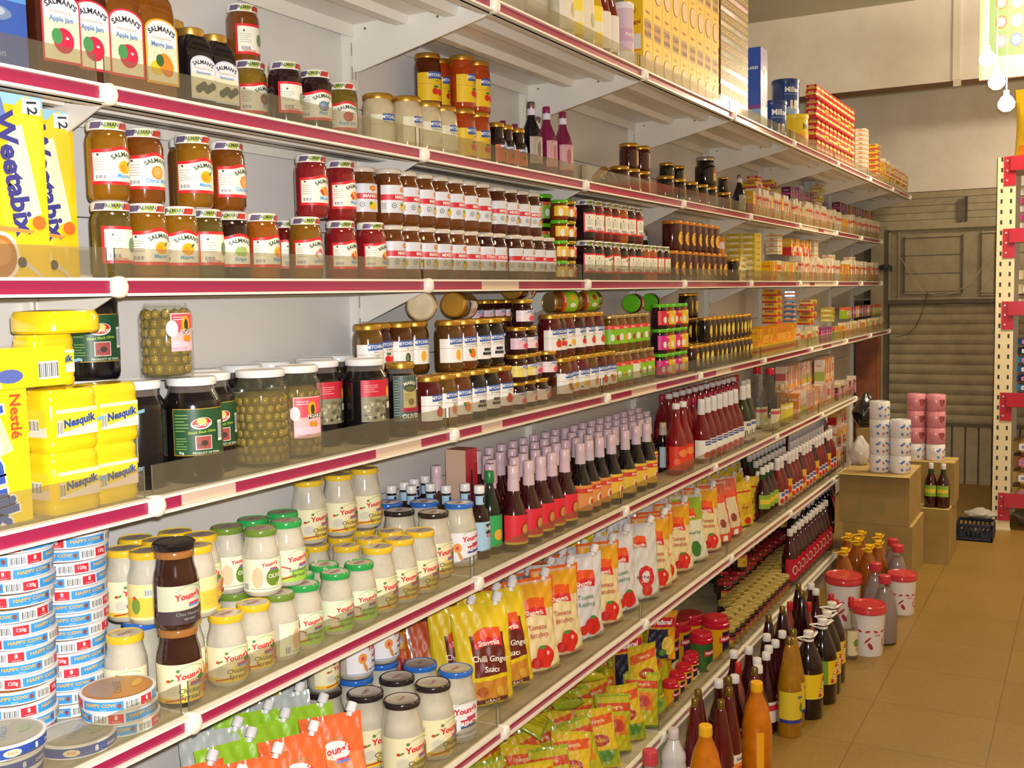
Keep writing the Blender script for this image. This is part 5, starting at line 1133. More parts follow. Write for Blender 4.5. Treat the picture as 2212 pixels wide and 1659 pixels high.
fill(['purple_v', 'mag', 'purple_v'], 'A', 1700, 1750, .10, base=surf('A') + .140, where='in the upper layer, second shelf down', seed=3)
fill(['purple_v', 'cust_y', 'purple_v'], 'A', 1806, 1880, .10, base=surf('A') + .140, where='stacked at the far end, second shelf down', seed=5)

# ---------------- third shelf down (B)
put('weetabix', 'B', 30, x=.160, yy=y_at(100, .19, .13) - .065, desc='tall yellow wheat biscuit cereal box', where='in front, third shelf down', rot=0, fix=True)
put('weetabix', 'B', 112, x=.088, yy=y_at(165, .12, .13) - .065, desc='tall yellow wheat biscuit cereal box', where='standing behind another, third shelf down', rot=0, fix=True)
up = [('sal_mango', 231, .168, -.1), ('sal_orange', 306, .15, -.25), ('salb_brown', 362, .09, 0), ('sal_mango', 419, .17, -.3), ('sal_orange', 487, .155, .05)]
nmz = {'mango': 'mango', 'orange': 'citrus', 'grape': 'grape', 'apple': 'apple', 'lychee': 'lychee', 'mixed': 'mixed fruit', 'berry': 'berry', 'plum': 'plum', 'cherry': 'cherry', 'fig': 'fig', 'goldmango': 'golden mango'}
def sal(L, l, t, where, **kw):
    for kd, u, x, r in L:
        b = kd.split('_')[1]
        put(kd, l, u, x=x, t=t, desc=(nmz[b] + ' jam jar') if kd.startswith('sal_') else 'jam jar turned to its text panel', where=where, rot=r, **kw)
sal(up, 'B', 1, 'in the upper row, third shelf down')
sal([('salb_green', 238, .155, -.1), ('sal_mango', 317, .168, -.25), ('sal_mango', 384, .16, -.55), ('salb_green', 440, .155, -.1), ('sal_grape', 500, .15, -.5), ('sal_goldmango', 566, .17, .0), ('sal_lychee', 661, .168, -.2), ('salb_red', 615, .07, -.2),
     ('sal_mixed', 735, .15, -.1), ('sal_mixed', 800, .165, 0)], 'B', 0, 'in the lower row, third shelf down')
sal([('sal_mixed', 677, .16, -.2), ('sal_mixed', 733, .15, -.1)], 'B', 1, 'in the upper row, third shelf down')
sil = dict(desc='jam jar with a silver label', where='')
def mix(kds, l, u0, u1, x, t, desc, where, **kw):
    return run(kds, l, u0, u1, x, t=t, desc=desc, where=where, **kw)
mix(['silb_mango'], 'B', 742, 822, .10, 1, 'silver-labelled jam jar', 'behind, upper row, third shelf down', n=2)
mix(['silb_mango'], 'B', 780, 830, .08, 0, 'silver-labelled jam jar', 'behind, lower row, third shelf down', n=1)
mix(['sil_mango'], 'B', 822, 1052, .165, 1, 'mango jam jar with a silver label', 'in the upper row, third shelf down')
mix(['sil_mixed'], 'B', 1056, 1166, .15, 1, 'mixed fruit jar, silver label', 'in the upper row, third shelf down')
mix(['sil_mango', 'sil_mango', 'sil_mango', 'sil_mixed'], 'B', 828, 1030, .165, 0, 'silver-labelled mango jar', 'in the lower row, third shelf down')
mix(['sil_straw'], 'B', 1032, 1092, .168, 0, 'strawberry jam jar', 'in the lower row, third shelf down')
mix(['sil_apple', 'sil_mixed', 'sil_apple'], 'B', 1094, 1196, .165, 0, 'fruit jam jar, silver label', 'in the lower row, third shelf down')
for t in range(4): mix(['limes_yellow', 'limes_orange', 'limes_red', 'limes_green'], 'B', 1200, 1250, .17, t, 'small bright-lidded jelly jar', 'in layer %s, third shelf down' % ('one', 'two', 'three', 'four')[t], n=2)
mix(['lime_green', 'lime_red'], 'B', 1160, 1222, .09, 2, 'lime-lidded jelly jar', 'on top at the back, third shelf down')
mix(['lime_green', 'lime_red'], 'B', 1160, 1222, .09, 1, 'lime-lidded jelly jar', 'middle layer at the back, third shelf down')
mix(['lime_green', 'lime_red'], 'B', 1160, 1222, .09, 0, 'lime-lidded jelly jar', 'lowest layer at the back, third shelf down')
mix(['salb_dark', 'salb_red', 'salb_red', 'salb_red', 'salb_amber'], 'B', 1254, 1385, .16, 1, 'jam jar turned to its text panel', 'far upper row, third shelf down')
mix(['salb_dark', 'salb_dark', 'sal_grape', 'salb_brown', 'sal_plum', 'salb_dark', 'salb_dark', 'salb_amber', 'salb_amber'], 'B', 1256, 1436, .165, 0, 'red-edged jam jar', 'far lower row, third shelf down')
put('syr_black', 'B', 1392, x=.06, desc='amber bottle with a white neck', where='behind the jam jars, third shelf down', scale=.95)
mix(['honey'], 'B', 1446, 1550, .16, 1, 'honey jar, orange lid', 'in the upper row, third shelf down')
mix(['honey'], 'B', 1440, 1560, .165, 0, 'honey jar, orange lid', 'in the lower row, third shelf down')
put('orange_s', 'B', 1552, x=.14, base=surf('B') + .118, desc='orange and pink carton', where='on the honey jars, third shelf down', rot=.1, fix=True)
mix(['honeyg_dark'], 'B', 1578, 1600, .16, 0, 'dark gold-lidded honey jar', 'on its own, third shelf down', n=1)
for k in range(7): put('flat_y', 'B', 1590 + (k % 2), x=.10, base=surf('B') + .105 + .0285 * (k - 0) if k > 3 else surf('B') + .0 + .0285 * k, desc='flat yellow carton in a tall stack', where='on the third shelf down', rot=0, fix=True) if k < 4 else None
for k in range(8): put('flat_y', 'B', 1622, x=.14, base=surf('B') + .0285 * k, desc='flat yellow carton in the tall stack', where='with dotted ends, third shelf down', rot=0, fix=True)
for k in range(4): put('flat_y', 'B', 1592, x=.08, base=surf('B') + .0285 * (k + 4), desc='flat yellow carton high in the back stack', where='on the third shelf down', rot=0, fix=True)
fill(['cust_y', 'tea_w', 'cust_y', 'tea_g'], 'B', 1652, 1716, .155, where='low, third shelf down, right after the flat stack', seed=2, sc=1.32)
for k in range(4): put('flat_w', 'B', 1672, x=.13, base=surf('B') + .140 + .027 * k, desc='flat cream carton in a short stack', where='on top of cartons, third shelf down', rot=0, fix=True)
fill(['orange_s', 'tea_w', 'red_v'], 'B', 1700, 1745, .13, base=surf('B') + .140, where='in the upper layer, third shelf down', seed=6)
fill(['pale_t', 'cream_v', 'pale_r'], 'B', 1718, 1800, .155, where='low, third shelf down, past the middle', seed=12, sc=1.32)
for k in range(4): put('flat_w', 'B', 1752, x=.13, base=surf('B') + .1395 + .027 * k, desc='flat cream carton in the far short stack', where='on top of cartons, third shelf down', rot=0, fix=True)
fill(['cust_y', 'cust_o', 'pale_t', 'cream_v'], 'B', 1802, 1890, .155, where='low at the far end, third shelf down', seed=13, sc=1.32)
for k in range(2): put('flat_w', 'B', 1790 + 45 * k, x=.13, base=surf('B') + .1395, desc='flat cream carton laid on others', where='near the far end, third shelf down', rot=0, fix=True)

# ---------------- fourth shelf down (C)
put('nesq_box', 'C', -14, x=.20, yy=y_at(64, .235, -.24) - .085, desc='yellow cocoa cereal box, big blue lettering', where='on the fourth shelf down', rot=0, fix=True)
for t, nm in ((0, 'lower'), (1, 'upper')):
    put('nesq', 'C', 132 + (-3 if t else 3), x=.22, t=t, desc='yellow chocolate powder tub', where='in the %s layer, nearer the cereal box' % nm, rot=0, fix=True)
    put('nesq', 'C', 222, x=.21, t=t, desc='yellow chocolate powder tub', where='in the %s layer, beside the black olives' % nm, rot=0, fix=True)
put('nesq', 'C', 92, x=.16, t=0, base=surf('C') + .1845, desc='yellow chocolate powder tub', where='in the third layer, fourth shelf down', rot=0, scale=.86, fix=True)
put('nesq_flat', 'C', 36, x=.235 - .045, base=surf('C') + .1905, yy=y_at(30, .19, -.14) - .02, desc='yellow chocolate powder box lying flat', where='on the cocoa cereal box', rot=0, fix=True)
put('nesq_big', 'C', 118, x=.16, base=surf('C') + .2645, desc='large yellow tub lid', where='topmost on the chocolate powder tubs', rot=0, fix=True)
put('ol_black', 'C', 192, x=.075, desc='black olive jar', where='behind the yellow tubs, lower', rot=0, fix=True)
put('ol_black_tall', 'C', 189, x=.075, t=0, base=surf('C') + .181, desc='black olive jar', where='behind the yellow tubs, upper', rot=-.2, fix=True)
put('ol_black_b', 'C', 296, x=.16, desc='black olive jar with its label turned away', where='fourth shelf down', rot=0)
put('ol_black', 'C', 371, x=.22, desc='black olive jar, green label facing out', where='fourth shelf down, under a green olive jar', rot=0)
put('ol_green_bare', 'C', 355, x=.19, base=surf('C') + .181, desc='upturned lidless green olive jar', where='on the black olive jar', rot=0)
put('ol_black', 'C', 455, x=.20, desc='black olive jar, green label half hidden', where='fourth shelf down', rot=.2)
put('ol_green', 'C', 548, x=.225, desc='big green olive jar without a label', where='fourth shelf down', rot=0)
put('ol_pink', 'C', 640, x=.200, desc='green olive jar with a pink label', where='fourth shelf down', rot=0)
put('ol_red', 'C', 700, x=.150, desc='sliced olive jar, red label', where='behind, fourth shelf down', rot=.15)
put('ol_red', 'C', 775, x=.210, desc='sliced olive jar, red label', where='in front, fourth shelf down', rot=0)
put('ol_mario_green', 'C', 830, x=.145, desc='gold-lidded green olive jar', where='half hidden, fourth shelf down', rot=0)
put('ol_mario', 'C', 872, x=.215, desc='dark olive jar with a gold lid', where='fourth shelf down', rot=0)
row('ol_black', 'C', [430, 520, 600, 690, 745], x=.066, desc='white-lidded olive jar in the back row', where='on the fourth shelf down')
M1 = ['mit_peach', 'mit_cherry', 'mit_fig', 'mit_pine', 'mit_pine', 'mit_mango', 'mit_berry', 'mit_berry']
mix(M1, 'C', 782, 1106, .150, 1, 'gold-lidded jam jar', 'in the upper row, fourth shelf down')
mix(['mit_peach'], 'C', 778, 900, .10, 0, 'gold-lidded jam jar', 'hidden behind olives, fourth shelf down')
mix(['mit_apple', 'mit_peach', 'mit_mango', 'mit_berry', 'mit_berry'], 'C', 905, 1098, .215, 0, 'gold-lidded jam jar', 'in the lower row, fourth shelf down')
nm4 = ('lowest', 'second', 'third', 'top')
for t in range(4): mix([['small_jelly'], ['small_yellow', 'small_yellow', 'small_rose', 'small_jelly'], ['small_rose', 'small_jelly'], ['small_jelly']][t], 'C', (1104, 1100, 1102, 1112)[t], (1190, 1190, 1160, 1150)[t], .200, t, 'small gold-lidded jelly jar', '%s layer, fourth shelf down' % nm4[t])
mix(['small_rose'], 'C', 1010, 1110, .05, 3, 'small rose jelly jar', 'top layer at the back, fourth shelf down')
for t in range(3): mix(['small_rose'], 'C', 1010, 1110, .05, t, 'small rose jelly jar', '%s layer at the back, fourth shelf down' % nm4[t])
mix(['mit_apple', 'mit_cherry', 'mit_lemon', 'mit_mixed', 'mit_apple'], 'C', 1160, 1306, .190, 1, 'white-labelled fruit jam jar', 'in the upper row, fourth shelf down')
mix(['mit_mango', 'mit_lemon', 'mit_lemon', 'mit_peach', 'mit_apple'], 'C', 1190, 1318, .215, 0, 'white-labelled fruit jam jar', 'in the lower row, fourth shelf down')
mix(['jel_apple', 'jel_mango', 'jel_apple', 'jel_apple'], 'C', 1308, 1400, .195, 1, 'jelly jar, green label', 'in the upper row, fourth shelf down')
mix(['jel_mango', 'jel_mango', 'jel_white', 'jel_apple'], 'C', 1320, 1408, .215, 0, 'jelly jar, green label', 'in the lower row, fourth shelf down')
for t in range(3): mix([['lime_pink', 'lime_yellow'], ['lime_pink', 'lime_yellow'], ['lime_red', 'lime_yellow']][t], 'C', 1418, 1482, .215, t, 'lime-lidded jelly jar', '%s layer, fourth shelf down' % nm4[t])
for t in range(2): mix(['limes_green', 'limes_orange'], 'C', 1402, 1424, .15, t, 'small green-labelled jelly jar', '%s layer, fourth shelf down' % nm4[t], n=2)
for t in range(3): mix(['honeyg_dark', 'honeyg_brown', 'honeyg_amber'], 'C', 1476, 1502, .12, t, 'gold-lidded honey jar', '%s layer at the back, fourth shelf down' % nm4[t])
mix(['honeyg_dark', 'honeyg_brown'], 'C', 1504, 1618, .17, 1, 'gold-lidded honey jar', 'in the upper row, fourth shelf down')
mix(['honeyg_brown', 'honeyg_dark'], 'C', 1488, 1620, .22, 0, 'gold-lidded honey jar', 'in the lower row, fourth shelf down')
def lying(kd, u, v, l, x, z, direction, desc, where, spin=0):
    """a jar on its side: direction = where its lid points"""
    name, cat, tree, r, h = KINDS[kd]; D = Vector(direction).normalized()
    p = Vector((x, y_at(u, x, z + r), z + r)) - D * h / 2
    it = put(kd, l, 0, x=p.x, yy=p.y, base=p.z, desc=desc, where=where, rot=spin, tilt=Vector((0, 0, 1)).rotation_difference(D)); it['x'] = p.x
    return it
lying('brown_gold', 1312, 0, 'A', .11, surf('A') + .004, (-.45, -.6, .65), 'brown honey jar tipped over, gold lid up', 'leaning on the others, second shelf down')
z2 = surf('C') + .2505
lying('mit_peach', 993, 0, 'C', .16, z2, (.25, -.97, .04), 'jam jar lying, gold lid out', 'on the upper row, fourth shelf down')
lying('mit_garlic', 912, 0, 'C', .14, z2, (-.5, .86, 0), 'pale clear jar lying with its round base out', 'on the upper row, fourth shelf down')
lying('mit_cherry', 1122, 0, 'C', .13, surf('C') + .2965 - .004, (.1, -1, 0), 'jam jar lying on small jelly jars', 'nearest the bracket, fourth shelf down')
lying('jel_mango', 1215, 0, 'C', .16, z2, (-.35, -.93, 0), 'brown jam jar lying with its base out', 'on the upper row, fourth shelf down')
lying('jel_apple', 1262, 0, 'C', .14, z2, (-.3, -.95, 0), 'green-labelled jelly jar lying on its side', 'on the upper row, fourth shelf down')
lying('lime_pink', 1368, 0, 'C', .15, surf('C') + .2365, (.2, -.98, 0), 'pink-labelled jelly jar lying on its side', 'on the green-labelled jars')
lying('lime_green', 1406, 0, 'C', .12, surf('C') + .2365, (.2, -.98, 0), 'green-labelled jar lying on its side', 'beside the lime-lidded stack')
fill(['cust_y', 'cust_o', 'cust_y', 'cust_o'], 'C', 1625, 1712, .20, where='in the lower layer, fourth shelf down', seed=2, base=surf('C') + .05)
fill(['yel_b'], 'C', 1622, 1712, .205, where='in the lowest layer, fourth shelf down', seed=2)
for k in range(5): put('flat_r', 'C', 1668, x=.15, base=surf('C') + .137 + .0345 * k, desc=KD['flat_r'], where='in a high stack, fourth shelf down', rot=0, fix=True)
for k in range(6): put('blue_s', 'C', 1706, x=.18, base=surf('C') + .137 + .0265 * k, desc='flat blue-grey carton in a high stack', where='on the fourth shelf down', rot=.05 * k, fix=True)
fill(['pale_t', 'tea_w', 'cream_v', 'tea_g'], 'C', 1714, 1762, .21, where='lower layer past the middle, fourth shelf down', seed=5)
fill(['mag'], 'C', 1764, 1790, .21, where='in the lower layer, fourth shelf down', seed=5)
fill(['tea_g', 'lime', 'cust_y', 'pale_r'], 'C', 1794, 1905, .20, where='lower layer at the far end, fourth shelf down', seed=15)
for k in range(4): put('flat_r', 'C', 1740 + 6 * (k % 2), x=.16, base=surf('C') + .108 + .0345 * k, desc=KD['flat_r'], where='in the far high stack, fourth shelf down', rot=0, fix=True)
for k in range(3): put('flat_y', 'C', 1788, x=.17, base=surf('C') + .108 + .0285 * k, desc='flat yellow carton on cartons', where='by the magenta carton, fourth shelf down', rot=.1, fix=True)
fill(['lime', 'purple_v', 'lime', 'orange_s'], 'C', 1822, 1900, .16, where='upper layer at the far end, fourth shelf down', seed=7, base=surf('C') + .108)

# ---------------- fifth shelf down (D)
zD = surf('D')
for k in range(15): put('cheese%d' % (k * 7 % 4), 'D', 152 + 3 * math.sin(k * 1.1), x=.125, base=zD + .0206 * k, desc='round blue and white cheese box', where='in the tall stack by the spread jars', rot=[0, .5, -.4, .9, -.9, .2, 1.5][k % 7], fix=True)
for k in range(15): put('cheese%d' % (k * 3 % 4), 'D', 30 + 4 * math.sin(k * 1.9) + 3.2 * (k < 8) * 2, x=.142 + .004 * math.sin(k), base=zD + .0206 * k, desc='round blue and white cheese box', where='in the tall stack nearest the edge', rot=[.3, -.5, .7, 0, -.8, 1.2, .4][k % 7], fix=True)
for k in range(3): put('cheese%d' % (k + 1), 'D', 264 - 5 * k, x=.262, base=zD + .0206 * k, desc='round blue and white cheese box', where='in the short stack of three', rot=.4 * k - .2, fix=True)
for k in range(3): put('cheese_blue', 'D', 18 - 4 * k, x=.262, base=zD + .0206 * k + 0, desc='round dark blue cheese box', where='in the front stack', rot=.3 * k, fix=True, yy=y_at(4 + 6 * k, .262, zD))
put('cheese_blue', 'D', 165, x=.262, base=zD, desc='round dark blue cheese box on its own', where='by the shelf guard', rot=.2, fix=True)
def yj(kd, L, t, x=None, desc='', where=''):
    for q in L: put(kd, 'D', *q, t=t, x=x, desc=desc, where=where) if isinstance(q, tuple) else put(kd, 'D', q, x=x, t=t, desc=desc, where=where)
y1, y2 = 'in the lower layer, fifth shelf down', 'in the upper layer, fifth shelf down'
yj('y_chick', [(457, 1342), (499, 1320)], 0, desc='yellow-lidded spread jar by the chocolate spread', where='fifth shelf down, below')
yj('y_olive_b', [(584, 1291)], 0, desc='olive spread jar, olive green lid', where='in front, fifth shelf down')
yj('y_sand', [(652, 1270), (719, 1242), (772, 1221)], 0, desc='green-lidded sandwich spread jar', where='in the front row, fifth shelf down')
yj('y_chick_b', [(813, 1182), (862, 1161), (907, 1144)], 0, desc='yellow-lidded chicken spread jar', where='in the front row, fifth shelf down')
yj('y_black', [(936, 1104)], 0, desc='black-lidded chicken spread jar', where='in front, fifth shelf down')
yj('y_black', [(858, 1103)], 0, desc='black-lidded spread jar half hidden', where='on the fifth shelf down')
yj('y_mayo', [(991, 1084)], 0, desc='blue-lidded mayonnaise jar', where='in front, next to the brown sauce')
yj('y_mayo', [(912, 1080), (845, 1077)], 0, desc='blue-lidded mayonnaise jar', where='at the back, fifth shelf down')
yj('y_sand_b', [(665, 1236), (715, 1218)], 0, desc='green-lidded spread jar', where='in the second row, fifth shelf down')
yj('y_chick_l', [(683, 1176), (744, 1176), (797, 1161), (736, 1158), (789, 1142), (842, 1142), (640, 1190)], 0, desc='yellow-lidded spread jar', where='behind the front row, fifth shelf down')
yj('y_olive', [(498, 1277), (545, 1262)], 0, desc='olive-lidded spread jar', where='behind, lower layer, fifth shelf down')
yj('y_chick_l', [(252, 1351), (312, 1338), (441, 1324), (375, 1300), (420, 1300)], 0, desc='yellow-lidded spread jar', where='low behind the cheese boxes, fifth shelf down')
put('y_mayo_s', 'D', 303, x=.175, desc='blue-lidded mayonnaise jar', where='behind the short cheese stack', rot=1.2, fix=True)
put('y_choc2', 'D', 384, 1379, desc='chocolate spread jar standing below another', where='fifth shelf down', rot=-.1, fix=True)
it = ITEMS[-1]
put('y_choc', 'D', 0, x=it['x'], yy=it['y'] , t=1, desc='chocolate spread jar on top of another', where='fifth shelf down', rot=.35, fix=True)
put('loose_lid', 'D', 0, x=it['x'], yy=it['y'], base=zD + .2565, desc='loose black jar lid', where='lying on the upper chocolate spread jar', rot=0, fix=True)
yj('y_chick', [(240, 1184)], 1, desc='yellow-lidded chicken spread jar', where='upper layer, beside the cheese stack')
yj('y_plain', [(312, 1184), (420, 1176)], 1, desc='yellow-lidded spread jar showing its back', where='upper layer, fifth shelf down')
yj('y_chick_l', [(290, 1160), (362, 1148), (355, 1166), (427, 1152)], 1, desc='yellow-lidded spread jar at the back', where='upper layer, fifth shelf down')
yj('y_olive', [(490, 1138), (553, 1139)], 1, desc='olive spread jar', where='in the upper layer, fifth shelf down')
yj('y_sand', [(612, 1122)], 1, desc='green-lidded sandwich spread jar', where='in front, upper layer')
yj('y_sand_b', [(551, 1119), (600, 1104)], 1, desc='green-lidded spread jar', where='at the back, upper layer')
for q_ in ((656, 1032), (731, 1023)): put('y_chick_b', 'D', *q_, base=zD + .1215, desc='yellow-lidded chicken spread jar, full label', where='upper layer, fifth shelf down')
put('y_chick_b', 'D', 787, 1010, base=zD + .1215, desc='yellow-lidded spread jar, bowl picture', where='upper layer, fifth shelf down')
row('hp', 'D', [(848, 1042), (868, 1036), (886, 1046), (900, 1030), (916, 1024), (924, 1046), (960, 1046), (997, 1045)], desc='brown sauce bottle with a white cap', where='behind the mayonnaise, fifth shelf down', rot=-.3)
put('hp', 'D', 1035, 1045, desc='brown sauce bottle showing its whole label', where='in the front row, fifth shelf down', rot=-.15)
carton('hp_box', .06, .06, .255, {'*': 'c8283a:gloss', '-y': 'd8b49a'}, [('+x', Art().poly([(-.012, .02), (.012, .02), (.004, .2), (-.004, .2)], '4a2030'))], 'sauce_box', 'box')
put('hp_box', 'D', 984, 972, desc='tall red and beige sauce box', where='behind the brown sauce bottles', rot=0)
put('green_s', 'D', 1062, x=.24, desc='green-labelled sauce bottle', where='next to the brown sauce', rot=0)
fr = [(1080, 1004), (1102, 1004), (1141, 1006), (1169, 985), (1190, 978), (1219, 975)]
row('ket_red', 'D', fr, desc='red-labelled sauce bottle, pink cap sleeve', where='in the front row, fifth shelf down', rot=-.2)
row('ket_or', 'D', [(1245, 957), (1262, 950), (1283, 944)], desc='orange-labelled soy sauce bottle', where='in the front row, fifth shelf down', rot=-.2)
row('ket_yel', 'D', [(1317, 939), (1350, 930), (1370, 920), (1396, 915)], desc='yellow-labelled soy sauce bottle', where='in the front row, fifth shelf down', rot=-.2)
for j, (xx, wd) in enumerate(((.205, 'second row'), (.132, 'third row'), (.059, 'back row'))):
    run('ket_red', 'D', 1062 - 22 * j, 1240 - 15 * j, xx, gap=.002, desc='pink-sleeved sauce bottle', where='in the %s, fifth shelf down' % wd, rot=-.2)
    run('ket_yel', 'D', 1241 - 15 * j, 1420 - 12 * j, xx, gap=.002, desc='dark soy sauce bottle', where='in the %s, fifth shelf down' % wd, rot=-.2)
put('ket_small', 'D', 1432, 913, desc='small sauce bottle with a pale blue label', where='in the front row, fifth shelf down', rot=-.2)
put('ket_red', 'D', 940, 1003, desc='pink-sleeved sauce bottle on its own', where='beside the red sauce box', rot=0)
run('tom', 'D', 1452, 1512, .275, n=2, desc='big tomato ketchup bottle', where='in the front row, fifth shelf down', rot=-.3)
run('tom_m', 'D', 1508, 1598, .275, desc='tomato ketchup bottle, white label', where='in the front row, fifth shelf down', rot=-.4)
for j, xx in enumerate((.20, .125, .05)):
    run('tom_s' if j != 1 else 'tom', 'D', 1424 + 14 * (2 - j), 1596, xx, desc='red ketchup bottle', where='in the %s, fifth shelf down' % ('second row', 'third row', 'back row')[j], rot=-.3)
run('olive_g', 'D', 1600, 1640, .28, n=2, desc='dark green squash bottle', where='in the front row, fifth shelf down', rot=-.5)
run('olive_g', 'D', 1600, 1640, .20, n=2, desc='dark green squash bottle', where='in the second row, fifth shelf down', rot=-.5)
put('clear_r', 'D', 1638, 806, desc='clear vinegar bottle', where='behind the red-capped one, fifth shelf down', x=.20)
put('clear_r', 'D', 1662, x=.265, desc='clear vinegar bottle with a big red cap', where='in front, fifth shelf down')
run('clear_y', 'D', 1684, 1712, .27, n=2, desc='clear bottle with a yellow label', where='on the fifth shelf down')
KD.update(beige_v='tall cream and red noodle carton', white_v='tall pale and green noodle carton')
NV = ['pink_v', 'orange_v', 'beige_v', 'white_v', 'pink_v']
fill(NV, 'D', 1716, 1800, .27, where='front lower layer, fifth shelf down', seed=21, gap=.006, jit=.012)
fill(NV, 'D', 1690, 1792, .20, where='second row, lower layer, fifth shelf', seed=22, gap=.005)
fill(NV, 'D', 1690, 1792, .20, where='second row, upper layer, fifth shelf', seed=23, gap=.006, base=zD + .1305, jit=.012)
fill(NV, 'D', 1770, 1796, .262, where='front upper layer, fifth shelf down', seed=24, gap=.006, base=zD + .1305)
fill(['cream_v', 'purple_v', 'mag', 'pale_r'], 'D', 1800, 1842, .26, where='at the far end, fifth shelf down', seed=8)
# ================================================================ soft packets
def pouch(key, w, h, t, base, art, name='sauce_pouch', cat='pouch', spout='e9e6e4:plastic', seed=1, seal=None, back=None):
    rr = random.Random(seed); ph = [rr.uniform(0, 6) for _ in range(6)]
    def f(s, q, side, e=0):
        u = 2 * s / w; v = q / h
        body = max(0, 1 - abs(u) ** 2.6) ** .8 * (min(1, v / .06 + .35) if v < .06 else 1) * (1 - max(0, (v - .30) / .66) ** 1.5 if v < .96 else 0)
        wr = .0022 * math.sin(9 * v + 5 * u + ph[0]) + .0018 * math.sin(17 * u + 11 * v + ph[1]) + .0013 * math.sin(31 * v - 13 * u + ph[2])
        bend = .010 * math.sin(2.4 * v + ph[3]) * v + .006 * u * math.sin(4 * v + ph[4])
        wr *= min(1, 6 * (1 - abs(u)) + .15)
        k = 1 - .05 * math.sin(PI * v)
        return (bend + side * (t / 2 * body + e + .0005) + wr * (1 if side > 0 else .4), s * k, q)
    n, m_ = 24, 32; d = MD(); v = []
    for side in (1, -1):
        for j in range(m_ + 1):
            for i in range(n + 1): v.append(f(-w / 2 + w * i / n, h * j / m_, side))
    N = (n + 1) * (m_ + 1); fs = []; mk = []
    for j in range(m_):
        for i in range(n):
            a = j * (n + 1) + i; q = (a, a + 1, a + n + 2, a + n + 1)
            c = (seal or base) if (i in (0, n - 1) or j == m_ - 1) else base
            fs.append(q); mk.append(c); fs.append(tuple(N + z for z in reversed(q))); mk.append(c if c != base else (back or base))
    rim = [i for i in range(n + 1)] + [j * (n + 1) + n for j in range(1, m_ + 1)] + [m_ * (n + 1) + i for i in range(n - 1, -1, -1)] + [j * (n + 1) for j in range(m_ - 1, 0, -1)]
    for a, b in zip(rim, rim[1:] + rim[:1]): fs.append((a, N + a, N + b, b)); mk.append(seal or base)
    d.add(v, fs, mk)
    parts = [('packet_body', d.build(key, 70))]
    A = art.onto(lambda s, q, e: f(s, q, 1, e + .0006), w / 24, h / 32, eps=.00045); parts.append(('printed_front', A.build(key + 'a', 70)))
    if spout:
        x, y, z = f(w * .30, h * .97, 0)
        M = Matrix.Translation((x, y, h * .955)) @ Matrix.Rotation(-.45, 4, 'X')
        S_ = MD().lathe([(.006, 0, spout), (.006, .008, spout), (.0105, .009, spout), (.0105, .026, spout), (.009, .028, spout)], 10, M=M); parts.append(('spout_cap', S_.build(key + 's', 40)))
    kind(key, name, cat, (None, parts), (t / 2 + .004, w / 2), h)
def logo(a, x, y, s, c1='e8581c', c2='d8242c', tx='Shangrila'):
    a.poly([(x - .028 * s, y + .002 * s), (x, y + .009 * s), (x + .028 * s, y + .006 * s), (x + .028 * s, y + .024 * s), (x - .004 * s, y + .028 * s), (x - .028 * s, y + .018 * s)], c1)
    a.poly([(x - .028 * s, y - .010 * s), (x, y - .004 * s), (x + .028 * s, y - .010 * s), (x + .028 * s, y + .006 * s), (x, y + .010 * s), (x - .028 * s, y + .004 * s)], c2)
    a.text(tx, x, y - .001 * s, .013 * s, 'f6ecdc', .03, sx=.9)
w, h = .125, .205
a = Art(); a.rect(-w * .46, h * .04, w * .46, h * .94, 'e6c81c').rect(-w * .26, h * .30, w * .34, h * .70, '6a2018'); logo(a, .006, h * .62, 1.1)
a.text('Chilli Ginger', .006, h * .46, .0165, 'f2e8dc', .02, rot=-.12).text('Sauce', .006, h * .36, .0165, 'f2e8dc', .02, rot=-.12).rect(-w * .34, h * .08, w * .34, h * .26, 'c8862c').ell(-.02, h * .16, .012, .010, 'a85a1c', 12).ell(.02, h * .14, .010, .010, 'd8a83c', 12).rect(-w * .30, h * .045, w * .30, h * .085, '5a2a1c').text('KARACHI', 0, h * .062, .008, 'e8d8b8', .01)
pouch('po_ginger', w, h, .046, 'e6c81c:film', a, seal='dcc01a:film', seed=2)
a = Art(); a.rect(-w * .46, h * .03, w * .46, h * .94, 'e8d6a0').rect(-w * .46, h * .66, w * .46, h * .94, 'e8a81c'); logo(a, .0, h * .64, 1.15); a.text('Tomato', .0, h * .48, .015, 'b8502c', .02).text('Ketchup', 0, h * .40, .015, 'b8502c', .02)
a.ell(.008, h * .17, .026, .024, 'd8261c', 20).ell(-.018, h * .12, .014, .012, 'c01c1c', 14).ell(.004, h * .27, .010, .004, '3f8a34', 10).ell(.018, h * .20, .006, .005, 'f0b0a0', 8)
pouch('po_tomato', w, h, .05, 'e8b48a:film', a, seal='e8641c:film', seed=3)
a = Art(); a.rect(-w * .46, h * .03, w * .46, h * .95, 'dcd8d8'); logo(a, .0, h * .66, 1.15); a.text('Tomato', .0, h * .50, .015, '5f8a5a', .02).text('Ketchup', 0, h * .42, .015, '5f8a5a', .02).ell(.012, h * .16, .022, .022, 'd2281f', 18).ell(-.018, h * .13, .013, .012, 'c83020', 14).ell(.012, h * .26, .009, .004, '3f8a34', 10)
pouch('po_white', w, h, .046, 'd6d2d4:film', a, seal='cfccce:film', seed=5)
a = Art(); a.rect(-w * .46, h * .03, w * .46, h * .95, 'd8d8d0').ell(.01, h * .30, .024, .030, 'd82a2c', 20).ell(.01, h * .30, .012, .016, 'e8e4e0', 16).text('Ketchup', 0, h * .30, .012, '8a2a2c', .02); logo(a, -.004, h * .72, .9); a.ell(.01, h * .12, .018, .014, 'd2341f', 14)
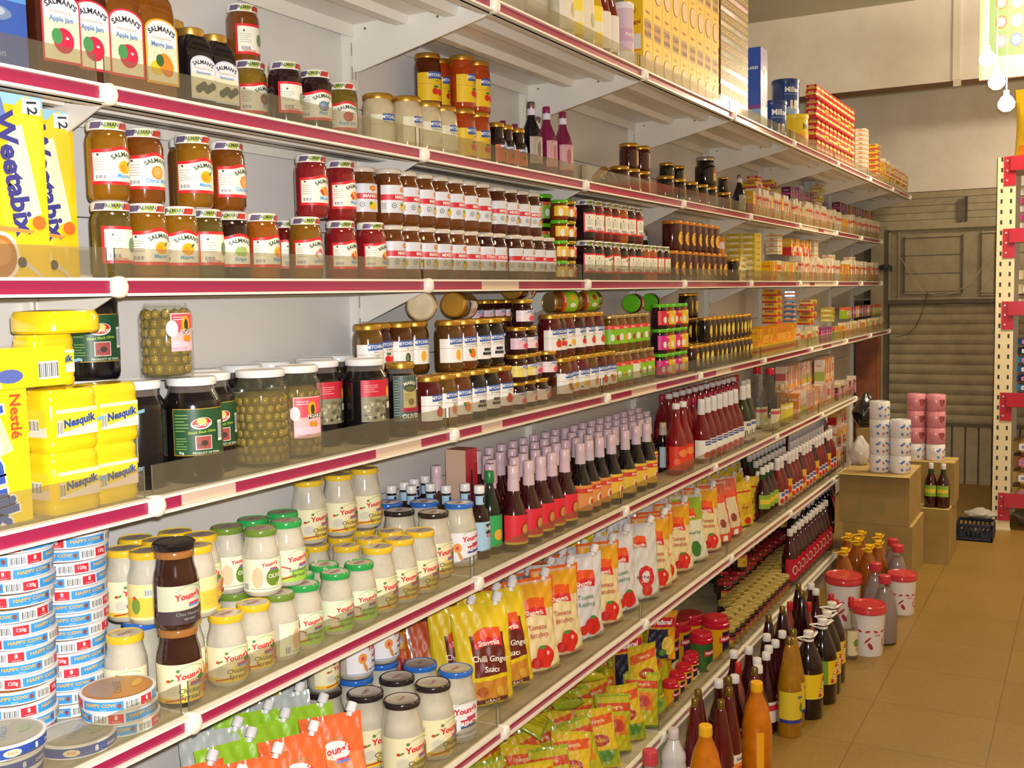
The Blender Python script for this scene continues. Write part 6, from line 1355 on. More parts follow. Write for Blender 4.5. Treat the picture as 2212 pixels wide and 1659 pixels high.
pouch('po_white2', w, h, .046, 'd6d2d4:film', a, seal='cfccce:film', seed=9)
a = Art(); a.rect(-w * .46, h * .03, w * .46, h * .95, 'dcdcc4').rect(-w * .46, h * .62, w * .46, h * .95, '9ab82c').ell(0, h * .20, .022, .024, '3a7a2c', 16).text('Green Chilli', 0, h * .44, .012, '4a7a2c', .02); logo(a, 0, h * .68, .9)
pouch('po_green', w, h, .044, 'd4d6b8:film', a, seal='c8ccb0:film', seed=11)
a = Art(); a.rect(-w * .44, h * .04, w * .44, h * .92, 'd8622c').ell(0, h * .3, .03, .03, 'a82a1c', 16).rect(-w * .3, h * .55, w * .3, h * .8, 'e2a02c').ell(.0, h * .66, .018, .012, 'b89ca0', 12)
pouch('po_foil', w, h, .044, 'bcb4b8:foil', a, seal='e0662c:film', seed=13, back='b9a8ac:foil', spout='c8c4c4:plastic')
a = Art(); a.rect(-w * .4, h * .30, w * .4, h * .88, 'c85a2c').ell(.01, h * .5, .026, .03, 'd8903c', 16).ell(.01, h * .5, .014, .014, '8a2a24', 12)
pouch('po_foil2', w, h, .044, 'c4b8bc:foil', a, seal='d85a24:film', seed=17, back='c0b4b6:foil', spout='d8d4d4:plastic')
def ypouch(key, c, c2, seed):
    w, h = .13, .19; a = Art(); a.rect(-w * .45, h * .04, w * .45, h * .95, c).rect(-w * .45, h * .04, w * .45, h * .60, c2).ell(.0, h * .64, .030, .018, 'f0efe0', 18); young_logo(a, .0, h * .64, 1.3); a.text('Spread', .012, h * .34, .014, '4a5a3a', .01).ell(-.02, h * .18, .022, .014, 'e8e0c0', 14)
    pouch(key, w, h, .04, c + ':film', a, seal=c + ':film', seed=seed, name='spread_pouch', spout='e9e9ea:plastic')
ypouch('yp_green', '96c828', 'b4d868', 21); ypouch('yp_orange', 'ea6a34', 'ee8450', 22); ypouch('yp_grey', 'b4bcb6', 'c4cac2', 23); ypouch('yp_yellow', 'd8c24a', 'c8b85a', 24)
w, h = .115, .165
a = Art(); a.rect(-w * .46, h * .04, w * .46, h * .95, 'd8b41c').rect(-w * .46, h * .04, w * .46, h * .30, '8a9a1c').poly([(-w * .46, h * .66), (w * .46, h * .74), (w * .46, h * .90), (-w * .46, h * .82)], 'd8581c').text('Shangrila', 0, h * .78, .014, 'f0d8a0', .02, rot=.08).ell(.0, h * .46, .030, .016, 'a8342c', 16).text('Pickle', 0, h * .46, .016, 'e8c84c', .02).ell(.01, h * .2, .026, .014, '4a7a24', 14)
pouch('fp_yellow', w, h, .036, 'd2b81c:film', a, seal='c8c024:film', seed=31, name='pickle_pouch', spout=None)
a = Art(); a.rect(-w * .46, h * .04, w * .46, h * .95, 'b9b01c').rect(-w * .3, h * .3, w * .3, h * .62, 'd87a1c').ell(0, h * .46, .022, .018, 'b83a2c', 14).rect(-w * .46, h * .70, w * .46, h * .84, 'c8461c').text('Shangrila', 0, h * .77, .014, 'f0d8a0', .02)
pouch('fp_lime', w, h, .036, '8fa01c:film', a, seal='98a824:film', seed=33, name='pickle_pouch', spout=None)
a = Art(); a.rect(-w * .46, h * .04, w * .46, h * .95, 'e2a01c').rect(-w * .46, h * .04, w * .2, h * .62, '221f38').ell(.02, h * .3, .024, .03, 'e8c84c', 16).ell(.0, h * .16, .016, .012, '4a7a2c', 12).rect(-w * .44, h * .66, w * .44, h * .86, 'd0202c').text('National', 0, h * .76, .022, 'fbf4ee', .04, sx=.95)
pouch('fp_nat', w, h, .036, 'e2a01c:film', a, seal='d89a1c:film', seed=35, name='spice_pouch', spout=None)
a = Art(); a.rect(-w * .46, h * .04, w * .46, h * .95, 'dcbc1c').rect(-w * .46, h * .86, w * .46, h * .90, 'c82a2c').rect(-w * .1, h * .3, w * .4, h * .6, 'c8a018').ell(.012, h * .14, .02, .014, 'c82a24', 12).text('Masala', .008, h * .48, .014, 'a8342c', .02)
pouch('ep_yellow', w, .19, .04, 'dcbc1c:film', a, seal='d8b41a:film', seed=37, name='spice_pouch', spout='e0dcd4:plastic')
a = Art(); a.rect(-w * .46, h * .04, w * .46, h * .95, 'd84a2c').rect(-w * .2, h * .2, w * .3, h * .8, 'd8c8a8').ell(.0, h * .4, .018, .014, '8a3a2c', 12).rect(-w * .1, h * .06, w * .1, h * .16, 'e6e2dc')
pouch('ep_bundle', w, .20, .06, 'd05a44:film', a, seal='d8b0a8:film', seed=39, name='ketchup_multipack', spout=None)

def tilt_of(yaw, lean, roll=0):
    """lean back by `lean`, roll sideways, then turn"""
    return (Matrix.Rotation(yaw, 3, 'Z') @ Matrix.Rotation(-lean, 3, 'Y') @ Matrix.Rotation(roll, 3, 'X')).to_quaternion()
def stand(kds, l, u0, u1, x, step, yaw, lean, desc, where, seed=1, base=None, jitter=.5, roll=.12, sc=1.0, dz=0):
    rr = random.Random(seed); z = (base if base is not None else surf(l)) + .002; out = []
    y = y_at(u0, x, z + .1); yb = y_at(u1, x, z + .1); i = 0
    while y < yb:
        kd = kds[i % len(kds)]; ro = rr.uniform(-roll, roll)
        w_ = KINDS[kd][3][1] * sc
        it = put(kd, l, 0, x=x, yy=y, base=z + w_ * abs(math.sin(ro)) + dz, desc=DP.get(kd, desc), where=where, rot=0, tilt=tilt_of(yaw + rr.uniform(-.2, .2) * jitter, lean + rr.uniform(-.08, .08) * jitter, ro), scale=sc)
        it['x'] = x; out.append(it); y += step * rr.uniform(.9, 1.1); i += 1
    return out
def heap(kds, l, u0, u1, x0, x1, z0, z1, n, desc, where, seed=1, flat=1.25, spread=.35, sc=1.0):
    """packets lying on one another"""
    rr = random.Random(seed)
    for i in range(n):
        f = (i + .5) / n; x = rr.uniform(x0, x1); z = z0 + (z1 - z0) * ((i * .618) % 1)
        u = u0 + (u1 - u0) * f; kd = kds[i % len(kds)]
        it = put(kd, l, 0, x=x, yy=y_at(u, x, z), base=z, desc=DP.get(kd, desc), where=where, rot=0, tilt=tilt_of(rr.uniform(-1.2, .5), flat + rr.uniform(-spread, spread), rr.uniform(-.4, .4)), scale=sc); it['x'] = x
DP = dict(po_ginger='yellow chilli ginger sauce pouch', po_tomato='cream and orange tomato ketchup pouch', po_white='white ketchup pouch with green lettering', po_white2='white ketchup pouch with a red ring', po_green='white and green chilli pouch',
          po_foil='orange and silver sauce pouch', po_foil2='silver pouch with orange edges', yp_green='lime green spread pouch', yp_orange='orange spread pouch', yp_grey='grey-green spread pouch', yp_yellow='dull yellow spread pouch',
          fp_yellow='yellow pickle pouch', fp_lime='yellow-green pickle pouch', fp_nat='yellow and dark spice pouch, red band', ep_yellow='yellow spice pouch', ep_bundle='red ketchup multipack in clear film')

# ---------------- sixth shelf down (E)
zE = surf('E'); W6 = 'sixth shelf down'
row('ye_black', 'E', [(867, 1508), (928, 1474), (790, 1493), (851, 1465)], desc='black-lidded chicken spread jar', where='on the ' + W6)
row('ye_mayo', 'E', [(976, 1441), (902, 1431)], desc='blue-lidded mayonnaise jar', where='on the ' + W6)
p = put('ye_black', 'E', 699, 1487, desc='black-lidded jar with another on it', where='on the ' + W6, fix=True); q = put('ye_mayo', 'E', 768, 1459, desc='blue-lidded jar under another', where='nearer, ' + W6, fix=True); r = put('ye_mayo', 'E', 824, 1426, desc='blue-lidded jar under another', where='farther, ' + W6, fix=True)
for s_, nm, kd in ((p, 'chicken spread jar', 'y_chick'), (q, 'mayonnaise jar', 'y_mayo'), (r, 'mayonnaise jar', 'y_mayo')):
    put(kd, 'E', 0, x=s_['x'], yy=s_['y'], base=zE + .1625, desc=nm + ' half hidden by the price rail', where='on the %s lid of the %s pair, %s' % ('black' if s_ is p else 'blue', 'nearer' if s_ is q else 'farther' if s_ is r else 'black', W6), rot=.6, fix=True)
stand(['yp_grey', 'yp_yellow', 'yp_grey'], 'E', 480, 640, .085, 0.102, -.6, .38, '', 'at the back, ' + W6, 3, roll=.05, jitter=.35)
stand(['yp_grey', 'yp_green', 'yp_grey', 'yp_green'], 'E', 470, 690, .165, 0.102, -.6, .38, '', 'in the third row, ' + W6, 4, roll=.05, jitter=.35)
stand(['yp_orange', 'yp_green', 'yp_green', 'yp_green', 'yp_green'], 'E', 430, 740, .245, 0.102, -.6, .38, '', 'in the second row, ' + W6, 5, roll=.05, jitter=.35)
stand(['yp_orange', 'yp_orange', 'yp_orange', 'yp_orange', 'yp_orange', 'yp_orange', 'yp_green'], 'E', 380, 745, .325, 0.102, -.6, .38, '', 'in the front row, ' + W6, 6, dz=-.0, roll=.05, jitter=.35)
stand(['po_foil', 'po_foil2', 'po_foil', 'po_tomato'], 'E', 860, 1330, .06, 0.102, -.6, .15, '', 'at the back, ' + W6, 7, roll=.05, jitter=.35)
stand(['po_foil2', 'po_foil', 'po_foil', 'po_foil2'], 'E', 930, 1330, .135, 0.102, -.6, .15, '', 'in the third row, ' + W6, 8, roll=.05, jitter=.35)
stand(['po_ginger', 'po_ginger', 'po_ginger', 'po_foil', 'po_white', 'po_tomato', 'po_white2'], 'E', 990, 1330, .215, 0.110, -.6, .15, '', 'in the second row, ' + W6, 9, sc=1.12, roll=.05, jitter=.35)
heap(['po_foil', 'po_foil2', 'po_foil2', 'po_foil'], 'E', 900, 1330, .06, .20, zE + .205, zE + .245, 18, '', 'lying on top of the pouches, ' + W6, 12, flat=1.35, spread=.15)
stand(['po_ginger', 'po_ginger', 'po_ginger'], 'E', 1052, 1120, .30, 0.125, -.6, .17, '', 'in the front row, ' + W6, 10, sc=1.2, roll=.12)
stand(['po_tomato', 'po_tomato', 'po_white', 'po_tomato', 'po_white', 'po_white2'], 'E', 1160, 1420, .305, 0.150, -.55, .15, '', 'in the front row, ' + W6, 11, sc=1.2, roll=.05, jitter=.35)
stand(['po_tomato', 'po_tomato', 'po_green', 'po_tomato', 'ep_bundle', 'ep_bundle'], 'E', 1428, 1600, .30, 0.155, -.55, .15, '', 'farther along the front row, ' + W6, 14, sc=1.2, roll=.05, jitter=.35)
stand(['po_white', 'po_white2', 'po_white', 'po_tomato'], 'E', 1345, 1480, .215, 0.160, -.6, .15, '', 'behind the front row, farther along, ' + W6, 15, sc=1.2, roll=.05, jitter=.35)
stand(['po_foil', 'po_white', 'po_foil2'], 'E', 1345, 1480, .13, 0.130, -.6, .15, '', 'two rows back, farther along, ' + W6, 16, roll=.05, jitter=.35)
heap(['po_white', 'po_foil', 'po_white2'], 'E', 1345, 1470, .08, .2, zE + .18, zE + .205, 5, '', 'lying on the pouches farther along, ' + W6, 17, flat=1.35, spread=.15)
stand(['ep_yellow'], 'E', 1500, 1606, .21, 0.115, -.6, .2, '', 'in the second row, ' + W6, 18, roll=.05, jitter=.35)
stand(['ep_yellow'], 'E', 1500, 1590, .12, 0.115, -.6, .15, '', 'in the third row, ' + W6, 19, roll=.05, jitter=.35)
stand(['ep_yellow'], 'E', 1606, 1628, .30, 0.120, -.6, .12, '', 'at the end of the front row, ' + W6, 20, roll=.05, jitter=.35)
run('squash_g', 'E', 1642, 1672, .34, desc='green-necked squash bottle', where='in the front row, ' + W6, rot=-.4)
run(['squash_r', 'squash_r', 'squash_y', 'squash_r'], 'E', 1674, 1795, .34, desc='red squash bottle with a white cap', where='in the front row, ' + W6, rot=-.4)
for j, xx in enumerate((.265, .19, .115)):
    run('squash_g', 'E', 1628 - 14 * j, 1700, xx, desc='green-necked squash bottle', where='%s row back, %s' % (ORD[j + 1], W6), rot=-.4)
    run('squash_r', 'E', 1704, 1782, xx, desc='red squash bottle with a white cap', where='%s row back, %s' % (ORD[j + 1], W6), rot=-.4)

for t in range(3): fill(['red_v', 'cream_v', 'pale_t', 'red_v'], 'E', 1797, 1822, .33 - .03 * t, where='stacked at the end, layer %s, sixth shelf down' % ORD[t], seed=t, base=zE + .1055 * t)
# ---------------- base shelf (F)
zF = surf('F'); W7 = 'base shelf'
stand(['fp_yellow', 'fp_lime'], 'F', 1080, 1425, .385, 0.100, -.7, .35, '', 'in the front row, ' + W7, 21, roll=.22, jitter=.8)
stand(['fp_lime', 'fp_yellow', 'fp_yellow'], 'F', 1080, 1425, .30, 0.090, -.7, .3, '', 'in the second row, ' + W7, 22, roll=.22, jitter=.8)
stand(['fp_yellow', 'fp_lime'], 'F', 1060, 1400, .20, 0.090, -.6, .2, '', 'in the third row, ' + W7, 23, roll=.05, jitter=.35)
stand(['fp_lime', 'fp_yellow'], 'F', 1060, 1400, .11, 0.090, -.6, .1, '', 'in the back row, ' + W7, 24, roll=.05, jitter=.35)
heap(['fp_yellow', 'fp_lime', 'fp_yellow'], 'F', 1150, 1425, .12, .34, zF + .155, zF + .195, 15, '', 'lying on the other pickle pouches, ' + W7, 25, flat=1.3, spread=.2)
for u_, r_ in ((1362, .05), (1424, -.12)):
    it = put('fp_nat', 'F', 0, x=.325, yy=y_at(u_, .325, zF + .2), base=zF + .115, desc=DP['fp_nat'], where='in front of the spice tubs, ' + W7, rot=0, tilt=tilt_of(-.75, .12, r_)); it['x'] = .325
put('fp_yellow', 'F', 0, x=.375, yy=y_at(1398, .375, zF + .15), base=zF + .075, desc='yellow pickle pouch with a lime edge', where='standing up in front, ' + W7, rot=0, tilt=tilt_of(-.6, .2))
row('sp_y', 'F', [(1440, 1350), (1466, 1336), (1492, 1326), (1545, 1332)], desc='yellow spice tub with a red lid', where='on the ' + W7, rot=-.3)
row('sp_g', 'F', [(1508, 1368)], desc='green spice tub with a red lid', where='on the ' + W7, rot=-.3)
row('sp_s', 'F', [(1476, 1434), (1462, 1452), (1490, 1418), (1500, 1405), (1448, 1470)], desc='small spice tub with a red lid', where='in front, ' + W7, rot=-.3)
for j, (xx, g_) in enumerate(((.405, 'front'), (.345, 'second'), (.285, 'third'))): run('pk_s', 'F', 1572 - 6 * j, 1704, xx, gap=.003, desc='small gold-lidded pickle jar', where='%s row, %s' % (g_, W7))
for t in range(2): run(['pk_y', 'pk_y', 'pk_g', 'pk_g'], 'F', 1556, 1706, .155, t=t, gap=.004, desc='red-lidded pickle jar', where='%s layer, %s' % (nm4[t] if not t else 'upper', W7))
for t in range(3): run(['pk_g', 'pk_y'], 'F', 1540, 1700, .07, t=t, gap=.004, desc='red-lidded pickle jar', where='%s layer, back, %s' % (nm4[t], W7))
run(['pk_y', 'pk_g'], 'F', 1560, 1700, .215, gap=.02, desc='red-lidded pickle jar', where='single row, ' + W7)
row('pk_y', 'F', [1594, 1700], x=.215, base=zF + .1055, desc='red-lidded pickle jar', where='standing on small jars, ' + W7)
run('redlab', 'F', 1706, 1790, .40, desc='red-labelled syrup bottle', where='in the front row, ' + W7, rot=-.3)
run('cola', 'F', 1706, 1795, .32, desc='dark soy sauce bottle', where='in the second row, ' + W7, rot=-.3)
run('redlab', 'F', 1706, 1795, .24, desc='red-labelled syrup bottle', where='in the third row, ' + W7, rot=-.3)
run('cola', 'F', 1706, 1795, .16, desc='dark soy sauce bottle', where='in the back row, ' + W7, rot=-.3)
for k, (u, v) in enumerate([(1812, 1040), (1832, 1030), (1848, 1015), (1815, 1080), (1835, 1075)]):
    put('cola', 'G', u, v, base=FLOOR + .155, scale=1.0, desc='dark bottle with a white cap', where='in a carton beyond the shelves') if False else None

# ---------------- bottles and buckets on the floor
fl_ = lambda kd, L, desc, where='on the floor', **kw: [put(kd, 'G', *q, desc=desc, where=where, **kw) for q in L]
put('pinkcap', 'G', 1404, 1620, desc='milky bottle with a red cap', where='on the floor at the bottom edge')
def fb(kd, u, vb, desc, where='on the floor', **kw):
    name, cat, tree, r, h = KINDS[kd]; p = hit(u, vb, 2, FLOOR); d = (p - CAM); d.z = 0; d.normalize(); r *= kw.get('scale', 1)
    put(kd, 'G', 0, x=p.x + d.x * r * .95, yy=p.y + d.y * r * .95, desc=desc, where=where, **kw)
fl_('silverb', [(1462, 1572)], 'silvery water bottle with a white label', 'on the floor by the shelf')
fl_('fanta', [(1524, 1566)], 'orange squash bottle, the nearer one', 'on the floor, yellow cap'); fl_('fanta', [(1630, 1472)], 'orange squash bottle, the farther one', 'on the floor, yellow cap')
fl_('rooh_red', [(1557, 1512), (1495, 1510), (1508, 1490), (1578, 1462), (1622, 1440), (1575, 1486)], 'dark red syrup bottle, dull gold cap', rot=-.3)
fl_('white_c', [(1597, 1405), (1552, 1468), (1595, 1460), (1636, 1418), (1638, 1436), (1653, 1408), (1624, 1402)], 'dark syrup bottle with a white cap', 'on the floor behind the orange bottles')
fl_('white_c', [(1666, 1384), (1669, 1370), (1676, 1365), (1660, 1392)], 'dark syrup bottle with a white cap', 'on the floor behind the mango squash')
fl_('redcap', [(1600, 1430), (1708, 1300), (1742, 1300), (1795, 1283), (1806, 1296)], 'reddish bottle with a red cap')
fb('mango_c', 1688, 1592, 'mango squash bottle, yellow label, nearer', rot=-.55); fb('mango_c', 1713, 1573, 'mango squash bottle, yellow label, farther', rot=-.2)
put('rooh_wine', 'G', 1665, 1330, desc='wine-red bottle behind the squash', where='on the floor'); fl_('rooh_wine', [(1690, 1310), (1733, 1275), (1728, 1262)], 'wine-red bottle farther back', 'on the floor')
fb('jaam_y', 1746, 1556, 'dark jug bottle, yellow label', 'on the floor, white carry ring', rot=.1, fix=True); fb('jaam_g', 1776, 1523, 'dark jug bottle, green and yellow label, nearest', 'on the floor', rot=-.1, fix=True)
fl_('jaam_g', [(1785, 1322), (1797, 1300)], 'dark jug bottle, green and yellow label', 'on the floor, white ring', rot=-.1)
fb('rosewater', 1838, 1427, 'slim clear bottle with a red cap', 'on the floor beside the bucket', fix=True)
fl_('white_c', [(1763, 1272), (1752, 1260)], 'dark syrup bottle with a white cap', 'on the floor behind the jug bottles')
fb('bucket', 1874, 1421, 'white bucket with a red lid, the nearest', 'on the floor', fix=True); fb('bucket', 1948, 1331, 'white bucket with a red lid', 'on the floor by the cartons', scale=.90, fix=True)
p = put('bucket', 'G', 1826, 1238, base=FLOOR + .10, desc='white bucket with a red lid', where='highest of the three')
ITEMS.remove(p); fl_('bucket', [(1826, 1240)], 'white bucket with a red lid', 'highest and farthest left of three', scale=1.1)
fb('pinkjug', 1910, 1395, 'milky water jug with a red cap, nearest', 'on the floor', fix=True)
fl_('pinkjug', [(1887, 1215), (1938, 1180), (1925, 1163)], 'milky water jug with a red cap', 'on the floor')
fl_('oil_jug', [(1824, 1183), (1876, 1176), (1850, 1160), (1893, 1152), (1862, 1148), (1838, 1152), (1905, 1168)], 'oil jug with a yellow cap and ring', 'on the floor before the cartons', rot=.2)

sm('flat_ry', .05, .085, .032, 'e0b428:gloss', [(0, .3, 'c03a34')], 'SPICE', '7a2a5a', name='spice_carton')
# ---------------- top shelf (T)
WT = 'top shelf'
run(['oil_w', 'oil_y', 'oil_w', 'oil_y', 'vin_r', 'vin_r'], 'T', 1200, 1332, .355, desc='tall oil or vinegar bottle', where='at the front, ' + WT)
put('pinkcan', 'T', 1346, x=.357, desc='pink and white powder can', where='beside the corn flour boxes, ' + WT, fix=True)
for t in range(2): run('cornflour', 'T', 1368, 1538, .356, t=t, desc='yellow corn flour box', where='in the %s layer, %s' % (('lower', 'upper')[t], WT), rot=0, fix=True)
for t in range(9): run('brown_s', 'T', 1541, 1606, .358, t=t, desc='brown cocoa carton', where='in layer %s of the block, %s' % (('one', 'two', 'three', 'four', 'five', 'six', 'seven', 'eight', 'nine')[t], WT), rot=0, fix=True)
put('kellogs', 'T', 1632, x=.35, desc='tall blue cereal box', where='beside the cocoa cartons, ' + WT, rot=0, fix=True)
put('millac', 'T', 1667, x=.32, desc='blue milk powder tin', where='in the lower layer, ' + WT)
put('yellowtin', 'T', 1716, x=.318, desc='yellow and red milk powder tin', where='on the ' + WT, rot=.3)
put('millac', 'T', 1697, x=.27, t=1, desc='blue milk powder tin', where='stacked highest, ' + WT)
put('millac', 'T', 1690, x=.18, desc='blue milk powder tin', where='behind, lower layer, ' + WT)
for t in range(11): run(['red_b', 'red_b', 'flat_ry'] if t % 4 == 3 else 'red_b', 'T', 1752 + t % 3, 1838, .342 - .004 * (t % 3), base=surf('T') + .0321 * t, gap=.010 + .002 * (t % 2), desc='flat red carton', where='in layer %s of the red block, %s' % (ORD[t], WT), rot=.03 * (t % 3 - 1), fix=True)
for t in range(11): put('flat_w', 'T', 1862, x=.345, base=surf('T') + .0265 * t, desc='flat cream carton in a tall stack', where='far along the ' + WT, rot=0, fix=True)
for t in range(7): put('flat_r', 'T', 1886, x=.345, base=surf('T') + .0345 * t, desc='flat yellow-red carton in a stack', where='far along the ' + WT, rot=0, fix=True)
for t in range(2): fill(['cust_y', 'yel_b', 'cream_v', 'orange_s'][: 2 + t], 'T', 1902, 1955, .355, where='at the far end, layer %s, %s' % (ORD[t], WT), seed=3 + t, base=surf('T') + .078 * t)

# ---------------- cartons, tissue and bags at the end of the shelving
def cardboard(name_, x0, x1, y0, y1, z0, z1, label, flaps=False, mark=True):
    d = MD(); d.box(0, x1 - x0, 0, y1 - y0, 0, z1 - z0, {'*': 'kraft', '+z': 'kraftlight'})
    d.box(0, x1 - x0, (y1 - y0) / 2 - .02, (y1 - y0) / 2 + .02, z1 - z0, z1 - z0 + .0008, 'c9ac74:gloss')
    if mark:
        w_, h_ = x1 - x0, z1 - z0; a = Art()
        for i in (.3, .62): a.ell(w_ * (i - .5), h_ * .3, .012, h_ * .13, '8a8a4a', 12); a.ell(w_ * (i - .5), h_ * .52, .006, h_ * .1, '8a8a4a', 10)
        M = MD(); M.merge(a.onto(face_ny(0, w_ / 2, 0))); d.merge(M)
    parts = []
    o = one('cardboard_box', d, label, 'box', (x0, y0, z0), smooth=0)
    if flaps:
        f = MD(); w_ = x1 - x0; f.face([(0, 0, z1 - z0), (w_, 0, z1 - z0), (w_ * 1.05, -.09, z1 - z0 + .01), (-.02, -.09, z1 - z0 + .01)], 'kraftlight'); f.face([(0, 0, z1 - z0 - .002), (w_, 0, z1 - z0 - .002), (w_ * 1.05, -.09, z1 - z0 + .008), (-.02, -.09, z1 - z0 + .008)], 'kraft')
        spawn(f.build('flap', 0), 'flap', o)
    return o
cardboard('a', .48, .815, 4.34, 4.75, FLOOR, -1.215, 'lower cardboard box beyond the oil jugs')
cardboard('b', .46, .80, 4.34, 4.75, -1.214, -.965, 'upper cardboard box carrying the tissue rolls', flaps=True)
cardboard('c', .685, .935, 4.80, 5.15, FLOOR, -1.205, 'lower cardboard box nearest the aisle', mark=False)
d = MD(); 
cardboard('d', .685, .945, 4.93, 5.15, -1.204, -.975, 'narrow cardboard box standing behind the two bottles', mark=False)
for k, (x, y) in enumerate(((.835, 4.86), (.897, 4.86))): put('squash_g', 'G', 0, x=x, yy=y, base=-1.204, desc='wine-red bottle with a white cap', where='standing on the cardboard box', rot=-1.3, fix=True)
# tissue rolls
a = Art()
for i, (x, y, c) in enumerate([(-.03, .055, '4a7ac4'), (-.02, .062, '5a8ad4'), (.0, .050, 'c87a5a'), (.018, .060, '4a7ac4'), (.03, .052, '5a8ad4'), (-.028, .02, '4a7ac4'), (.022, .022, '4a7ac4'), (.0, .018, 'b86a8a')]): a.layer = i % 3; a.ell(x, y, .0085, .006, c, 10, i)
def roll(key, c, art=a):
    d = MD().lathe([(.046, 0, c), (.050, .004, c), (.050, .086, c), (.046, .090, c), (.020, .090, c), (.018, .086, '8a7a5a')], 22)
    d.merge(art.onto(cyl(.0503, 0, -1.0), .006)); kind(key, 'tissue_roll', 'tissue roll', d.build(key, 45), .050, .090)
roll('roll_w', 'e6e6ea:gloss'); roll('roll_p', 'd88a9c:film', Art().ell(.0, .045, .014, .02, '9a4a4a', 10).ell(.012, .052, .008, .012, '8a3a3a', 10).ell(-.01, .055, .007, .010, '9a4a4a', 10))
zb = -.9635
for j in range(3):
    for i in range(2): put('roll_w', 'G', 0, x=.635 + .102 * i, yy=4.46, base=zb + .0905 * j, desc='white tissue roll printed with blue flowers', where='in the wall of rolls, layer %s' % ORD[j], rot=.3 * i, fix=True)
put('roll_w', 'G', 0, x=.635, yy=4.46, base=zb + .0905 * 3, desc='white tissue roll printed with blue flowers', where='on top of the others', rot=.2, fix=True)
for i in range(2): put('roll_w', 'G', 0, x=.735 + .102 * i, yy=5.02, base=-.9745 + 0, desc='white flowered tissue roll', where='under the pink rolls', rot=.4, fix=True)
for j in range(3):
    for i in range(2): put('roll_p', 'G', 0, x=.735 + .102 * i, yy=5.02, base=-.9745 + .0905 * (j + 1), desc='pink tissue roll in clear wrap', where='layer %s' % ORD[j], rot=.2, fix=True)
def wrap(name_, loc, sx, sy, sz, c, label, cat, seed=1, amp=.1, name='plastic_bag', pts=None):
    rr = random.Random(seed); bm = bmesh.new(); bmesh.ops.create_icosphere(bm, subdivisions=4, radius=1)
    from mathutils import noise
    for v in bm.verts:
        n = noise.noise(v.co * 1.7 + Vector((seed, 0, 0))) * amp * 1.6 + noise.noise(v.co * 5 + Vector((0, seed, 0))) * amp * .6 + abs(noise.noise(v.co * 11)) * amp * .25
        s = 1 + n; z = v.co.z
        f = 1.0 if z < 0 else (1 - .62 * z ** 1.4)
        v.co = Vector((v.co.x * sx * s * f, v.co.y * sy * s * f, max(z, -.82) * sz * (1 + n * .5) + sz * .82))
    d = MD(); d.v = [tuple(v.co) for v in bm.verts]; d.f = [tuple(x.index for x in f.verts) for f in bm.faces]; d.m = [c] * len(d.f); bm.free()
    return one(name, d, label, cat, loc, smooth=60)
wrap('', (.475, 4.98, -.79), .078, .08, .10, '15151c:film', 'shiny black plastic bag tied at the top', 'bag', 3, .12)
wrap('', (.505, 4.66, -.9635), .055, .05, .085, 'cdc9c4:film', 'crumpled white plastic bag beside the tissue rolls', 'bag', 5, .14)
cardboard('e', .44, .62, 4.90, 5.1, FLOOR, -.802, 'cardboard box under the black bag', mark=False)
wrap('', (.86, 4.99, -1.0), .01, .01, .01, 'cdc9c4:film', 'x', 'bag') if False else None
wrap('', (1.02, 5.62, FLOOR + .10), .085, .06, .035, 'a8a49a:film', 'grey plastic-wrapped bundle on the dark crate', 'bundle', 8, .15, name='wrapped_bundle')
d = MD(); cz = .099
d.box(0, .20, 0, .20, 0, .006, '24283a:plastic')
for (a0, a1, b0, b1) in ((0, .2, 0, .006), (0, .2, .194, .2), (0, .006, 0, .2), (.194, .2, 0, .2)):
    d.box(a0, a1, b0, b1, .0, .025, '24283a:plastic'); d.box(a0, a1, b0, b1, .080, .099, '24283a:plastic')
for i in range(9):
    for (fx, fy) in ((i * .0235, 0), (i * .0235, .194), (0, i * .0235), (.194, i * .0235)): d.box(fx, fx + .009, fy, fy + .006, .02, .085, '24283a:plastic')
one('plastic_crate', d, 'dark blue plastic crate on the floor by the rack', 'crate', (.90, 5.42, FLOOR))
wrap('', (.99, 5.53, FLOOR + .008), .045, .048, .045, '3a3a34:film', 'dark bag inside the blue crate', 'bag', 11, .12)
# packs on the rack
rx = RACK_X; 
def pack(x, y, z, dx, dy, dz, c, label, name, cat, group, n=1, art=None):
    for i in range(n):
        d = MD(); bm = bmesh.new(); bmesh.ops.create_cube(bm, size=1); bmesh.ops.bevel(bm, geom=bm.edges[:], offset=.18, segments=3, affect='EDGES')
        d.v = [(v.co.x * dx, v.co.y * dy, (v.co.z + .5) * dz) for v in bm.verts]; d.f = [tuple(q.index for q in f.verts) for f in bm.faces]
        cc = c if isinstance(c, str) else c[i % len(c)]
        d.m = [cc] * len(d.f); bm.free()
        a = Art().rect(-dx * .36, dz * .3, dx * .36, dz * .72, 'dcdce0' if i % 2 else 'c86a9a').rect(-dx * .30, dz * .42, dx * .0, dz * .60, '6a8ac4'); d.merge(a.onto(face_ny(-dy / 2 - .0004)))
        if i == 0: lab_ = label + ', bottom one'
        else: lab_ = label + (', topmost' if i == n - 1 else ', %s from bottom' % ordinal(i))
        one(name, d, label if n == 1 else lab_, cat, (x, y, z + .0015 + dz * i), group=group if n > 1 else None, smooth=50)
Z1, Z2, Z3, Z4, Z5 = RACK_Z
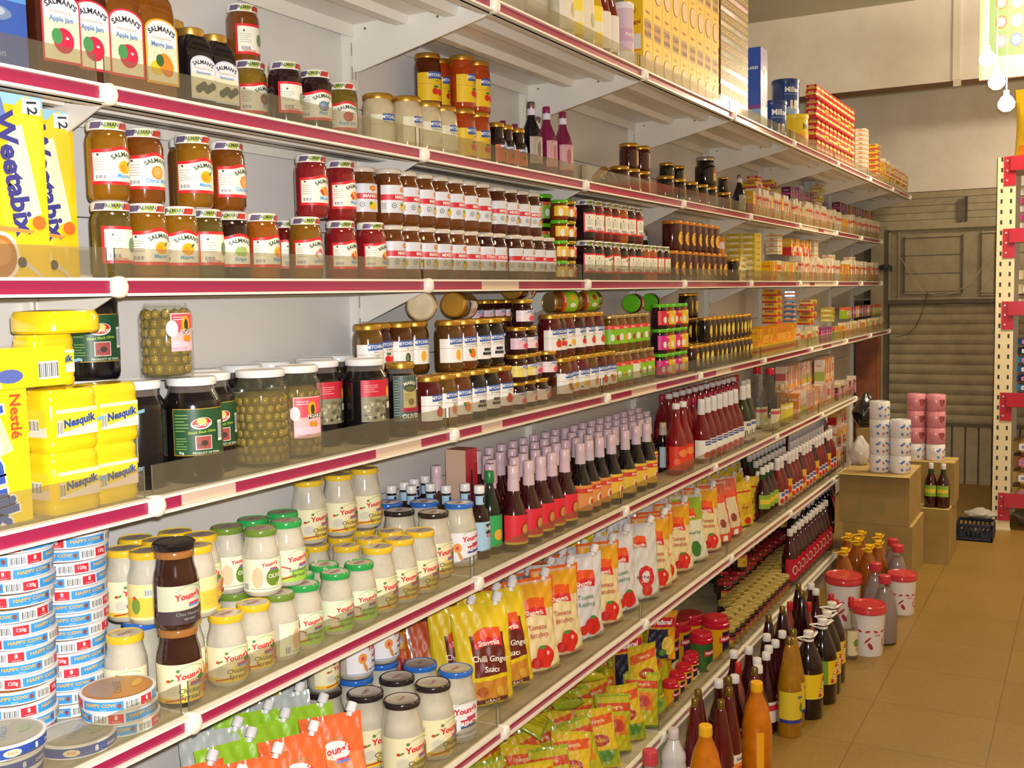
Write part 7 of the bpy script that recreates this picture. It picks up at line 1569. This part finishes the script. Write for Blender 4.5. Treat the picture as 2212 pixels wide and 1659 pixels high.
for j in range(3):
    g_ = ('first', 'second', 'third')[j]
    pack(rx + .11 + .2 * j, 5.95, Z2, .18, .2, .049, ['c84a8c:film', 'd8d4d8:film'], 'magenta or white packet, %s column, upper rack shelf' % g_, 'tissue_packet', 'packet', 'packets on the upper rack shelf', 6)
    pack(rx + .12 + .22 * j, 5.95, Z3, .2, .2, .085, ['d8cfae:film', 'cfc49c:film'], 'cream paper pack, %s column, middle rack shelf' % g_, 'paper_pack', 'pack', 'cream packs on the rack', 3)
    pack(rx + .11 + .2 * j, 5.95, Z4, .18, .2, .055, ['2f6fae:film', '3a8ac0:film', '24406a:film'], 'blue packet, %s column, rack' % g_, 'detergent_packet', 'packet', 'blue packets on the rack', 7)
    pack(rx + .13 + .26 * j, 5.98, Z5, .25, .26, .095, ['a8894a:matt', 'b9985a:matt', '9a6a44:matt'], 'cream sack, %s column, low rack shelf' % g_, 'flour_sack', 'sack', 'sacks on the rack', 4)
wrap('', (rx + .16, 6.02, FLOOR), .15, .12, .07, '8f8a7a:film', 'pale crumpled sack on the floor under the rack', 'sack', 13, .1, name='floor_sack')
# big yellow bag on the rack
w, h = .36, .40
a = Art(); a.rect(-w * .45, h * .04, w * .45, h * .95, 'f0d01c').rect(-w * .45, h * .04, w * .45, h * .18, 'f08a1c').rect(-w * .40, h * .22, w * .40, h * .36, 'e8c41c').text('STICKS', 0, h * .29, .05, '6a5a2c', .03).ell(.04, h * .70, .09, .06, 'e8485a', 18).text('Super', .02, h * .70, .05, 'f8e0c0', .03)
pouch('snackbag', w, h, .14, 'f0d01c:film', a, name='snack_bag', cat='bag', spout=None, seed=44)
t_ = put('snackbag', 'G', 0, x=rx + .16, yy=5.95, base=.722, desc='big yellow and orange snack bag', where='on top of the red and cream rack', rot=-PI / 2 + .1, fix=True)
# poster hanging from the ceiling and the bulbs under it
px0 = hit(2116, 100, 1, 5.5); px1 = hit(2330, 100, 1, 5.5); zt = 1.80; zl = hit(2120, 173, 1, 5.5).z
d = MD(); w_ = px1.x - px0.x; h_ = zt - zl
d.box(0, w_, 0, .03, 0, h_, 'eab0b8:gloss'); A = Art().rect(-w_ * .40, h_ * .18, w_ * .46, h_ * .80, '7f9a6a').rect(-w_ * .5, h_ * .955, w_ * .5, h_, 'f2dca0').rect(-w_ * .5, 0, -w_ * .47, h_, 'f0dc8a')
for i in range(5):
    for j in range(3): A.layer = 2; A.ell(-w_ * .28 + w_ * .16 * i, h_ * (.30 + .155 * j), w_ * .062, h_ * .055, ['d88aa0', '6a7ac0', 'd8705a', 'c8b8c0', 'b87a50'][(i + 2 * j) % 5], 16); A.layer = 3; A.ell(-w_ * .28 + w_ * .16 * i, h_ * (.30 + .155 * j), w_ * .045, h_ * .038, 'd8c8b0', 16)
A.layer = 2; A.rect(-w_ * .30, h_ * .70, w_ * .36, h_ * .77, 'c8a05a')
d.merge(A.onto(face_ny(-.0005, w_ / 2, 0)))
for f in (.15, .85): d.tube([(w_ * f, .015, h_), (w_ * f, .015, 1.88 - zl)], .003, 'b9b9b0:metal')
one('hanging_sign', d, 'pink framed hanging sign with a green panel of round pictures', 'sign', (px0.x, 5.5, zl))
for k, (u, v, y) in enumerate(((2133, 125, 5.05), (2153, 175, 5.0), (2174, 222, 4.95))):
    p = hit(u, v, 1, y); d = MD()
    root = bpy.data.objects.new('light_bulb', None); COL.objects.link(root); root.location = p
    tag(root, ('bare glowing bulb, the highest of three on the wire', 'bare glowing bulb, the middle of three on the wire', 'bare glowing bulb, the lowest of three on the wire')[k], 'light bulb', 'bulbs over the rack')
    spawn(MD().lathe([(.012, .040, 'ffe6b0:glow'), (.026, .028, 'ffe6b0:glow'), (.042, 0, 'ffe6b0:glow'), (.038, -.024, 'ffe6b0:glow'), (.018, -.042, 'ffe6b0:glow')], 16).build('bulb_glass', 60), 'bulb_glass', root)
    spawn(MD().lathe([(.014, .038, 'd8d4c8:plastic'), (.014, .034, 'd8d4c8:plastic'), (.013, .062, 'd8d4c8:plastic')], 12).build('lamp_holder', 40), 'lamp_holder', root)
    spawn(MD().tube([(0, 0, .06), (0, .004, .2), (.0, .0, 1.88 - p.z)], .003, 'c9c2a8', 6).build('flex', 60), 'flex', root)
    L_ = light('bulb_light', 'POINT', (p.x, p.y - .06, p.z), 14, (1.0, .85, .60), shadow_soft_size=.03)
emit()
